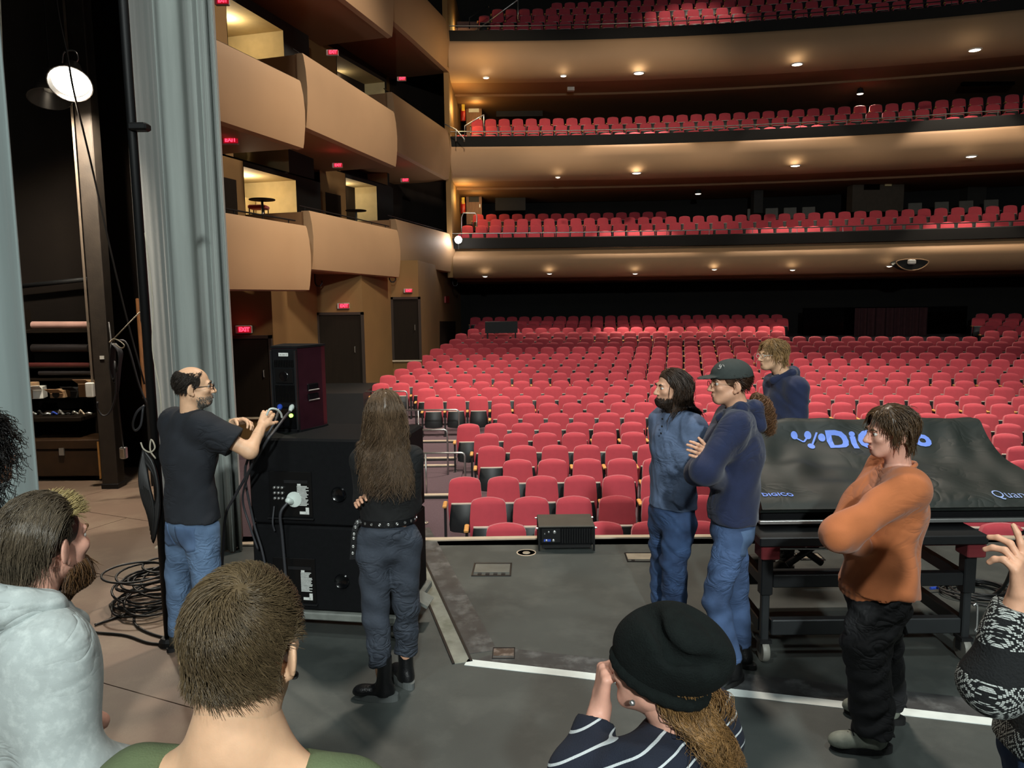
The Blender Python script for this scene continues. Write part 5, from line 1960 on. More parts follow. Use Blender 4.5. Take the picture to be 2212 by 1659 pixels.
def hand_prims(w, d, n, side, s=1.0, curl=(.5, .5, .4), spread=.12, thumb=(.6, .5), fcurl=None):
    """w wrist, d towards the fingers, n out of the palm, side=+1 when the thumb lies along cross(d, n)"""
    d, n = unit(d), None if n is None else unit(n)
    n = unit(n - d * (n @ d))
    t = np.cross(d, n) * side
    w = np.array(w, float)
    out = []
    L = [(.040, .026, .020), (.044, .029, .021), (.041, .027, .020), (.032, .021, .018)]
    off = [.030, .010, -.011, -.030]
    base = [.086, .090, .085, .076]
    for i in range(4):
        kn = w + (d * base[i] + t * off[i]) * s
        out.append((Cap(w + (d * .012 + t * off[i] * .55) * s, kn, .0155 * s, .0115 * s), .014))
        dd = unit(d + t * off[i] * spread * 12)
        p = kn
        a = 0
        cu = fcurl[i] if fcurl else curl
        for j in range(3):
            a += cu[j]
            dv = dd * math.cos(a) + n * math.sin(a)
            q = p + dv * L[i][j] * s
            rr = [.0098, .0088, .0078, .007]
            out.append((Cap(p, q, rr[j] * s, rr[j + 1] * s), .005))
            p = q
    p = w + (d * .026 + t * .022) * s
    dv = unit(d * .62 + t * .72 + n * .28)
    q = p + dv * .040 * s
    out.append((Cap(p, q, .0155 * s, .0118 * s), .012))
    dv = unit(dv + n * thumb[0] - t * .35 * thumb[0] + d * .3)
    p, q = q, q + dv * .032 * s
    out.append((Cap(p, q, .0112 * s, .0098 * s), .005))
    dv = unit(dv + n * thumb[1] + d * .1)
    out.append((Cap(q, q + dv * .025 * s, .0098 * s, .0075 * s), .005))
    return out


def hand_box(prims, pad=.02):
    return np.min([q.lo for q, _ in prims], 0) - pad, np.max([q.hi for q, _ in prims], 0) + pad


# ------------------------------------------------------------------ hair
def tubes(S, r, nside=3, taper=.35):
    """S: strands array (n, m, 3) -> tube mesh"""
    n, m, _ = S.shape
    T = np.gradient(S, axis=1)
    T /= np.linalg.norm(T, axis=2, keepdims=True) + 1e-9
    ref = np.tile(np.array([.31, .52, .79]), (n, 1))[:, None, :]
    A = np.cross(T, np.broadcast_to(ref, T.shape))
    A /= np.linalg.norm(A, axis=2, keepdims=True) + 1e-9
    Bv = np.cross(T, A)
    tt = np.linspace(0, 1, m)
    rad = (r if np.ndim(r) else np.full(n, r))[:, None] * (1 - (1 - taper) * tt ** 2)[None, :]
    V = []
    for k in range(nside):
        a = 2 * math.pi * k / nside
        V.append(S + rad[..., None] * (math.cos(a) * A + math.sin(a) * Bv))
    V = np.stack(V, 2)                                   # n, m, side, 3
    ii = np.arange(n * m * nside).reshape(n, m, nside)
    F = []
    for k in range(nside):
        k2 = (k + 1) % nside
        F.append(np.stack([ii[:, :-1, k], ii[:, :-1, k2], ii[:, 1:, k2], ii[:, 1:, k]], -1).reshape(-1, 4))
    return V.reshape(-1, 3), np.concatenate(F)


def scalp_points(n, c, R, s, mask, seed=0, rad=(.078, .098, .090), off=(0, -.016, .034)):
    g = np.random.default_rng(seed)
    out = np.zeros((0, 3))
    while len(out) < n:
        u = g.normal(size=(n * 3, 3))
        u /= np.linalg.norm(u, axis=1, keepdims=True)
        ok = mask(u)
        out = np.concatenate([out, u[ok]])
    u = out[:n]
    loc = u * np.array(rad) + np.array(off)
    return u, np.array(c) + (loc * s) @ R.T


def grow(P0, flow, sdf, steps, ds, height, pull=.5, seed=0, noise=0.0, lens=None, extra=None):
    """walk strands along a flow field keeping them height(t) above the surface sdf"""
    g = np.random.default_rng(seed)
    P = P0.copy()
    S = [P.copy()]
    n = len(P)
    ln = lens if lens is not None else np.ones(n)
    h0 = 1e-3
    jit = g.normal(size=(n, 3)) * noise
    for j in range(steps):
        t = (j + 1) / steps
        v = flow(P, t) + jit
        v /= np.linalg.norm(v, axis=1, keepdims=True) + 1e-9
        P = P + v * (ds * ln)[:, None]
        d = sdf(P)
        N = np.stack([sdf(P + np.array(e) * h0) - d for e in ((1, 0, 0), (0, 1, 0), (0, 0, 1))], 1)
        N /= np.linalg.norm(N, axis=1, keepdims=True) + 1e-9
        tgt = height(t, P)
        e = tgt - d
        mv = np.where(e > 0, e, e * pull)
        P = P + N * mv[:, None]
        if extra is not None:
            P = extra(P, t)
        S.append(P.copy())
    return np.stack(S, 1)


SK = [mat('skin_fair', '#d2a184', .5, var=.05, scale=40, spec=.4, bump=.05, bscale=300),
      mat('skin_light', '#d9ae8c', .5, var=.05, scale=40, spec=.4, bump=.05, bscale=300),
      mat('skin_pink', '#d39f8b', .5, var=.05, scale=40, spec=.4, bump=.05, bscale=300)]
for _m in SK:
    _b = _m.node_tree.nodes['Principled BSDF']
    _b.inputs['Subsurface Weight'].default_value = .12
    _b.inputs['Subsurface Radius'].default_value = (.02, .008, .005)
EYEW = mat('eye_white', '#d8d4cc', .25, var=0)
EYED = mat('eye_iris', '#2a1c14', .2, var=0)
LIP = mat('lips', '#a8665c', .45)


def face_bits(W, R, s, parent, brow, lip=True, eyes=True):
    for sx in (-1, 1):
        if eyes:
            V, F = Body(.01).add(Ell(W(sx * .031, .0755, .004), np.array([.0125, .0125, .0110]) * s)).nets(.003)
            o = put('eye', [(V, F)], EYEW, parent)
            V, F = Body(.01).add(Ell(W(sx * .031, .0845, .003), np.array([.0065, .0045, .0065]) * s, R)).nets(.002)
            put('iris', [(V, F)], EYED, parent)
        B = Body(.01)
        B.add(Cap(W(sx * .016, .092, .021), W(sx * .034, .0905, .0265), .0042 * s, .0042 * s), Cap(W(sx * .034, .0905, .0265), W(sx * .05, .078, .020), .0042 * s, .002 * s))
        put('eyebrow', [B.nets(.0025)], brow, parent)
    if lip:
        B = Body(.006)
        B.add(Ell(W(0, .0925, -.0595), np.array([.0195, .0068, .0042]) * s, R), Ell(W(0, .0915, -.068), np.array([.0165, .0072, .0048]) * s, R))
        put('lips', [B.nets(.0025)], LIP, parent)


def spectacles(W, R, s, parent, m, rnd=.019, th=.0014):
    mb = MB()
    for sx in (-1, 1):
        ring = [W(sx * .033 + rnd * 1.15 * math.cos(a), .108 - .004 * abs(math.cos(a)), .0 + rnd * .82 * math.sin(a)) for a in np.linspace(0, 2 * math.pi, 21)[:-1]]
        mb.tube(ring, th * s, 6, closed=True)
        mb.tube([W(sx * .055, .104, .006), W(sx * .072, .07, .008), W(sx * .083, -.005, .006), W(sx * .082, -.03, -.012)], th * s, 6)
    mb.tube([W(-.013, .108, .004), W(0, .111, .007), W(.013, .108, .004)], th * s, 6)
    o = mb.build('glasses', m, None, smooth=True)
    inv_parent(o, parent)
    return o


def shoe(name, ankle, toe_dir, parent, m, sole, s=1.0, boot=0.0, sole_h=.03, zf=0.0):
    """ankle joint position, direction of the toes on the floor"""
    t = unit(np.array([toe_dir[0], toe_dir[1], 0]))
    r = np.array([t[1], -t[0], 0])
    Rf = np.array([r, t, [0, 0, 1]]).T
    A = np.array([ankle[0], ankle[1], zf])
    W = lambda x, y, z: A + Rf @ (np.array([x, y, z]) * s)
    B = Body(.03)
    B.add(Ell(W(0, -.005, .058), np.array([.040, .062, .055]) * s, Rf), Ell(W(0, .085, .045), np.array([.045, .085, .042]) * s, Rf), Ell(W(0, .145, .038), np.array([.044, .048, .034]) * s, Rf))
    B.add(Cap(W(0, -.005, .05), W(0, -.01, .10 + boot), .046 * s, .046 * s))
    B.planes.append((np.array([0, 0, zf + sole_h * .8]), np.array([0, 0, -1.0])))
    B.planes.append((np.array([0, 0, zf + (.115 + boot) * s]), np.array([0, 0, 1.0])))
    o = put(name, [B.nets(.005)], m, parent)
    out = []
    for k in range(28):
        a = 2 * math.pi * k / 28
        y = .045 + .138 * math.sin(a)
        x = (.047 - .010 * math.sin(a * 1) * (1 if math.sin(a) < 0 else -.2)) * math.cos(a)
        out.append(W(x * (1.0 if math.sin(a) > -.3 else .92), y, 0))
    sl = MB().slab([(p[0], p[1]) for p in out], zf + .001, zf + sole_h)
    so = sl.build('sole', sole, None)
    so.parent = o
    return o


def limb_len(*pts):
    return [round(float(np.linalg.norm(np.array(a) - np.array(b))), 3) for a, b in zip(pts[:-1], pts[1:])]


def torso(B, pel, chest, neck, fr, g=1.0, w=1.0, infl=0.0, belly=1.0):
    """pelvis, chest centre, neck base, frame columns right/forward/up"""
    pel, chest, neck = map(lambda v: np.array(v, float), (pel, chest, neck))
    up = unit(chest - pel)
    R = np.array([fr[:, 0], np.cross(up, fr[:, 0]), up]).T
    B.add(Ell(pel + up * .0, np.array([.165 * w * g, .118 * g, .13]) + infl, R), k=.06)
    B.add(Ell(pel * .55 + chest * .45, np.array([.148 * w * g, .108 * g * belly, .17]) + infl, R), k=.06)
    B.add(Ell(chest, np.array([.170 * w * g, .115 * g, .17]) + infl, R), k=.06)
    return R


def arm(B, sh, el, wr, g=1.0, infl=0.0, k=.03, r=(.055, .045, .040, .029)):
    B.add(Cap(sh, el, r[0] * g + infl, r[1] * g + infl), k=.05)
    B.add(Cap(el, wr, r[2] * g + infl + .003, r[3] * g + infl), k=k)


def leg(B, hip, kn, an, g=1.0, infl=0.0, r=(.090, .060, .056, .040)):
    B.add(Cap(hip, kn, r[0] * g + infl, r[1] * g + infl), k=.05)
    B.add(Cap(kn, an, r[2] * g + infl, r[3] * g + infl), k=.04)


def patch(body, c, out, right, w, h, lift=.004, n=9, shape=None):
    """a cloth patch lying on the surface of a signed-distance garment, found by marching inwards from outside"""
    out, right = unit(out), unit(right)
    up = np.cross(out, right)
    if up[2] < 0:
        up = -up
    P = []
    for u in np.linspace(-.5, .5, n):
        for v in np.linspace(-.5, .5, n):
            vv = v if shape is None else shape(u, v)
            P.append(np.array(c) + out * .22 + right * u * w + up * vv * h)
    P = np.array(P)
    for _ in range(30):
        d = body.d(P) - lift
        P = P - out * np.clip(d, -.01, .03)[:, None]
    I = np.arange(n * n).reshape(n, n)
    F = np.stack([I[:-1, :-1], I[1:, :-1], I[1:, 1:], I[:-1, 1:]], -1).reshape(-1, 4)
    Q = P - out * .008
    rim = list(I[0, :]) + list(I[1:, -1]) + list(I[-1, -2::-1]) + list(I[-2:0:-1, 0])
    R_ = np.array([[rim[k], rim[(k + 1) % len(rim)], rim[(k + 1) % len(rim)] + n * n, rim[k] + n * n] for k in range(len(rim))])
    return np.concatenate([P, Q]), np.concatenate([F, R_])


UP = np.array([0, 0, 1.0])


class Clip:
    """a primitive cut by half-spaces of its own"""
    def __init__(self, q, *planes):
        self.q, self.pl, self.lo, self.hi = q, [(np.array(p, float), unit(n)) for p, n in planes], q.lo, q.hi

    def d(self, P):
        r = self.q.d(P)
        for p, n in self.pl:
            r = np.maximum(r, (P - p) @ n)
        return r


def flatcap(a, b, ra, rb, over=0.0):
    a, b = np.array(a, float), np.array(b, float)
    return Clip(Cap(a, b, ra, rb), (b + unit(b - a) * over, b - a))


def J(px, py, D):
    return at(px, py, D)


def Jz(px, D, z):
    py = CY
    for _ in range(6):
        p = at(px, py, D)
        py += (p[2] - z) * F_PX / D
    return at(px, py, D)


LAST = {}
DARK_SOLE = mat('black_sole', '#0e0e0f', .7)


def build_person(label, base, J_, fwd, head, skin, top, bottom, shoes, hem=None, waist=None, g=1.0, belly=1.0, hands=None, cuff=None, sleeve_len=1.0,
                 top_infl=.016, top_g=1.0, ripple=.006, rfreq=24, vox=.008, shoe_kw=None, leg_infl=.016, leg_r=(.092, .066, .066, .056), leg_rip=.005, neck_r=.056, hood=None,
                 jaw=1.0, nose=1.0, hs=1.0, face=None, ear=True, arm_r=(.058, .050, .046, .036), collar=None, seed=1, hvox=.0045, hemflare=0.0, leg_cut=.05, w=1.0, neck_cut=None, arm_k=.075):
    """J_: joints by name; returns (root, head W function, head frame, head body, skin body)"""
    root = empty('person', tuple(base), label, 'person')
    fr = frame(fwd)
    for sd in 'LR':
        J_['sh' + sd] = J_['sh' + sd] - UP * .018 + (J_['neck'] - J_['sh' + sd]) * .09
    hc, hf, hu = head
    HR = frame(hf, hu)
    H, W = head_body(hc, HR, hs, jaw, nose, ear)
    nk = Cap(W(0, -.028, -.055), J_['neck'], neck_r * hs, neck_r * 1.08)
    H.add(nk, k=.03)
    parts = []
    lo = np.minimum(W(0, 0, 0) - .2, J_['neck'] - .02)
    hi = W(0, 0, 0) + .2
    lo[2] = J_['neck'][2] - .02
    parts.append(H.nets(hvox, lo, hi))
    # coarse body under the clothes
    B = Body(.04)
    torso(B, J_['pel'], J_['chest'], J_['neck'], fr, .9 * g, w, 0, belly)
    B.add(Cap(J_['neck'], W(0, -.03, -.08), neck_r, neck_r * .96), k=.03)
    for sd in 'LR':
        B.add(Cap(J_['neck'] - np.array([0, 0, .05]), J_['sh' + sd], .05 * g, .048 * g), k=.05)
        arm(B, J_['sh' + sd], J_['el' + sd], J_['wr' + sd], .92 * g)
        if 'kn' + sd in J_:
            leg(B, J_['hip' + sd], J_['kn' + sd], J_['an' + sd], .85)
    if neck_cut is not None:
        for sd in 'LR':
            B.add(Cap(J_['neck'] + UP * .045, J_['neck'] + (J_['sh' + sd] - J_['neck']) * .75 + UP * .012, .05, .034), k=.05)
    parts.append(B.nets(.009))
    for sd, hk in (hands or {}).items():
        hk = dict(hk)
        d, n, side = hk.pop('d'), hk.pop('n'), hk.pop('side')
        hp = hand_prims(J_['wr' + sd], d, n, side, **hk)
        HB = Body(.01)
        el, wr = J_['el' + sd], J_['wr' + sd]
        HB.add(Cap(wr - unit(wr - el) * .07, wr, .036 * g * .92, .0275), k=.02)
        for q, k in hp:
            HB.add(q, k=k)
        parts.append(HB.nets(.0032))
    body = put('body', parts, skin, root)
    # upper garment
    T = Body(.045)
    if ripple:
        T.ripple = ripple_fn(ripple, rfreq, seed, (1, 1, 1.3))
    pel, chest, neck = J_['pel'], J_['chest'], J_['neck']
    up = unit(chest - pel)
    R = np.array([fr[:, 0], np.cross(up, fr[:, 0]), up]).T
    i_ = top_infl
    hemp = hem if hem is not None else pel
    hn = (hemp, -up)
    T.add(Clip(Ell(pel, np.array([(.165 + hemflare) * w * g * top_g, (.118 + hemflare) * g * top_g, .16]) + i_, R), hn), k=.06)
    T.add(Clip(Ell(pel * .55 + chest * .45, np.array([.150 * w * g * top_g, .110 * g * belly * top_g, .18]) + i_, R), hn), k=.07)
    T.add(Ell(chest + up * .02, np.array([.166 * w * g * top_g, .120 * g * top_g, .19]) + i_, R), k=.07)
    for sd in 'LR':
        T.add(Cap(neck - np.array([0, 0, .045]), J_['sh' + sd], .052 * g + i_ * .6, .046 * g + i_), k=.07)
        sh, el, wr = J_['sh' + sd], J_['el' + sd], J_['wr' + sd]
        if sleeve_len <= 1:
            e = sh + (el - sh) * sleeve_len
            T.add(flatcap(sh, e, arm_r[0] * g + i_, arm_r[1] * g + i_ + .008), k=arm_k)
        else:
            T.add(Cap(sh, el, arm_r[0] * g + i_, arm_r[1] * g + i_), k=arm_k)
            e = el + (wr - el) * (sleeve_len - 1)
            T.add(flatcap(el, e, arm_r[1] * g + i_, arm_r[3] * g + i_ * .5), k=.035)
    if hood is not None:
        # rolled hood lying behind and around the neck
        HD = Body(.022)
        for a, b, r0, r1 in hood(W, neck, fr):
            HD.add(Cap(a, b, r0, r1))
        HD.cut.append((Cap(neck - UP * .03, W(0, -.02, 0), neck_r * 1.02, .075), .012))
        HD.ripple = ripple_fn(.006, 24, seed + 9)
        put('hood', [HD.nets(.006)], top, root)
    nc = neck + np.array([0, 0, .02]) if collar is None else collar
    T.cut.append((Cap(nc + np.array([0, 0, .0]), nc + unit(W(0, -.02, 0) - neck) * .2, neck_r * 1.12, neck_r * 1.35), .01))
    if neck_cut is not None:
        T.cut.append((Ell(neck_cut[0], neck_cut[1], fr), .008))
    shirt = put('shirt', [T.nets(vox)], top, root)
    # trousers
    if 'knL' in J_:
        L = Body(.04)
        if leg_rip:
            L.ripple = ripple_fn(leg_rip, 26, seed + 3, (1, 1, 1.6))
        wp = waist if waist is not None else hemp + up * .06
        L.add(Clip(Ell(pel, np.array([.158 * w * g, .118 * g, .15]) + leg_infl * .6, R), (wp, up)), k=.05)
        for sd in 'LR':
            L.add(Cap(J_['hip' + sd], J_['kn' + sd], leg_r[0] * g + leg_infl * .4, leg_r[1] + leg_infl * .5), k=.018)
            an, kn = J_['an' + sd], J_['kn' + sd]
            e = an + unit(an - kn) * (leg_cut - .05)
            L.add(flatcap(kn, e, leg_r[2] + leg_infl * .5, leg_r[3] + leg_infl * .4), k=.018)
        trousers = put('trousers', [L.nets(vox)], bottom, root)
        LAST['legs'] = L
    if shoes:
        sm, sole = shoes
        for sd in 'LR':
            kw = dict(shoe_kw or {})
            shoe('shoe', J_['an' + sd], J_['toe' + sd], root, sm, sole, **kw)
    if face:
        face_bits(W, HR, hs, root, face)
    return root, W, HR, H, T, B


def hair_mask(front=.26, low=-.62, side=-.28):
    def f(u):
        a = (u[:, 1] * .85 - u[:, 2] * .5) < front
        b = u[:, 2] > low
        c = ~((u[:, 1] > -.12) & (u[:, 2] < side))
        return a & b & c
    return f


def local_dir(R, x, y, z):
    return R @ np.array([x, y, z], float)


def hair_cap(W, HR, s, rad=(.083, .103, .094), off=(0, -.018, .036), face=((0, .055, .045), (0, .85, -.52)), low=-.062, vox=.005, extra=(), seed=3, rip=.003):
    B = Body(.02)
    e = Ell(W(*off), np.array(rad) * s, HR)
    B.add(Clip(e, (W(*face[0]), HR @ unit(face[1])), (W(0, 0, low), HR @ np.array([0, -.25, -1.0])), (W(0, -.01, -.02), HR @ unit(np.array([0, .62, -1.0])))))
    for q in extra:
        B.add(q, k=.02)
    B.ripple = ripple_fn(rip, 70, seed)
    return B.nets(vox)


def tangent(N, v):
    return v - N * (N * v).sum(1, keepdims=True)


def short_hair(root, W, HR, H, s, m, n, length, flow, seed, mask=None, lift=.012, r=.0011, cap=True, capkw=None, noise=.25, steps=8, cap_m=None, name='hair', pull=.35, ear_clear=0.0):
    u, P0 = scalp_points(n, W(0, 0, 0), HR, s, mask or hair_mask(), seed)
    sdf = lambda P: H.d(P)
    g = np.random.default_rng(seed)
    lens = g.uniform(.65, 1.1, n)
    hh = g.uniform(.5, 1.2, n)
    S = grow(P0, lambda P, t: flow(P, t, u), sdf, steps, length / steps, lambda t, P: (.006 + lift * t ** .7) * hh, pull, seed, noise, lens)
    if ear_clear:
        ok = np.ones(n, bool)
        for sx in (-1, 1):
            e = W(sx * .085, -.012, -.012)
            ok &= ~(np.linalg.norm(S - e, axis=2).min(1) < ear_clear)
        S = S[ok]
        n = len(S)
    parts = [tubes(S, r * g.uniform(.7, 1.4, n))]
    if cap:
        parts.append(hair_cap(W, HR, s, **(capkw or {})))
    return put(name, parts, m, root)


def hair_mat(name, col, var=.3, rough=.45):
    return mat(name, col, rough, var=.15, scale=30, island=var, spec=.35)


DENIM7 = mat('indigo_denim', '#34496c', .85, var=.2, scale=5, bump=.3, bscale=500, var2='#4a638c', fold=.5, fscale=9)
NAVY = mat('navy_sweat', '#172242', .9, var=.1, scale=30, bump=.25, bscale=350, sheen=.15, fold=.35, fscale=6)
DENIM = mat('blue_denim', '#4a617f', .85, var=.16, scale=7, bump=.3, bscale=500, var2='#5c7594', fold=.5, fscale=9)
DENIM_D = mat('dark_denim', '#1f3152', .85, var=.25, scale=8, bump=.3, bscale=500, var2='#31496e', fold=.5, fscale=9)
TEE = mat('black_tee', '#1a1e25', .9, var=.1, scale=14, bump=.2, bscale=300, fold=.5, fscale=8)
BLACKTOP = mat('black_knit_top', '#0e0f10', .9, var=.2, scale=20, bump=.2, bscale=300, fold=.4, fscale=8)
CARGO = mat('slate_cotton', '#323944', .85, var=.15, scale=12, bump=.2, bscale=60, fold=.7, fscale=8)
ORANGE = mat('rust_fleece', '#b0663a', .9, var=.08, scale=10, bump=.12, bscale=320, sheen=.15, fold=.34, fscale=5)
HENLEY = mat('blue_grey_knit', '#5a6b88', .9, var=.1, scale=40, bump=.35, bscale=300, fold=.4, fscale=7)
GREYHOOD = mat('ash_grey_fleece', '#a7b0af', .9, var=.06, scale=30, bump=.08, bscale=400, mottled='#bcc5c3', msize=38, fold=.45, fscale=7)
GREEN = mat('olive_cotton', '#5d6a4a', .9, var=.08, scale=20, bump=.2, bscale=300)
BLACKP = mat('black_trousers', '#101114', .85, var=.25, scale=10, bump=.2, bscale=60, fold=.6, fscale=8)
LEATHER = mat('black_leather', '#0f1012', .35, var=.2, scale=30, bump=.2, bscale=150)
SNEAK = mat('grey_sneaker', '#7a7f74', .7, var=.2, scale=30)
SNEAKD = mat('dark_sneaker', '#26251f', .7, var=.2, scale=30)
BOOT_SOLE = mat('grey_boot_sole', '#5a5f5e', .7)
BEANIE = mat('black_green_wool', '#0c1211', .95, var=.2, scale=40, bump=.4, bscale=240, spec=.2)
CAPM = mat('charcoal_cap', '#2f3634', .85, var=.1, scale=40, bump=.3, bscale=500)


def stripe_mat():
    m = mat('navy_striped_jersey', '#141b2b', .9, var=.15, scale=20, bump=.3, bscale=300)
    nt = m.node_tree
    b = nt.nodes['Principled BSDF']
    src = b.inputs['Base Color'].links[0].from_socket
    N, L = nt.nodes.new, nt.links.new
    tc = N('ShaderNodeTexCoord')
    sp = N('ShaderNodeSeparateXYZ')
    L(tc.outputs['Object'], sp.inputs[0])
    mm = N('ShaderNodeMath'); mm.operation = 'MULTIPLY'; mm.inputs[1].default_value = 1 / .042
    vd = N('ShaderNodeVectorMath'); vd.operation = 'DOT_PRODUCT'; vd.inputs[1].default_value = (-.78 * .62, .62 * .62, 1.0)
    L(tc.outputs['Object'], vd.inputs[0])
    L(vd.outputs['Value'], mm.inputs[0])
    fr_ = N('ShaderNodeMath'); fr_.operation = 'FRACT'
    L(mm.outputs[0], fr_.inputs[0])
    lt = N('ShaderNodeMath'); lt.operation = 'LESS_THAN'; lt.inputs[1].default_value = .13
    L(fr_.outputs[0], lt.inputs[0])
    mx = N('ShaderNodeMix'); mx.data_type = 'RGBA'
    L(lt.outputs[0], mx.inputs[0])
    L(src, mx.inputs[6])
    mx.inputs[7].default_value = (*srgb('#c5cdd0'), 1)
    L(mx.outputs[2], b.inputs['Base Color'])
    return m


def nordic_mat():
    m = mat('black_white_jacquard', '#0d1012', .95, var=.2, scale=30, bump=.5, bscale=160)
    nt = m.node_tree
    b = nt.nodes['Principled BSDF']
    src = b.inputs['Base Color'].links[0].from_socket
    N, L = nt.nodes.new, nt.links.new
    def math_(op, a, c=None, d=None):
        n = N('ShaderNodeMath'); n.operation = op
        for i, v in enumerate((a, c, d)):
            if v is None:
                continue
            if isinstance(v, (int, float)):
                n.inputs[i].default_value = v
            else:
                L(v, n.inputs[i])
        return n.outputs[0]
    tc = N('ShaderNodeTexCoord')
    sp = N('ShaderNodeSeparateXYZ')
    L(tc.outputs['Object'], sp.inputs[0])
    X = math_('ADD', math_('MULTIPLY', sp.outputs['X'], 1.0), math_('MULTIPLY', sp.outputs['Y'], 1.0))
    Z = sp.outputs['Z']
    # knit cells
    u = math_('MULTIPLY', math_('FLOOR', math_('MULTIPLY', X, 210)), 1 / 210)
    v = math_('MULTIPLY', math_('FLOOR', math_('MULTIPLY', Z, 230)), 1 / 230)
    a = math_('ABSOLUTE', math_('SUBTRACT', math_('FRACT', math_('MULTIPLY', u, 17)), .5))
    c = math_('ABSOLUTE', math_('SUBTRACT', math_('FRACT', math_('MULTIPLY', v, 17)), .5))
    ring = math_('GREATER_THAN', math_('FRACT', math_('MULTIPLY', math_('ADD', a, c), 3.6)), .55)
    band = math_('LESS_THAN', math_('FRACT', math_('MULTIPLY', Z, 4.6)), .62)
    du = math_('GREATER_THAN', math_('FRACT', math_('MULTIPLY', X, 210)), .2)
    dv = math_('GREATER_THAN', math_('FRACT', math_('MULTIPLY', Z, 230)), .2)
    k = math_('MULTIPLY', math_('MULTIPLY', ring, band), math_('MULTIPLY', du, dv))
    mx = N('ShaderNodeMix'); mx.data_type = 'RGBA'
    L(k, mx.inputs[0])
    L(src, mx.inputs[6])
    mx.inputs[7].default_value = (*srgb('#b9bfbb'), 1)
    L(mx.outputs[2], b.inputs['Base Color'])
    return m


# ================================================================== 1. man in the black t-shirt plugging in the loudspeaker
f = unit((.6, .8, 0))
r = np.array([f[1], -f[0], 0])
c = J(408, 905, 4.5)
j = dict(pel=J(415, 1130, 4.5), chest=J(408, 985, 4.5), neck=J(412, 893, 4.48))
j['shR'], j['shL'] = c + r * .175 - UP * .02, c - r * .175 - UP * .02
j['elR'], j['wrR'] = J(540, 975, 4.42), J(566, 920, 4.56)
j['elL'], j['wrL'] = J(430, 950, 4.80), J(508, 912, 4.72)
j['hipR'], j['hipL'] = j['pel'] + r * .095 - UP * .03, j['pel'] - r * .09 - UP * .03
j['knR'], j['anR'] = Jz(447, 4.42, .50), Jz(438, 4.42, .09)
j['knL'], j['anL'] = Jz(386, 4.60, .50), Jz(388, 4.62, .09)
j['toeR'], j['toeL'] = (.75, .6), (.5, .8)
hd = (J(420, 836, 4.48), unit((.93, .33, -.12)), UP)
hn = dict(R=dict(d=unit(J(580, 893, 4.62) - j['wrR']), n=unit((-.3, .9, -.1)), side=-1, curl=(.75, .7, .5), thumb=(.5, .3)),
          L=dict(d=unit(J(560, 903, 4.66) - j['wrL']), n=unit((.2, -.5, -.8)), side=-1, curl=(.55, .6, .5), thumb=(.6, .5)))
p1 = build_person('person in black t-shirt and jeans plugging a cable into the loudspeaker', (j['pel'][0], j['pel'][1], 0), j, f, hd, SK[1], TEE, DENIM, (SNEAKD, DARK_SOLE),
                  hem=J(415, 1118, 4.5), waist=J(415, 1095, 4.5), hands=hn, sleeve_len=.66, top_infl=.022, arm_r=(.062, .062, .05, .04), ripple=.007, hs=1.0, seed=2, g=1.04, w=1.02, leg_r=(.098, .072, .07, .06), shoe_kw=dict(sole_h=.025))
root, W, HR, H, T, B = p1
HM1 = hair_mat('dark_brown_grey_hair', '#2b241e', .4)
def msk1(u):
    side = (u[:, 2] < .72) & (u[:, 2] > -.62) & ((u[:, 1] < .30) | (u[:, 2] > .2)) & ((u[:, 1] * .85 - u[:, 2] * .5) < .28) & ~((u[:, 1] > -.12) & (u[:, 2] < -.28))
    return side & ((np.abs(u[:, 0]) > .32) | (u[:, 1] < -.35)) & ((u[:, 1] < -.55) | (u[:, 2] < .62))
def fl_down(HR, W, back=.6, dn=1.0, side=0.0):
    def fl(P, t, u):
        v = HR @ np.array([0, -back, -dn])
        return np.tile(v, (len(P), 1)) + (HR[:, 0][None] * np.sign(u[:, :1])) * side
    return fl
cb1 = Body(.01)
cb1.add(Clip(Ell(W(0, -.019, .034), np.array([.0815, .1015, .090]), HR), (W(0, -.02, .078), HR @ unit((0, .35, 1))), (W(0, .035, .03), HR @ unit((0, 1, -.25))), (W(0, 0, -.055), HR @ unit((0, -.25, -1))), (W(0, -.005, -.015), HR @ unit((0, .75, -1)))))
cb1.ripple = ripple_fn(.003, 80, 4)
hv1 = cb1.nets(.004)
short_hair(root, W, HR, H, 1.0, HM1, 1900, .030, fl_down(HR, W, .7, .8), 5, msk1, lift=.007, r=.0013, cap=False)
put('hair_base', [hv1], HM1, root)
def mskb(u):
    return (u[:, 1] > .15) & (u[:, 2] < -.30) & (np.abs(u[:, 0]) < .98)
def beard(root, W, HR, H, s, m, n, length, seed, mask, dirv=(0, .35, -1), lift=.012, r=.0011, steps=6, noise=.35, rad=(.064, .10, .118), off=(0, .0, -.012)):
    u, P0 = scalp_points(n, W(0, 0, 0), HR, s, mask, seed, rad, off)
    g = np.random.default_rng(seed)
    v = HR @ unit(dirv)
    S = grow(P0, lambda P, t: np.tile(v, (len(P), 1)), H.d, steps, length / steps, lambda t, P: .003 + lift * t, .8, seed, noise, g.uniform(.6, 1.1, n))
    return put('beard', [tubes(S, r * g.uniform(.7, 1.3, n))], m, root)
GREYB = hair_mat('grey_stubble', '#6f6a62', .5)
beard(root, W, HR, H, 1.0, GREYB, 900, .016, 6, lambda u: (u[:, 1] > .1) & (u[:, 2] < -.34), lift=.004)
face_bits(W, HR, 1.0, root, HM1)
spectacles(W, HR, 1.0, root, mat('black_frames', '#0b0b0c', .3), .02, .0024)
wb = MB()
wv = unit(j['wrL'] - j['elL'])
cw = j['wrL'] - wv * .035
Rw = np.array(Vector(wv).to_track_quat('Z', 'Y').to_matrix())
wb.lathe([(.031, -.012), (.036, -.01), (.036, .01), (.031, .012), (.031, -.012)], c=cw, n=20, rot=Rw)
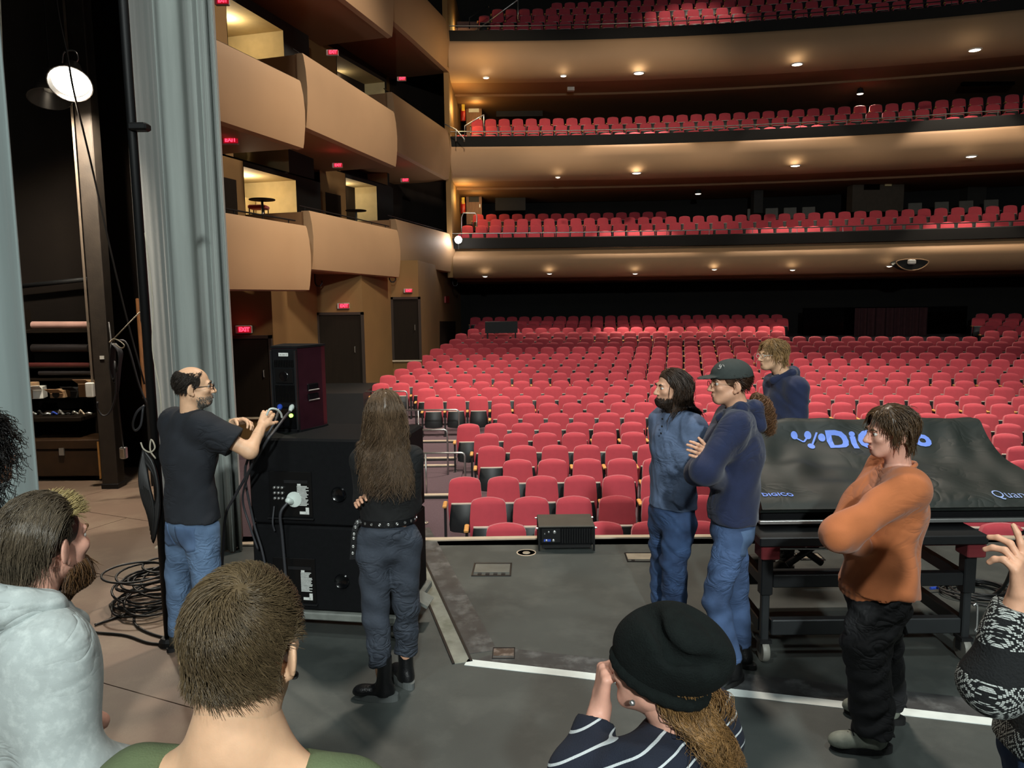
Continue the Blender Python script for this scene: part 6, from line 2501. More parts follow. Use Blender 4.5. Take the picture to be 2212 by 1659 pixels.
inv_parent(wb.build('wrist_band', mat('grey_green_band', '#5a655a', .7), smooth=40), root)
DENIM_P = mat('denim_pocket', '#42597a', .85, var=.16, scale=7, bump=.3, bscale=500, var2='#536b8c')
pv = lambda u, v: v - (.5 - abs(u)) * .25 * (v < -.2)
put('back_pocket', [patch(LAST['legs'], j['pel'] + r * .085 - UP * .05, -f + r * .15, r, .13, .14, shape=pv)], DENIM_P, root)
put('back_pocket', [patch(LAST['legs'], j['pel'] - r * .085 - UP * .05, -f - r * .15, r, .13, .14, shape=pv)], DENIM_P, root)

# ================================================================== 2. woman with long hair seen from behind
f = unit((-.18, 1, 0))
r = np.array([f[1], -f[0], 0])
c = J(836, 985, 4.0)
j = dict(pel=J(838, 1158, 4.0), chest=J(836, 1050, 4.0), neck=J(836, 962, 4.0))
j['shR'], j['shL'] = c + r * .150, c - r * .150
j['elR'], j['wrR'] = J(893, 1085, 4.08), J(794, 1092, 4.00)
j['elL'], j['wrL'] = J(783, 1082, 4.06), J(850, 1072, 4.19)
j['hipR'], j['hipL'] = j['pel'] + r * .085 - UP * .02, j['pel'] - r * .085 - UP * .02
j['knR'], j['anR'] = Jz(878, 4.06, .47), Jz(876, 4.12, .10)
j['knL'], j['anL'] = Jz(812, 3.98, .47), Jz(828, 3.96, .10)
j['toeR'], j['toeL'] = (-.5, .8), (-.95, .15)
hd = (J(831, 893, 4.0), unit((-.2, 1, -.1)), UP)
hn = dict(R=dict(d=unit(J(772, 1072, 3.90) - j['wrR']), n=unit((.3, -.9, -.2)), side=1, curl=(.45, .5, .4), thumb=(.3, .2)))
p2 = build_person('person with long brown hair in a black top and slate trousers seen from behind', (j['pel'][0], j['pel'][1], 0), j, f, hd, SK[0], BLACKTOP, CARGO, (LEATHER, BOOT_SOLE),
                  hem=J(838, 1118, 4.0), waist=J(838, 1112, 4.0), hands=hn, sleeve_len=1.8, top_infl=.004, arm_r=(.046, .042, .04, .034), ripple=.004, hs=.95, seed=8, g=.88, w=1.0, leg_infl=.014, leg_r=(.100, .066, .064, .058), leg_rip=.010,
                  shoe_kw=dict(boot=.16, sole_h=.038, s=.92), leg_cut=-.06)
root, W, HR, H, T, B = p2
HB2 = Body(.04)
HB2.p = H.p + B.p[:6] + T.p[:5]
HM2 = hair_mat('long_brown_hair', '#5c4a38', .35, .4)
n = 3400
u, P0 = scalp_points(n, W(0, 0, 0), HR, .95, hair_mask(.2, -.5, -.2), 21)
g = np.random.default_rng(22)
sgn = np.sign(u[:, 0] + .001)
amp = g.uniform(.4, 1.2, n)
def fl2(P, t):
    top_ = np.clip((P - W(0, 0, 0)) @ HR[:, 2] / .12, 0, 1)[:, None]
    v = HR[:, 0][None] * sgn[:, None] * top_ * .45 - HR[:, 1][None] * .95 * top_ - UP[None] * (1.05 - .6 * top_)
    return v + HR[:, 0][None] * (sgn * .10 * (t > .4))[:, None]
S = grow(P0, fl2, HB2.d, 24, .0188, lambda t, P: .021 + .006 * t, .25, 23, .10, g.uniform(.72, 1.04, n))
tt = np.linspace(0, 1, S.shape[1])
ph = g.uniform(0, 6.28, n) * .25 + np.round((u[:, 0] + 1) * 4) * 1.7
wv = (np.clip(tt - .3, 0, 1) * .044)[None] * np.sin(tt[None] * 17 + ph[:, None]) * amp[:, None]
S = S + wv[..., None] * HR[:, 0] + (np.clip(tt - .3, 0, 1) * .02)[None, :, None] * np.cos(tt[None] * 15 + ph[:, None] * 1.3)[..., None] * HR[:, 1]
lx = (S - W(0, 0, 0)) @ HR[:, 0]
S = S + (.20 * np.tanh(lx / .20) - lx)[..., None] * HR[:, 0]
put('hair', [tubes(S, .0015 * g.uniform(.7, 1.4, n)), hair_cap(W, HR, .95, rad=(.092, .112, .103), low=-.09)], HM2, root)
# studded belt with hanging end
bl = MB()
bcen = J(838, 1120, 4.0)
el_a, el_b = .150, .112
ring = [bcen + r * el_a * math.cos(a) + f * el_b * math.sin(a) for a in np.linspace(0, 2 * math.pi, 41)[:-1]]
vs = []
for p_ in ring:
    o_ = unit(p_ - bcen) * .004
    vs.append([p_ - UP * .017, p_ - UP * .017 + o_, p_ + UP * .017 + o_, p_ + UP * .017])
vs.append(vs[0])
bl.grid(vs)
bo = bl.build('belt', LEATHER)
inv_parent(bo, root)
hang = [J(775, 1122, 3.93), J(766, 1145, 3.92), J(763, 1180, 3.92), J(761, 1208, 3.92)]
hb = MB()
pts = spline(hang, 12)
hb.grid([[p_ - r * .014, p_ - r * .014 - f * .004, p_ + r * .014 - f * .004, p_ + r * .014] for p_ in pts])
ho = hb.build('belt_end', LEATHER)
inv_parent(ho, root)
st = MB()
for a in np.linspace(math.pi * 1.02, math.pi * 1.98, 11):
    p_ = bcen + r * (el_a + .005) * math.cos(a) + f * (el_b + .005) * math.sin(a)
    nn = unit(p_ - bcen)
    Rq = np.array(Vector(nn).to_track_quat('Z', 'Y').to_matrix())
    st.lathe([(.003, 0), (.006, .002), (.008, .001), (.008, -.002)], c=p_, n=10, rot=Rq)
for i in range(6):
    p_ = pts[int((i + .6) / 6.2 * (len(pts) - 1))] - f * .006
    Rq = np.array(Vector(-f).to_track_quat('Z', 'Y').to_matrix())
    st.lathe([(.003, 0), (.006, .002), (.008, .001), (.008, -.002)], c=p_, n=10, rot=Rq)
so_ = st.build('eyelets', M['steel'])
so_.parent = bo

# ================================================================== 6. bearded man in the blue-grey henley
f = unit((-.86, -.42, 0))
r = np.array([f[1], -f[0], 0])
c = J(1464, 912, 4.82)
j = dict(pel=J(1452, 1108, 4.82), chest=J(1458, 975, 4.82), neck=J(1464, 890, 4.82))
j['shR'], j['shL'] = c + r * .18, c - r * .18
j['elR'], j['wrR'] = J(1428, 1010, 5.0), J(1424, 1085, 4.88)
j['elL'], j['wrL'] = J(1500, 1010, 4.66), J(1468, 1080, 4.66)
j['hipR'], j['hipL'] = j['pel'] + r * .09 - UP * .03, j['pel'] - r * .09 - UP * .03
j['knR'], j['anR'] = Jz(1432, 4.95, .49), Jz(1430, 5.02, .09)
j['knL'], j['anL'] = Jz(1455, 4.74, .49), Jz(1458, 4.80, .09)
j['toeR'], j['toeL'] = (-.9, -.3), (-.8, -.6)
hd = (J(1450, 838, 4.82), unit((-.96, -.25, -.06)), UP)
hn = dict(L=dict(d=unit(J(1455, 1125, 4.74) - j['wrL']), n=unit((.2, .8, 0)), side=1, curl=(.2, .2, .2)))
p6 = build_person('bearded person with long dark hair in a blue-grey henley and jeans, hand in pocket', (j['pel'][0], j['pel'][1], 0), j, f, hd, SK[0], HENLEY, DENIM_D, (LEATHER, DARK_SOLE),
                  hem=J(1455, 1090, 4.82), sleeve_len=2.12, top_infl=.018, ripple=.007, seed=13, leg_r=(.1, .08, .076, .07), leg_rip=.008, g=1.0)
root, W, HR, H, T, B = p6
HM6 = hair_mat('dark_brown_long_hair', '#33261d', .5, .4)
HB6 = Body(.04)
HB6.p = H.p + B.p[:6] + T.p[:5]
n = 1300
u, P0 = scalp_points(n, W(0, 0, 0), HR, 1.0, hair_mask(.22, -.55, -.2), 31)
g = np.random.default_rng(32)
sgn = np.sign(u[:, 0] + .001)
def fl6(P, t):
    top_ = np.clip((P - W(0, 0, 0)) @ HR[:, 2] / .12, 0, 1)[:, None]
    return HR[:, 0][None] * sgn[:, None] * top_ * .8 - HR[:, 1][None] * .5 * top_ - UP[None] * (1.05 - .5 * top_) - HR[:, 1][None] * .12
S = grow(P0, fl6, HB6.d, 14, .0205, lambda t, P: .010 + .02 * t, .3, 33, .12, g.uniform(.75, 1.05, n))
tt = np.linspace(0, 1, S.shape[1])
S = S + ((tt ** 1.5 * .012)[None] * np.sin(tt[None] * 12 + g.uniform(0, 6.28, n)[:, None]))[..., None] * HR[:, 1]
put('hair', [tubes(S, .0024 * g.uniform(.7, 1.4, n)), hair_cap(W, HR, 1.0, low=-.09)], HM6, root)
beard(root, W, HR, H, 1.0, HM6, 1500, .04, 34, lambda u: (u[:, 1] > .05) & (u[:, 2] < -.36), lift=.012, r=.0013)
face_bits(W, HR, 1.0, root, HM6)
bt = MB()
for i, (px_, py_) in enumerate([(1431, 905), (1430, 921), (1428, 936)]):
    p_ = J(px_, py_, 4.70)
    bt.lathe([(.006, -.002), (.007, 0), (.006, .003)], c=p_, n=10, rot=np.array(Vector(f).to_track_quat('Z', 'Y').to_matrix()))
inv_parent(bt.build('buttons', M['black']), root)

# ================================================================== 7. person in cap and navy hoodie with crossed arms
f = unit((-.95, .22, 0))
r = np.array([f[1], -f[0], 0])
c = J(1594, 905, 4.18)
j = dict(pel=J(1582, 1135, 4.18), chest=J(1592, 990, 4.18), neck=J(1594, 885, 4.18))
j['shR'], j['shL'] = c + r * .17 + f * .04, c - r * .17 + f * .02
j['elR'], j['wrR'] = J(1508, 1022, 4.22), J(1532, 990, 4.03)
j['elL'], j['wrL'] = J(1520, 1018, 3.95), J(1570, 1046, 4.12)
j['hipR'], j['hipL'] = j['pel'] + r * .085 - UP * .03, j['pel'] - r * .085 - UP * .03
j['knR'], j['anR'] = Jz(1590, 4.25, .50), Jz(1603, 4.30, .11)
j['knL'], j['anL'] = Jz(1545, 4.08, .50), Jz(1582, 4.10, .11)
j['toeR'], j['toeL'] = (-.6, .6), (-.75, -.5)
hd = (J(1575, 829, 4.18), unit((-.99, -.05, .0)), UP)
hn = dict(R=dict(d=unit(J(1500, 968, 3.93) - j['wrR']), n=unit((.2, .9, -.4)), side=-1, curl=(.25, .5, .4), spread=.2, thumb=(.3, .2)))
def hood7(W, neck, fr):
    bk = neck - fr[:, 1] * .085
    L_, R_ = neck - fr[:, 0] * .10 - fr[:, 1] * .01, neck + fr[:, 0] * .10 - fr[:, 1] * .01
    F_ = neck + fr[:, 1] * .09 - UP * .045
    return [(bk + UP * .01, L_ + UP * .02, .042, .036), (bk + UP * .01, R_ + UP * .02, .042, .036), (L_ + UP * .02, F_, .036, .022), (R_ + UP * .02, F_, .036, .022), (bk + UP * .0, bk - fr[:, 1] * .03 - UP * .09, .052, .04)]
p7 = build_person('person in a charcoal cap and navy hoodie standing with crossed arms', (j['pel'][0], j['pel'][1], 0), j, f, hd, SK[0], NAVY, DENIM7, (LEATHER, DARK_SOLE),
                  hem=J(1582, 1118, 4.18), hands=hn, sleeve_len=1.92, top_infl=.026, arm_r=(.046, .046, .044, .034), ripple=.008, rfreq=20, seed=17, leg_r=(.088, .066, .064, .054), leg_rip=.006, hood=hood7, g=.98, hemflare=-.01,
                  shoe_kw=dict(boot=.1, sole_h=.03), leg_cut=.03)
root, W, HR, H, T, B = p7
HM7 = hair_mat('auburn_brown_hair', '#3a271b', .45, .4)
short_hair(root, W, HR, H, 1.0, HM7, 900, .05, fl_down(HR, W, .8, .7), 41, hair_mask(.2, -.6, -.22), lift=.012, r=.0016, capkw=dict(low=-.07))
# curly pony tail
def curls(root, a, b, wid, n, m, seed, rr=.0024, turns=5, cr=.014, name='ponytail', droop=0.0):
    g = np.random.default_rng(seed)
    tt = np.linspace(0, 1, 34)
    a, b = np.array(a), np.array(b)
    S = []
    ax = unit(b - a)
    e1 = unit(np.cross(ax, [.3, .2, .9]))
    e2 = np.cross(ax, e1)
    for i in range(n):
        ang, rad = g.uniform(0, 6.28), math.sqrt(g.uniform(0, 1))
        env = np.sin(np.pi * np.clip(tt * .85 + .08, 0, 1)) ** .8
        off = (e1 * math.cos(ang) + e2 * math.sin(ang))[None] * (wid * rad * env)[:, None]
        ph, tn, cc = g.uniform(0, 6.28), turns * g.uniform(.7, 1.3), cr * g.uniform(.5, 1.2)
        cu = (np.cos(tt * tn * 6.28 + ph)[:, None] * e1 + np.sin(tt * tn * 6.28 + ph)[:, None] * e2) * (cc * np.clip(tt * 4, 0, 1))[:, None]
        ln = g.uniform(.7, 1.05)
        p_ = a[None] + (b - a)[None] * (tt * ln)[:, None] + off + cu
        p_[:, 2] -= droop * tt ** 2
        S.append(p_)
    return put(name, [tubes(np.array(S), rr * g.uniform(.7, 1.3, n))], m, root)
HM7b = hair_mat('curly_light_brown_hair', '#6b4c33', .5, .4)
curls(root, J(1630, 850, 4.2), J(1664, 938, 4.2), .058, 620, HM7b, 42, rr=.0013, turns=6, cr=.02)
cp = Body(.015)
cp.add(Clip(Ell(W(0, -.014, .046), np.array([.095, .118, .094]), HR), (W(0, 0, .036), HR @ unit((0, -.06, -1)))))
cp.add(Ell(W(0, .118, .040), np.array([.068, .062, .006]), HR @ rotx(-.14)), k=.012)
cap7 = put('cap', [cp.nets(.005)], CAPM, root)
lg = MB()
lc = W(-.045, .062, .098)
nn = unit(lc - W(0, -.01, .03))
Rq = np.array(Vector(nn).to_track_quat('Z', 'Y').to_matrix())
for a0, rr in ((0, .012), (2.1, .009), (4.0, .010)):
    arc = [lc + nn * .004 + Rq @ np.array([rr * math.cos(a0 + t_) + .008 * math.cos(a0), rr * math.sin(a0 + t_) + .008 * math.sin(a0), 0]) for t_ in np.linspace(0, 4, 10)]
    lg.tube(arc, .0022, 5)
inv_parent(lg.build('cap_emblem', M['grey_plastic'], smooth=True), root)
face_bits(W, HR, 1.0, root, HM7)
put('back_pocket', [patch(LAST['legs'], j['pel'] - r * .07 - UP * .055, -f - r * .45, np.cross(UP, -f - r * .45) * -1, .13, .14, shape=pv)], DENIM_P, root)
spectacles(W, HR, 1.0, root, mat('thin_wire_frames', '#6b5a45', .3, metal=.8), .019, .0012)

# ================================================================== 8. fair-haired person behind the console
f = unit((-.92, -.25, 0))
r = np.array([f[1], -f[0], 0])
c = J(1697, 830, 5.95)
j = dict(pel=Jz(1697, 5.95, .98), chest=J(1697, 890, 5.95), neck=J(1692, 808, 5.95))
j['shR'], j['shL'] = c + r * .17, c - r * .17
j['elR'], j['wrR'] = J(1672, 905, 6.1), J(1640, 930, 5.95)
j['elL'], j['wrL'] = J(1722, 905, 5.78), J(1690, 945, 5.68)
j['hipR'], j['hipL'] = j['pel'] + r * .09 - UP * .03, j['pel'] - r * .09 - UP * .03
j['knR'], j['anR'] = Jz(1672, 6.05, .50), Jz(1652, 6.0, .09)
j['knL'], j['anL'] = Jz(1698, 5.86, .50), Jz(1697, 5.85, .09)
j['toeR'], j['toeL'] = (-1, -.15), (-.9, -.5)
hd = (J(1668, 768, 5.95), unit((-.97, -.22, -.03)), UP)
p8 = build_person('fair-haired person in glasses and navy hoodie standing behind the mixing console', (j['pel'][0], j['pel'][1], 0), j, f, hd, SK[1], NAVY, BLACKP, (SNEAKD, DARK_SOLE),
                  sleeve_len=1.9, top_infl=.026, arm_r=(.046, .046, .044, .034), ripple=.007, seed=23, hood=hood7, g=.98, leg_r=(.088, .068, .064, .058), hem=j['pel'] - UP * .02)
root, W, HR, H, T, B = p8
HM8 = hair_mat('wavy_fair_hair', '#8a6c45', .4, .4)
n = 1300
u, P0 = scalp_points(n, W(0, 0, 0), HR, 1.0, hair_mask(.36, -.55, -.2), 51)
g = np.random.default_rng(52)
sgn = np.sign(u[:, 0] + .001)
def mop(W, HR, fr=.5, bk=.7, sd=.9):
    def fl(P, t):
        q = (P - W(0, 0, 0)) @ HR
        top_ = np.clip(q[:, 2] / .12, 0, 1)[:, None]
        dirs = np.where(q[:, 1:2] > .01, fr, -bk)
        s_ = np.sign(q[:, :1] + 1e-4)
        return HR[:, 0][None] * s_ * sd * top_ + HR[:, 1][None] * dirs * top_ - HR[:, 2][None] * (1.1 - .7 * top_)
    return fl
S = grow(P0, mop(W, HR), H.d, 9, .0115, lambda t, P: .010 + .026 * t * (1.1 - t), .3, 53, .3, g.uniform(.6, 1.05, n))
tt = np.linspace(0, 1, S.shape[1])
S = S + ((tt * .006)[None] * np.sin(tt[None] * 11 + g.uniform(0, 6.28, n)[:, None]))[..., None] * HR[:, 2]
put('hair', [tubes(S, .0022 * g.uniform(.7, 1.4, n)), hair_cap(W, HR, 1.0, rad=(.088, .108, .098), face=((0, .068, .04), (0, .85, -.52)))], HM8, root)
face_bits(W, HR, 1.0, root, HM8)
spectacles(W, HR, 1.0, root, mat('clear_frames', '#b9b2a6', .2), .021, .0022)

# ================================================================== 9. man in the rust-orange sweatshirt
f = unit((-.96, .18, 0))
r = np.array([f[1], -f[0], 0])
c = J(1938, 1030, 3.66)
j = dict(pel=J(1893, 1292, 3.66), chest=J(1922, 1122, 3.66), neck=J(1940, 1004, 3.66))
j['shR'], j['shL'] = c + r * .185 + f * .02, c - r * .185 + f * .0
j['elR'], j['wrR'] = J(1818, 1145, 3.74), J(1862, 1128, 3.54)
j['elL'], j['wrL'] = J(1812, 1156, 3.44), J(1872, 1182, 3.60)
j['hipR'], j['hipL'] = j['pel'] + r * .09 - UP * .0, j['pel'] - r * .09 - UP * .0
j['knR'], j['anR'] = Jz(1902, 3.74, .50), Jz(1912, 3.70, .09)
j['knL'], j['anL'] = Jz(1872, 3.52, .49), Jz(1884, 3.44, .09)
j['toeR'], j['toeL'] = (-.85, .4), (-.98, .1)
hd = (J(1921, 934, 3.66), unit((-.99, .04, -.04)), unit((-.08, 0, 1)))
p9 = build_person('person in a rust-orange sweatshirt and black trousers standing with folded arms', (j['pel'][0], j['pel'][1], 0), j, f, hd, SK[2], ORANGE, BLACKP, (SNEAK, DARK_SOLE),
                  hem=J(1886, 1266, 3.66), sleeve_len=1.9, top_infl=.034, arm_r=(.046, .047, .044, .036), ripple=.014, rfreq=18, seed=29, g=1.03, belly=1.18, leg_r=(.122, .098, .094, .086), leg_rip=.012, leg_infl=.022, vox=.007,
                  shoe_kw=dict(sole_h=.034, s=1.05), leg_cut=.06, hs=1.04, hemflare=.025, collar=None)
root, W, HR, H, T, B = p9
HM9 = hair_mat('swept_brown_hair', '#4a3826', .45, .35)
n = 2000
u, P0 = scalp_points(n, W(0, 0, 0), HR, 1.04, hair_mask(.30, -.62, -.26), 61)
g = np.random.default_rng(62)
S = grow(P0, mop(W, HR, .55, .75, .75), H.d, 9, .0115, lambda t, P: .010 + .030 * t * (1.15 - t), .3, 63, .2, g.uniform(.6, 1.08, n))
put('hair', [tubes(S, .0018 * g.uniform(.7, 1.4, n)), hair_cap(W, HR, 1.04, rad=(.089, .110, .100))], HM9, root)
face_bits(W, HR, 1.04, root, HM9)
hb9 = Body(.01)
cc9 = J(1886, 1268, 3.66)
for a0, a1 in zip(np.linspace(0, 2 * math.pi, 33)[:-1], np.linspace(0, 2 * math.pi, 33)[1:]):
    q0, q1 = [cc9 + r * .176 * math.cos(a) + f * .142 * math.sin(a) for a in (a0, a1)]
    hb9.add(Cap(q0 + UP * .012, q1 + UP * .012, .017, .017), Cap(q0 - UP * .018, q1 - UP * .018, .014, .014))
put('hem_band', [hb9.nets(.006)], ORANGE, root)
for sd in 'LR':
    t_ = unit(np.array([j['toe' + sd][0], j['toe' + sd][1], 0]))
    q_ = np.array([t_[1], -t_[0], 0])
    lc = MB()
    for i_ in range(5):
        b_ = j['an' + sd] * np.array([1, 1, 0]) + t_ * (.055 + .019 * i_) + UP * (.108 - .007 * i_)
        lc.tube([b_ - q_ * .026 - UP * .008, b_ + UP * .002, b_ + q_ * .026 - UP * .008 + t_ * .006], .0032, 5)
    inv_parent(lc.build('laces', M['black'], smooth=True), root)
# sweatshirt crew rib and back pocket flap
nk = j['neck'] - UP * .010
rb = MB()
ring = [nk + r * .074 * math.cos(a) + f * .078 * math.sin(a) - UP * .02 * (math.sin(a)) for a in np.linspace(0, 2 * math.pi, 25)[:-1]]
rb.tube(ring, .010, 8, closed=True)
inv_parent(rb.build('collar', ORANGE, smooth=True), root)
pf = MB().box(j['pel'] - f * .10 - r * .06 - UP * .10, (.02, .12, .07), rot=np.array([f, -r, UP]).T @ roty(.35), bevel=.006).build('pocket_flap', BLACKP)
inv_parent(pf, root)

# ================================================================== 4. person seen from behind, head only, in the olive shirt
f = unit((.10, 1, 0))
r = np.array([f[1], -f[0], 0])
D4 = 1.18
hd = (J(531, 1392, D4), unit((.08, 1, -.16)), unit((.03, .12, 1)))
nk = hd[0] + np.array([-.008, -.04, -.188])
j = dict(neck=nk, chest=nk - UP * .22 - f * .0, pel=nk - UP * .55)
j['shR'], j['shL'] = nk + r * .185 - UP * .055, nk - r * .185 - UP * .055
j['elR'], j['wrR'] = j['shR'] - UP * .3 + r * .03, j['shR'] - UP * .52 + f * .1
j['elL'], j['wrL'] = j['shL'] - UP * .3 - r * .03, j['shL'] - UP * .52 + f * .1
j['hipR'], j['hipL'] = j['pel'] + r * .09, j['pel'] - r * .09
for s_, k_ in (('R', 1), ('L', -1)):
    b_ = j['hip' + s_]
    j['kn' + s_], j['an' + s_] = np.array([b_[0], b_[1], .5]), np.array([b_[0], b_[1], .09])
    j['toe' + s_] = (.1, 1)
p4 = build_person('person with short fair brown hair in an olive shirt, back of head to the camera', (j['pel'][0], j['pel'][1], 0), j, f, hd, SK[1], GREEN, BLACKP, (SNEAKD, DARK_SOLE),
                  sleeve_len=.6, top_infl=.016, ripple=.004, seed=37, hvox=.0038, collar=nk - UP * .03, hem=j['pel'] - UP * .03, neck_cut=(nk + UP * .03 - f * .02, np.array([.118, .125, .085])), neck_r=.064)
root, W, HR, H, T, B = p4
HM4 = hair_mat('short_fair_brown_hair', '#5d4e38', .32, .4)
n = 9000
wh = unit(np.array([.16, -.62, .76]))                      # crown whorl in head axes
u, P0 = scalp_points(n, W(0, 0, 0), HR, 1.0, hair_mask(.24, -.80, -.34), 71)
def fl4(P, t, u):
    q = (P - W(0, -.016, .034)) @ HR
    q /= np.linalg.norm(q, axis=1, keepdims=True)
    away = q - wh
    swirl = np.cross(np.tile(wh, (len(q), 1)), q)
    v = away * 1.0 + swirl * .75 + np.array([0, 0, -.25])
    v = tangent(q, v)
    v /= np.linalg.norm(v, axis=1, keepdims=True) + 1e-6
    return v @ HR.T
short_hair(root, W, HR, H, 1.0, HM4, n, .048, fl4, 72, hair_mask(.24, -.80, -.34), lift=.010, r=.00068, noise=.22, capkw=dict(rad=(.079, .099, .0895), low=-.098, rip=.004), steps=7, pull=.8, ear_clear=.034)
gd = MB()
e_ = W(.082, .0, -.046)
gd.lathe([(.001, .004), (.006, .004), (.007, 0), (.006, -.004), (.001, -.004)], c=e_, n=14, rot=HR @ rotx(math.pi / 2))
inv_parent(gd.build('ear_plug', M['black'], smooth=40), root)

# ================================================================== 3. bearded person in the ash-grey hoodie
f = unit((.70, .71, 0))
r = np.array([f[1], -f[0], 0])
D3 = 1.98
hd = (J(104, 1174, D3), unit((.36, .93, -.14)), UP)
nk = J(62, 1306, D3 - .05)
j = dict(neck=nk, chest=nk - UP * .24 - f * .02, pel=nk - UP * .58 - f * .02)
j['shR'], j['shL'] = nk + r * .19 - UP * .07, nk - r * .19 - UP * .07
j['elR'], j['wrR'] = j['shR'] - UP * .29 + r * .05, j['shR'] - UP * .42 + f * .2
j['elL'], j['wrL'] = j['shL'] - UP * .29 - r * .05, j['shL'] - UP * .42 + f * .2
j['hipR'], j['hipL'] = j['pel'] + r * .09, j['pel'] - r * .09
for s_ in 'RL':
    b_ = j['hip' + s_]
    j['kn' + s_], j['an' + s_] = np.array([b_[0], b_[1], .5]), np.array([b_[0], b_[1], .09])
    j['toe' + s_] = (.7, .7)
def hood3(W, neck, fr):
    out = []
    ctr = neck - fr[:, 1] * .01 + UP * .015
    pts = []
    for a in np.linspace(-.15, math.pi + .15, 9):
        pts.append(ctr + fr[:, 0] * .125 * math.cos(a) - fr[:, 1] * .118 * math.sin(a) + UP * (.012 + .030 * math.sin(a)))
    for p_, q_ in zip(pts[:-1], pts[1:]):
        out.append((p_, q_, .050, .050))
    out.append((neck - fr[:, 1] * .10 - UP * .01, neck - fr[:, 1] * .13 - UP * .14, .075, .04))
    out.append((pts[0], neck + fr[:, 1] * .11 - UP * .08, .04, .025))
    out.append((pts[-1], neck + fr[:, 1] * .11 - UP * .08, .04, .025))
    return out
p3 = build_person('bearded person in an ash-grey hoodie with hair swept back, in the front corner', (j['pel'][0], j['pel'][1], 0), j, f, hd, SK[2], GREYHOOD, DENIM_D, (SNEAKD, DARK_SOLE),
                  sleeve_len=1.75, top_infl=.036, arm_r=(.056, .056, .054, .046), ripple=.010, rfreq=14, seed=43, g=1.05, hood=hood3, vox=.0065, hvox=.004, hem=j['pel'] - UP * .05)
root, W, HR, H, T, B = p3
HM3 = hair_mat('swept_ash_brown_hair', '#544a3c', .5, .3)
n = 4000
u, P0 = scalp_points(n, W(0, 0, 0), HR, 1.0, lambda u: (u[:, 2] > .50) & ((u[:, 1] * .85 - u[:, 2] * .5) < .24), 81)
g = np.random.default_rng(82)
HB3 = Body(.04)
HB3.p = H.p + T.p[3:]
def fl3(P, t):
    q = (P - W(0, 0, 0)) @ HR
    bk = np.clip((q[:, 1] + .10) / .16, 0, 1)[:, None]
    s_ = np.sign(q[:, :1] + 1e-4)
    return -HR[:, 1][None] * (.30 + .95 * bk) - HR[:, 2][None] * (1.0 - 1.0 * bk) - HR[:, 0][None] * q[:, :1] * 2.0
S = grow(P0, fl3, HB3.d, 13, .0165, lambda t, P: .012 + .034 * t * (1.25 - t), .35, 83, .14, g.uniform(.55, 1.05, n))
tt = np.linspace(0, 1, S.shape[1])
S = S + ((tt * .010)[None] * np.sin(tt[None] * 8 + np.round(u[:, 0] * 5)[:, None] * 1.4))[..., None] * HR[:, 2]
put('hair', [tubes(S, .0009 * g.uniform(.7, 1.5, n))], HM3, root)
HM3d = hair_mat('dark_cropped_side_hair', '#2e271d', .4, .4)
short_hair(root, W, HR, H, 1.0, HM3d, 3000, .026, fl_down(HR, W, .75, .7), 87, lambda u: hair_mask(.2, -.66, -.24)(u) & (u[:, 2] < .45), lift=.005, r=.0008, ear_clear=.036, pull=.8,
           capkw=dict(rad=(.0805, .1005, .091), low=-.08), name='side_hair')
# blond tuft at the front
HM3b = hair_mat('blond_tuft', '#9c8a5c', .35, .4)
u, P0 = scalp_points(700, W(0, 0, 0), HR, 1.0, lambda u: (u[:, 1] > .30) & (u[:, 2] > .42) & ((u[:, 1] * .85 - u[:, 2] * .5) < .34), 84)
S = grow(P0, lambda P, t: np.tile(HR @ unit((.25, 1.0, .25)), (len(P), 1)), H.d, 6, .0085, lambda t, P: .01 + .012 * t, .1, 85, .3, np.random.default_rng(1).uniform(.6, 1.1, 700))
put('fringe', [tubes(S, .0014)], HM3b, root)
HM3c = hair_mat('reddish_brown_beard', '#5a4028', .5, .4)
beard(root, W, HR, H, 1.0, HM3c, 3600, .115, 86, lambda u: (u[:, 1] > .0) & (u[:, 2] < -.34), dirv=(0, .10, -1), lift=.03, r=.0009, steps=8, noise=.28)
face_bits(W, HR, 1.0, root, HM3c)

# ================================================================== 5. person in the slouchy beanie and striped jersey
f = unit((-.78, .62, 0))
r = np.array([f[1], -f[0], 0])
D5 = 1.66
hd = (J(1413, 1442, D5), unit((-.80, .58, -.22)), unit((.02, .0, 1)))
nk = J(1466, 1562, D5 + .0)
j = dict(neck=nk, chest=nk - UP * .22 + f * .0, pel=nk - UP * .54)
j['shR'], j['shL'] = nk + r * .165 - UP * .05, nk - r * .165 - UP * .05
j['elL'], j['wrL'] = J(1262, 1672, 1.62), J(1297, 1528, 1.72)
j['elR'], j['wrR'] = j['shR'] - UP * .27 + r * .04, j['shR'] - UP * .40 + f * .18
j['hipR'], j['hipL'] = j['pel'] + r * .09, j['pel'] - r * .09
for s_ in 'RL':
    b_ = j['hip' + s_]
    j['kn' + s_], j['an' + s_] = np.array([b_[0], b_[1], .46]), np.array([b_[0], b_[1], .09])
    j['toe' + s_] = (-.7, .7)
hn = dict(L=dict(d=unit(J(1305, 1450, 1.73) - j['wrL']), n=unit((.9, .1, .1)), side=1, curl=(1.15, 1.0, .6), thumb=(.5, .4), s=1.0))
STRIPE = stripe_mat()
p5 = build_person('person in a slouchy black beanie and striped navy jersey with hand at the face', (j['pel'][0], j['pel'][1], 0), j, f, hd, SK[2], STRIPE, BLACKP, (SNEAKD, DARK_SOLE),
                  sleeve_len=1.78, hands=hn, top_infl=.020, arm_r=(.056, .052, .048, .038), ripple=.006, seed=47, g=.95, hs=.95, vox=.007, hvox=.004, hem=j['pel'] - UP * .04, ear=False)
root, W, HR, H, T, B = p5
bn = Body(.05)
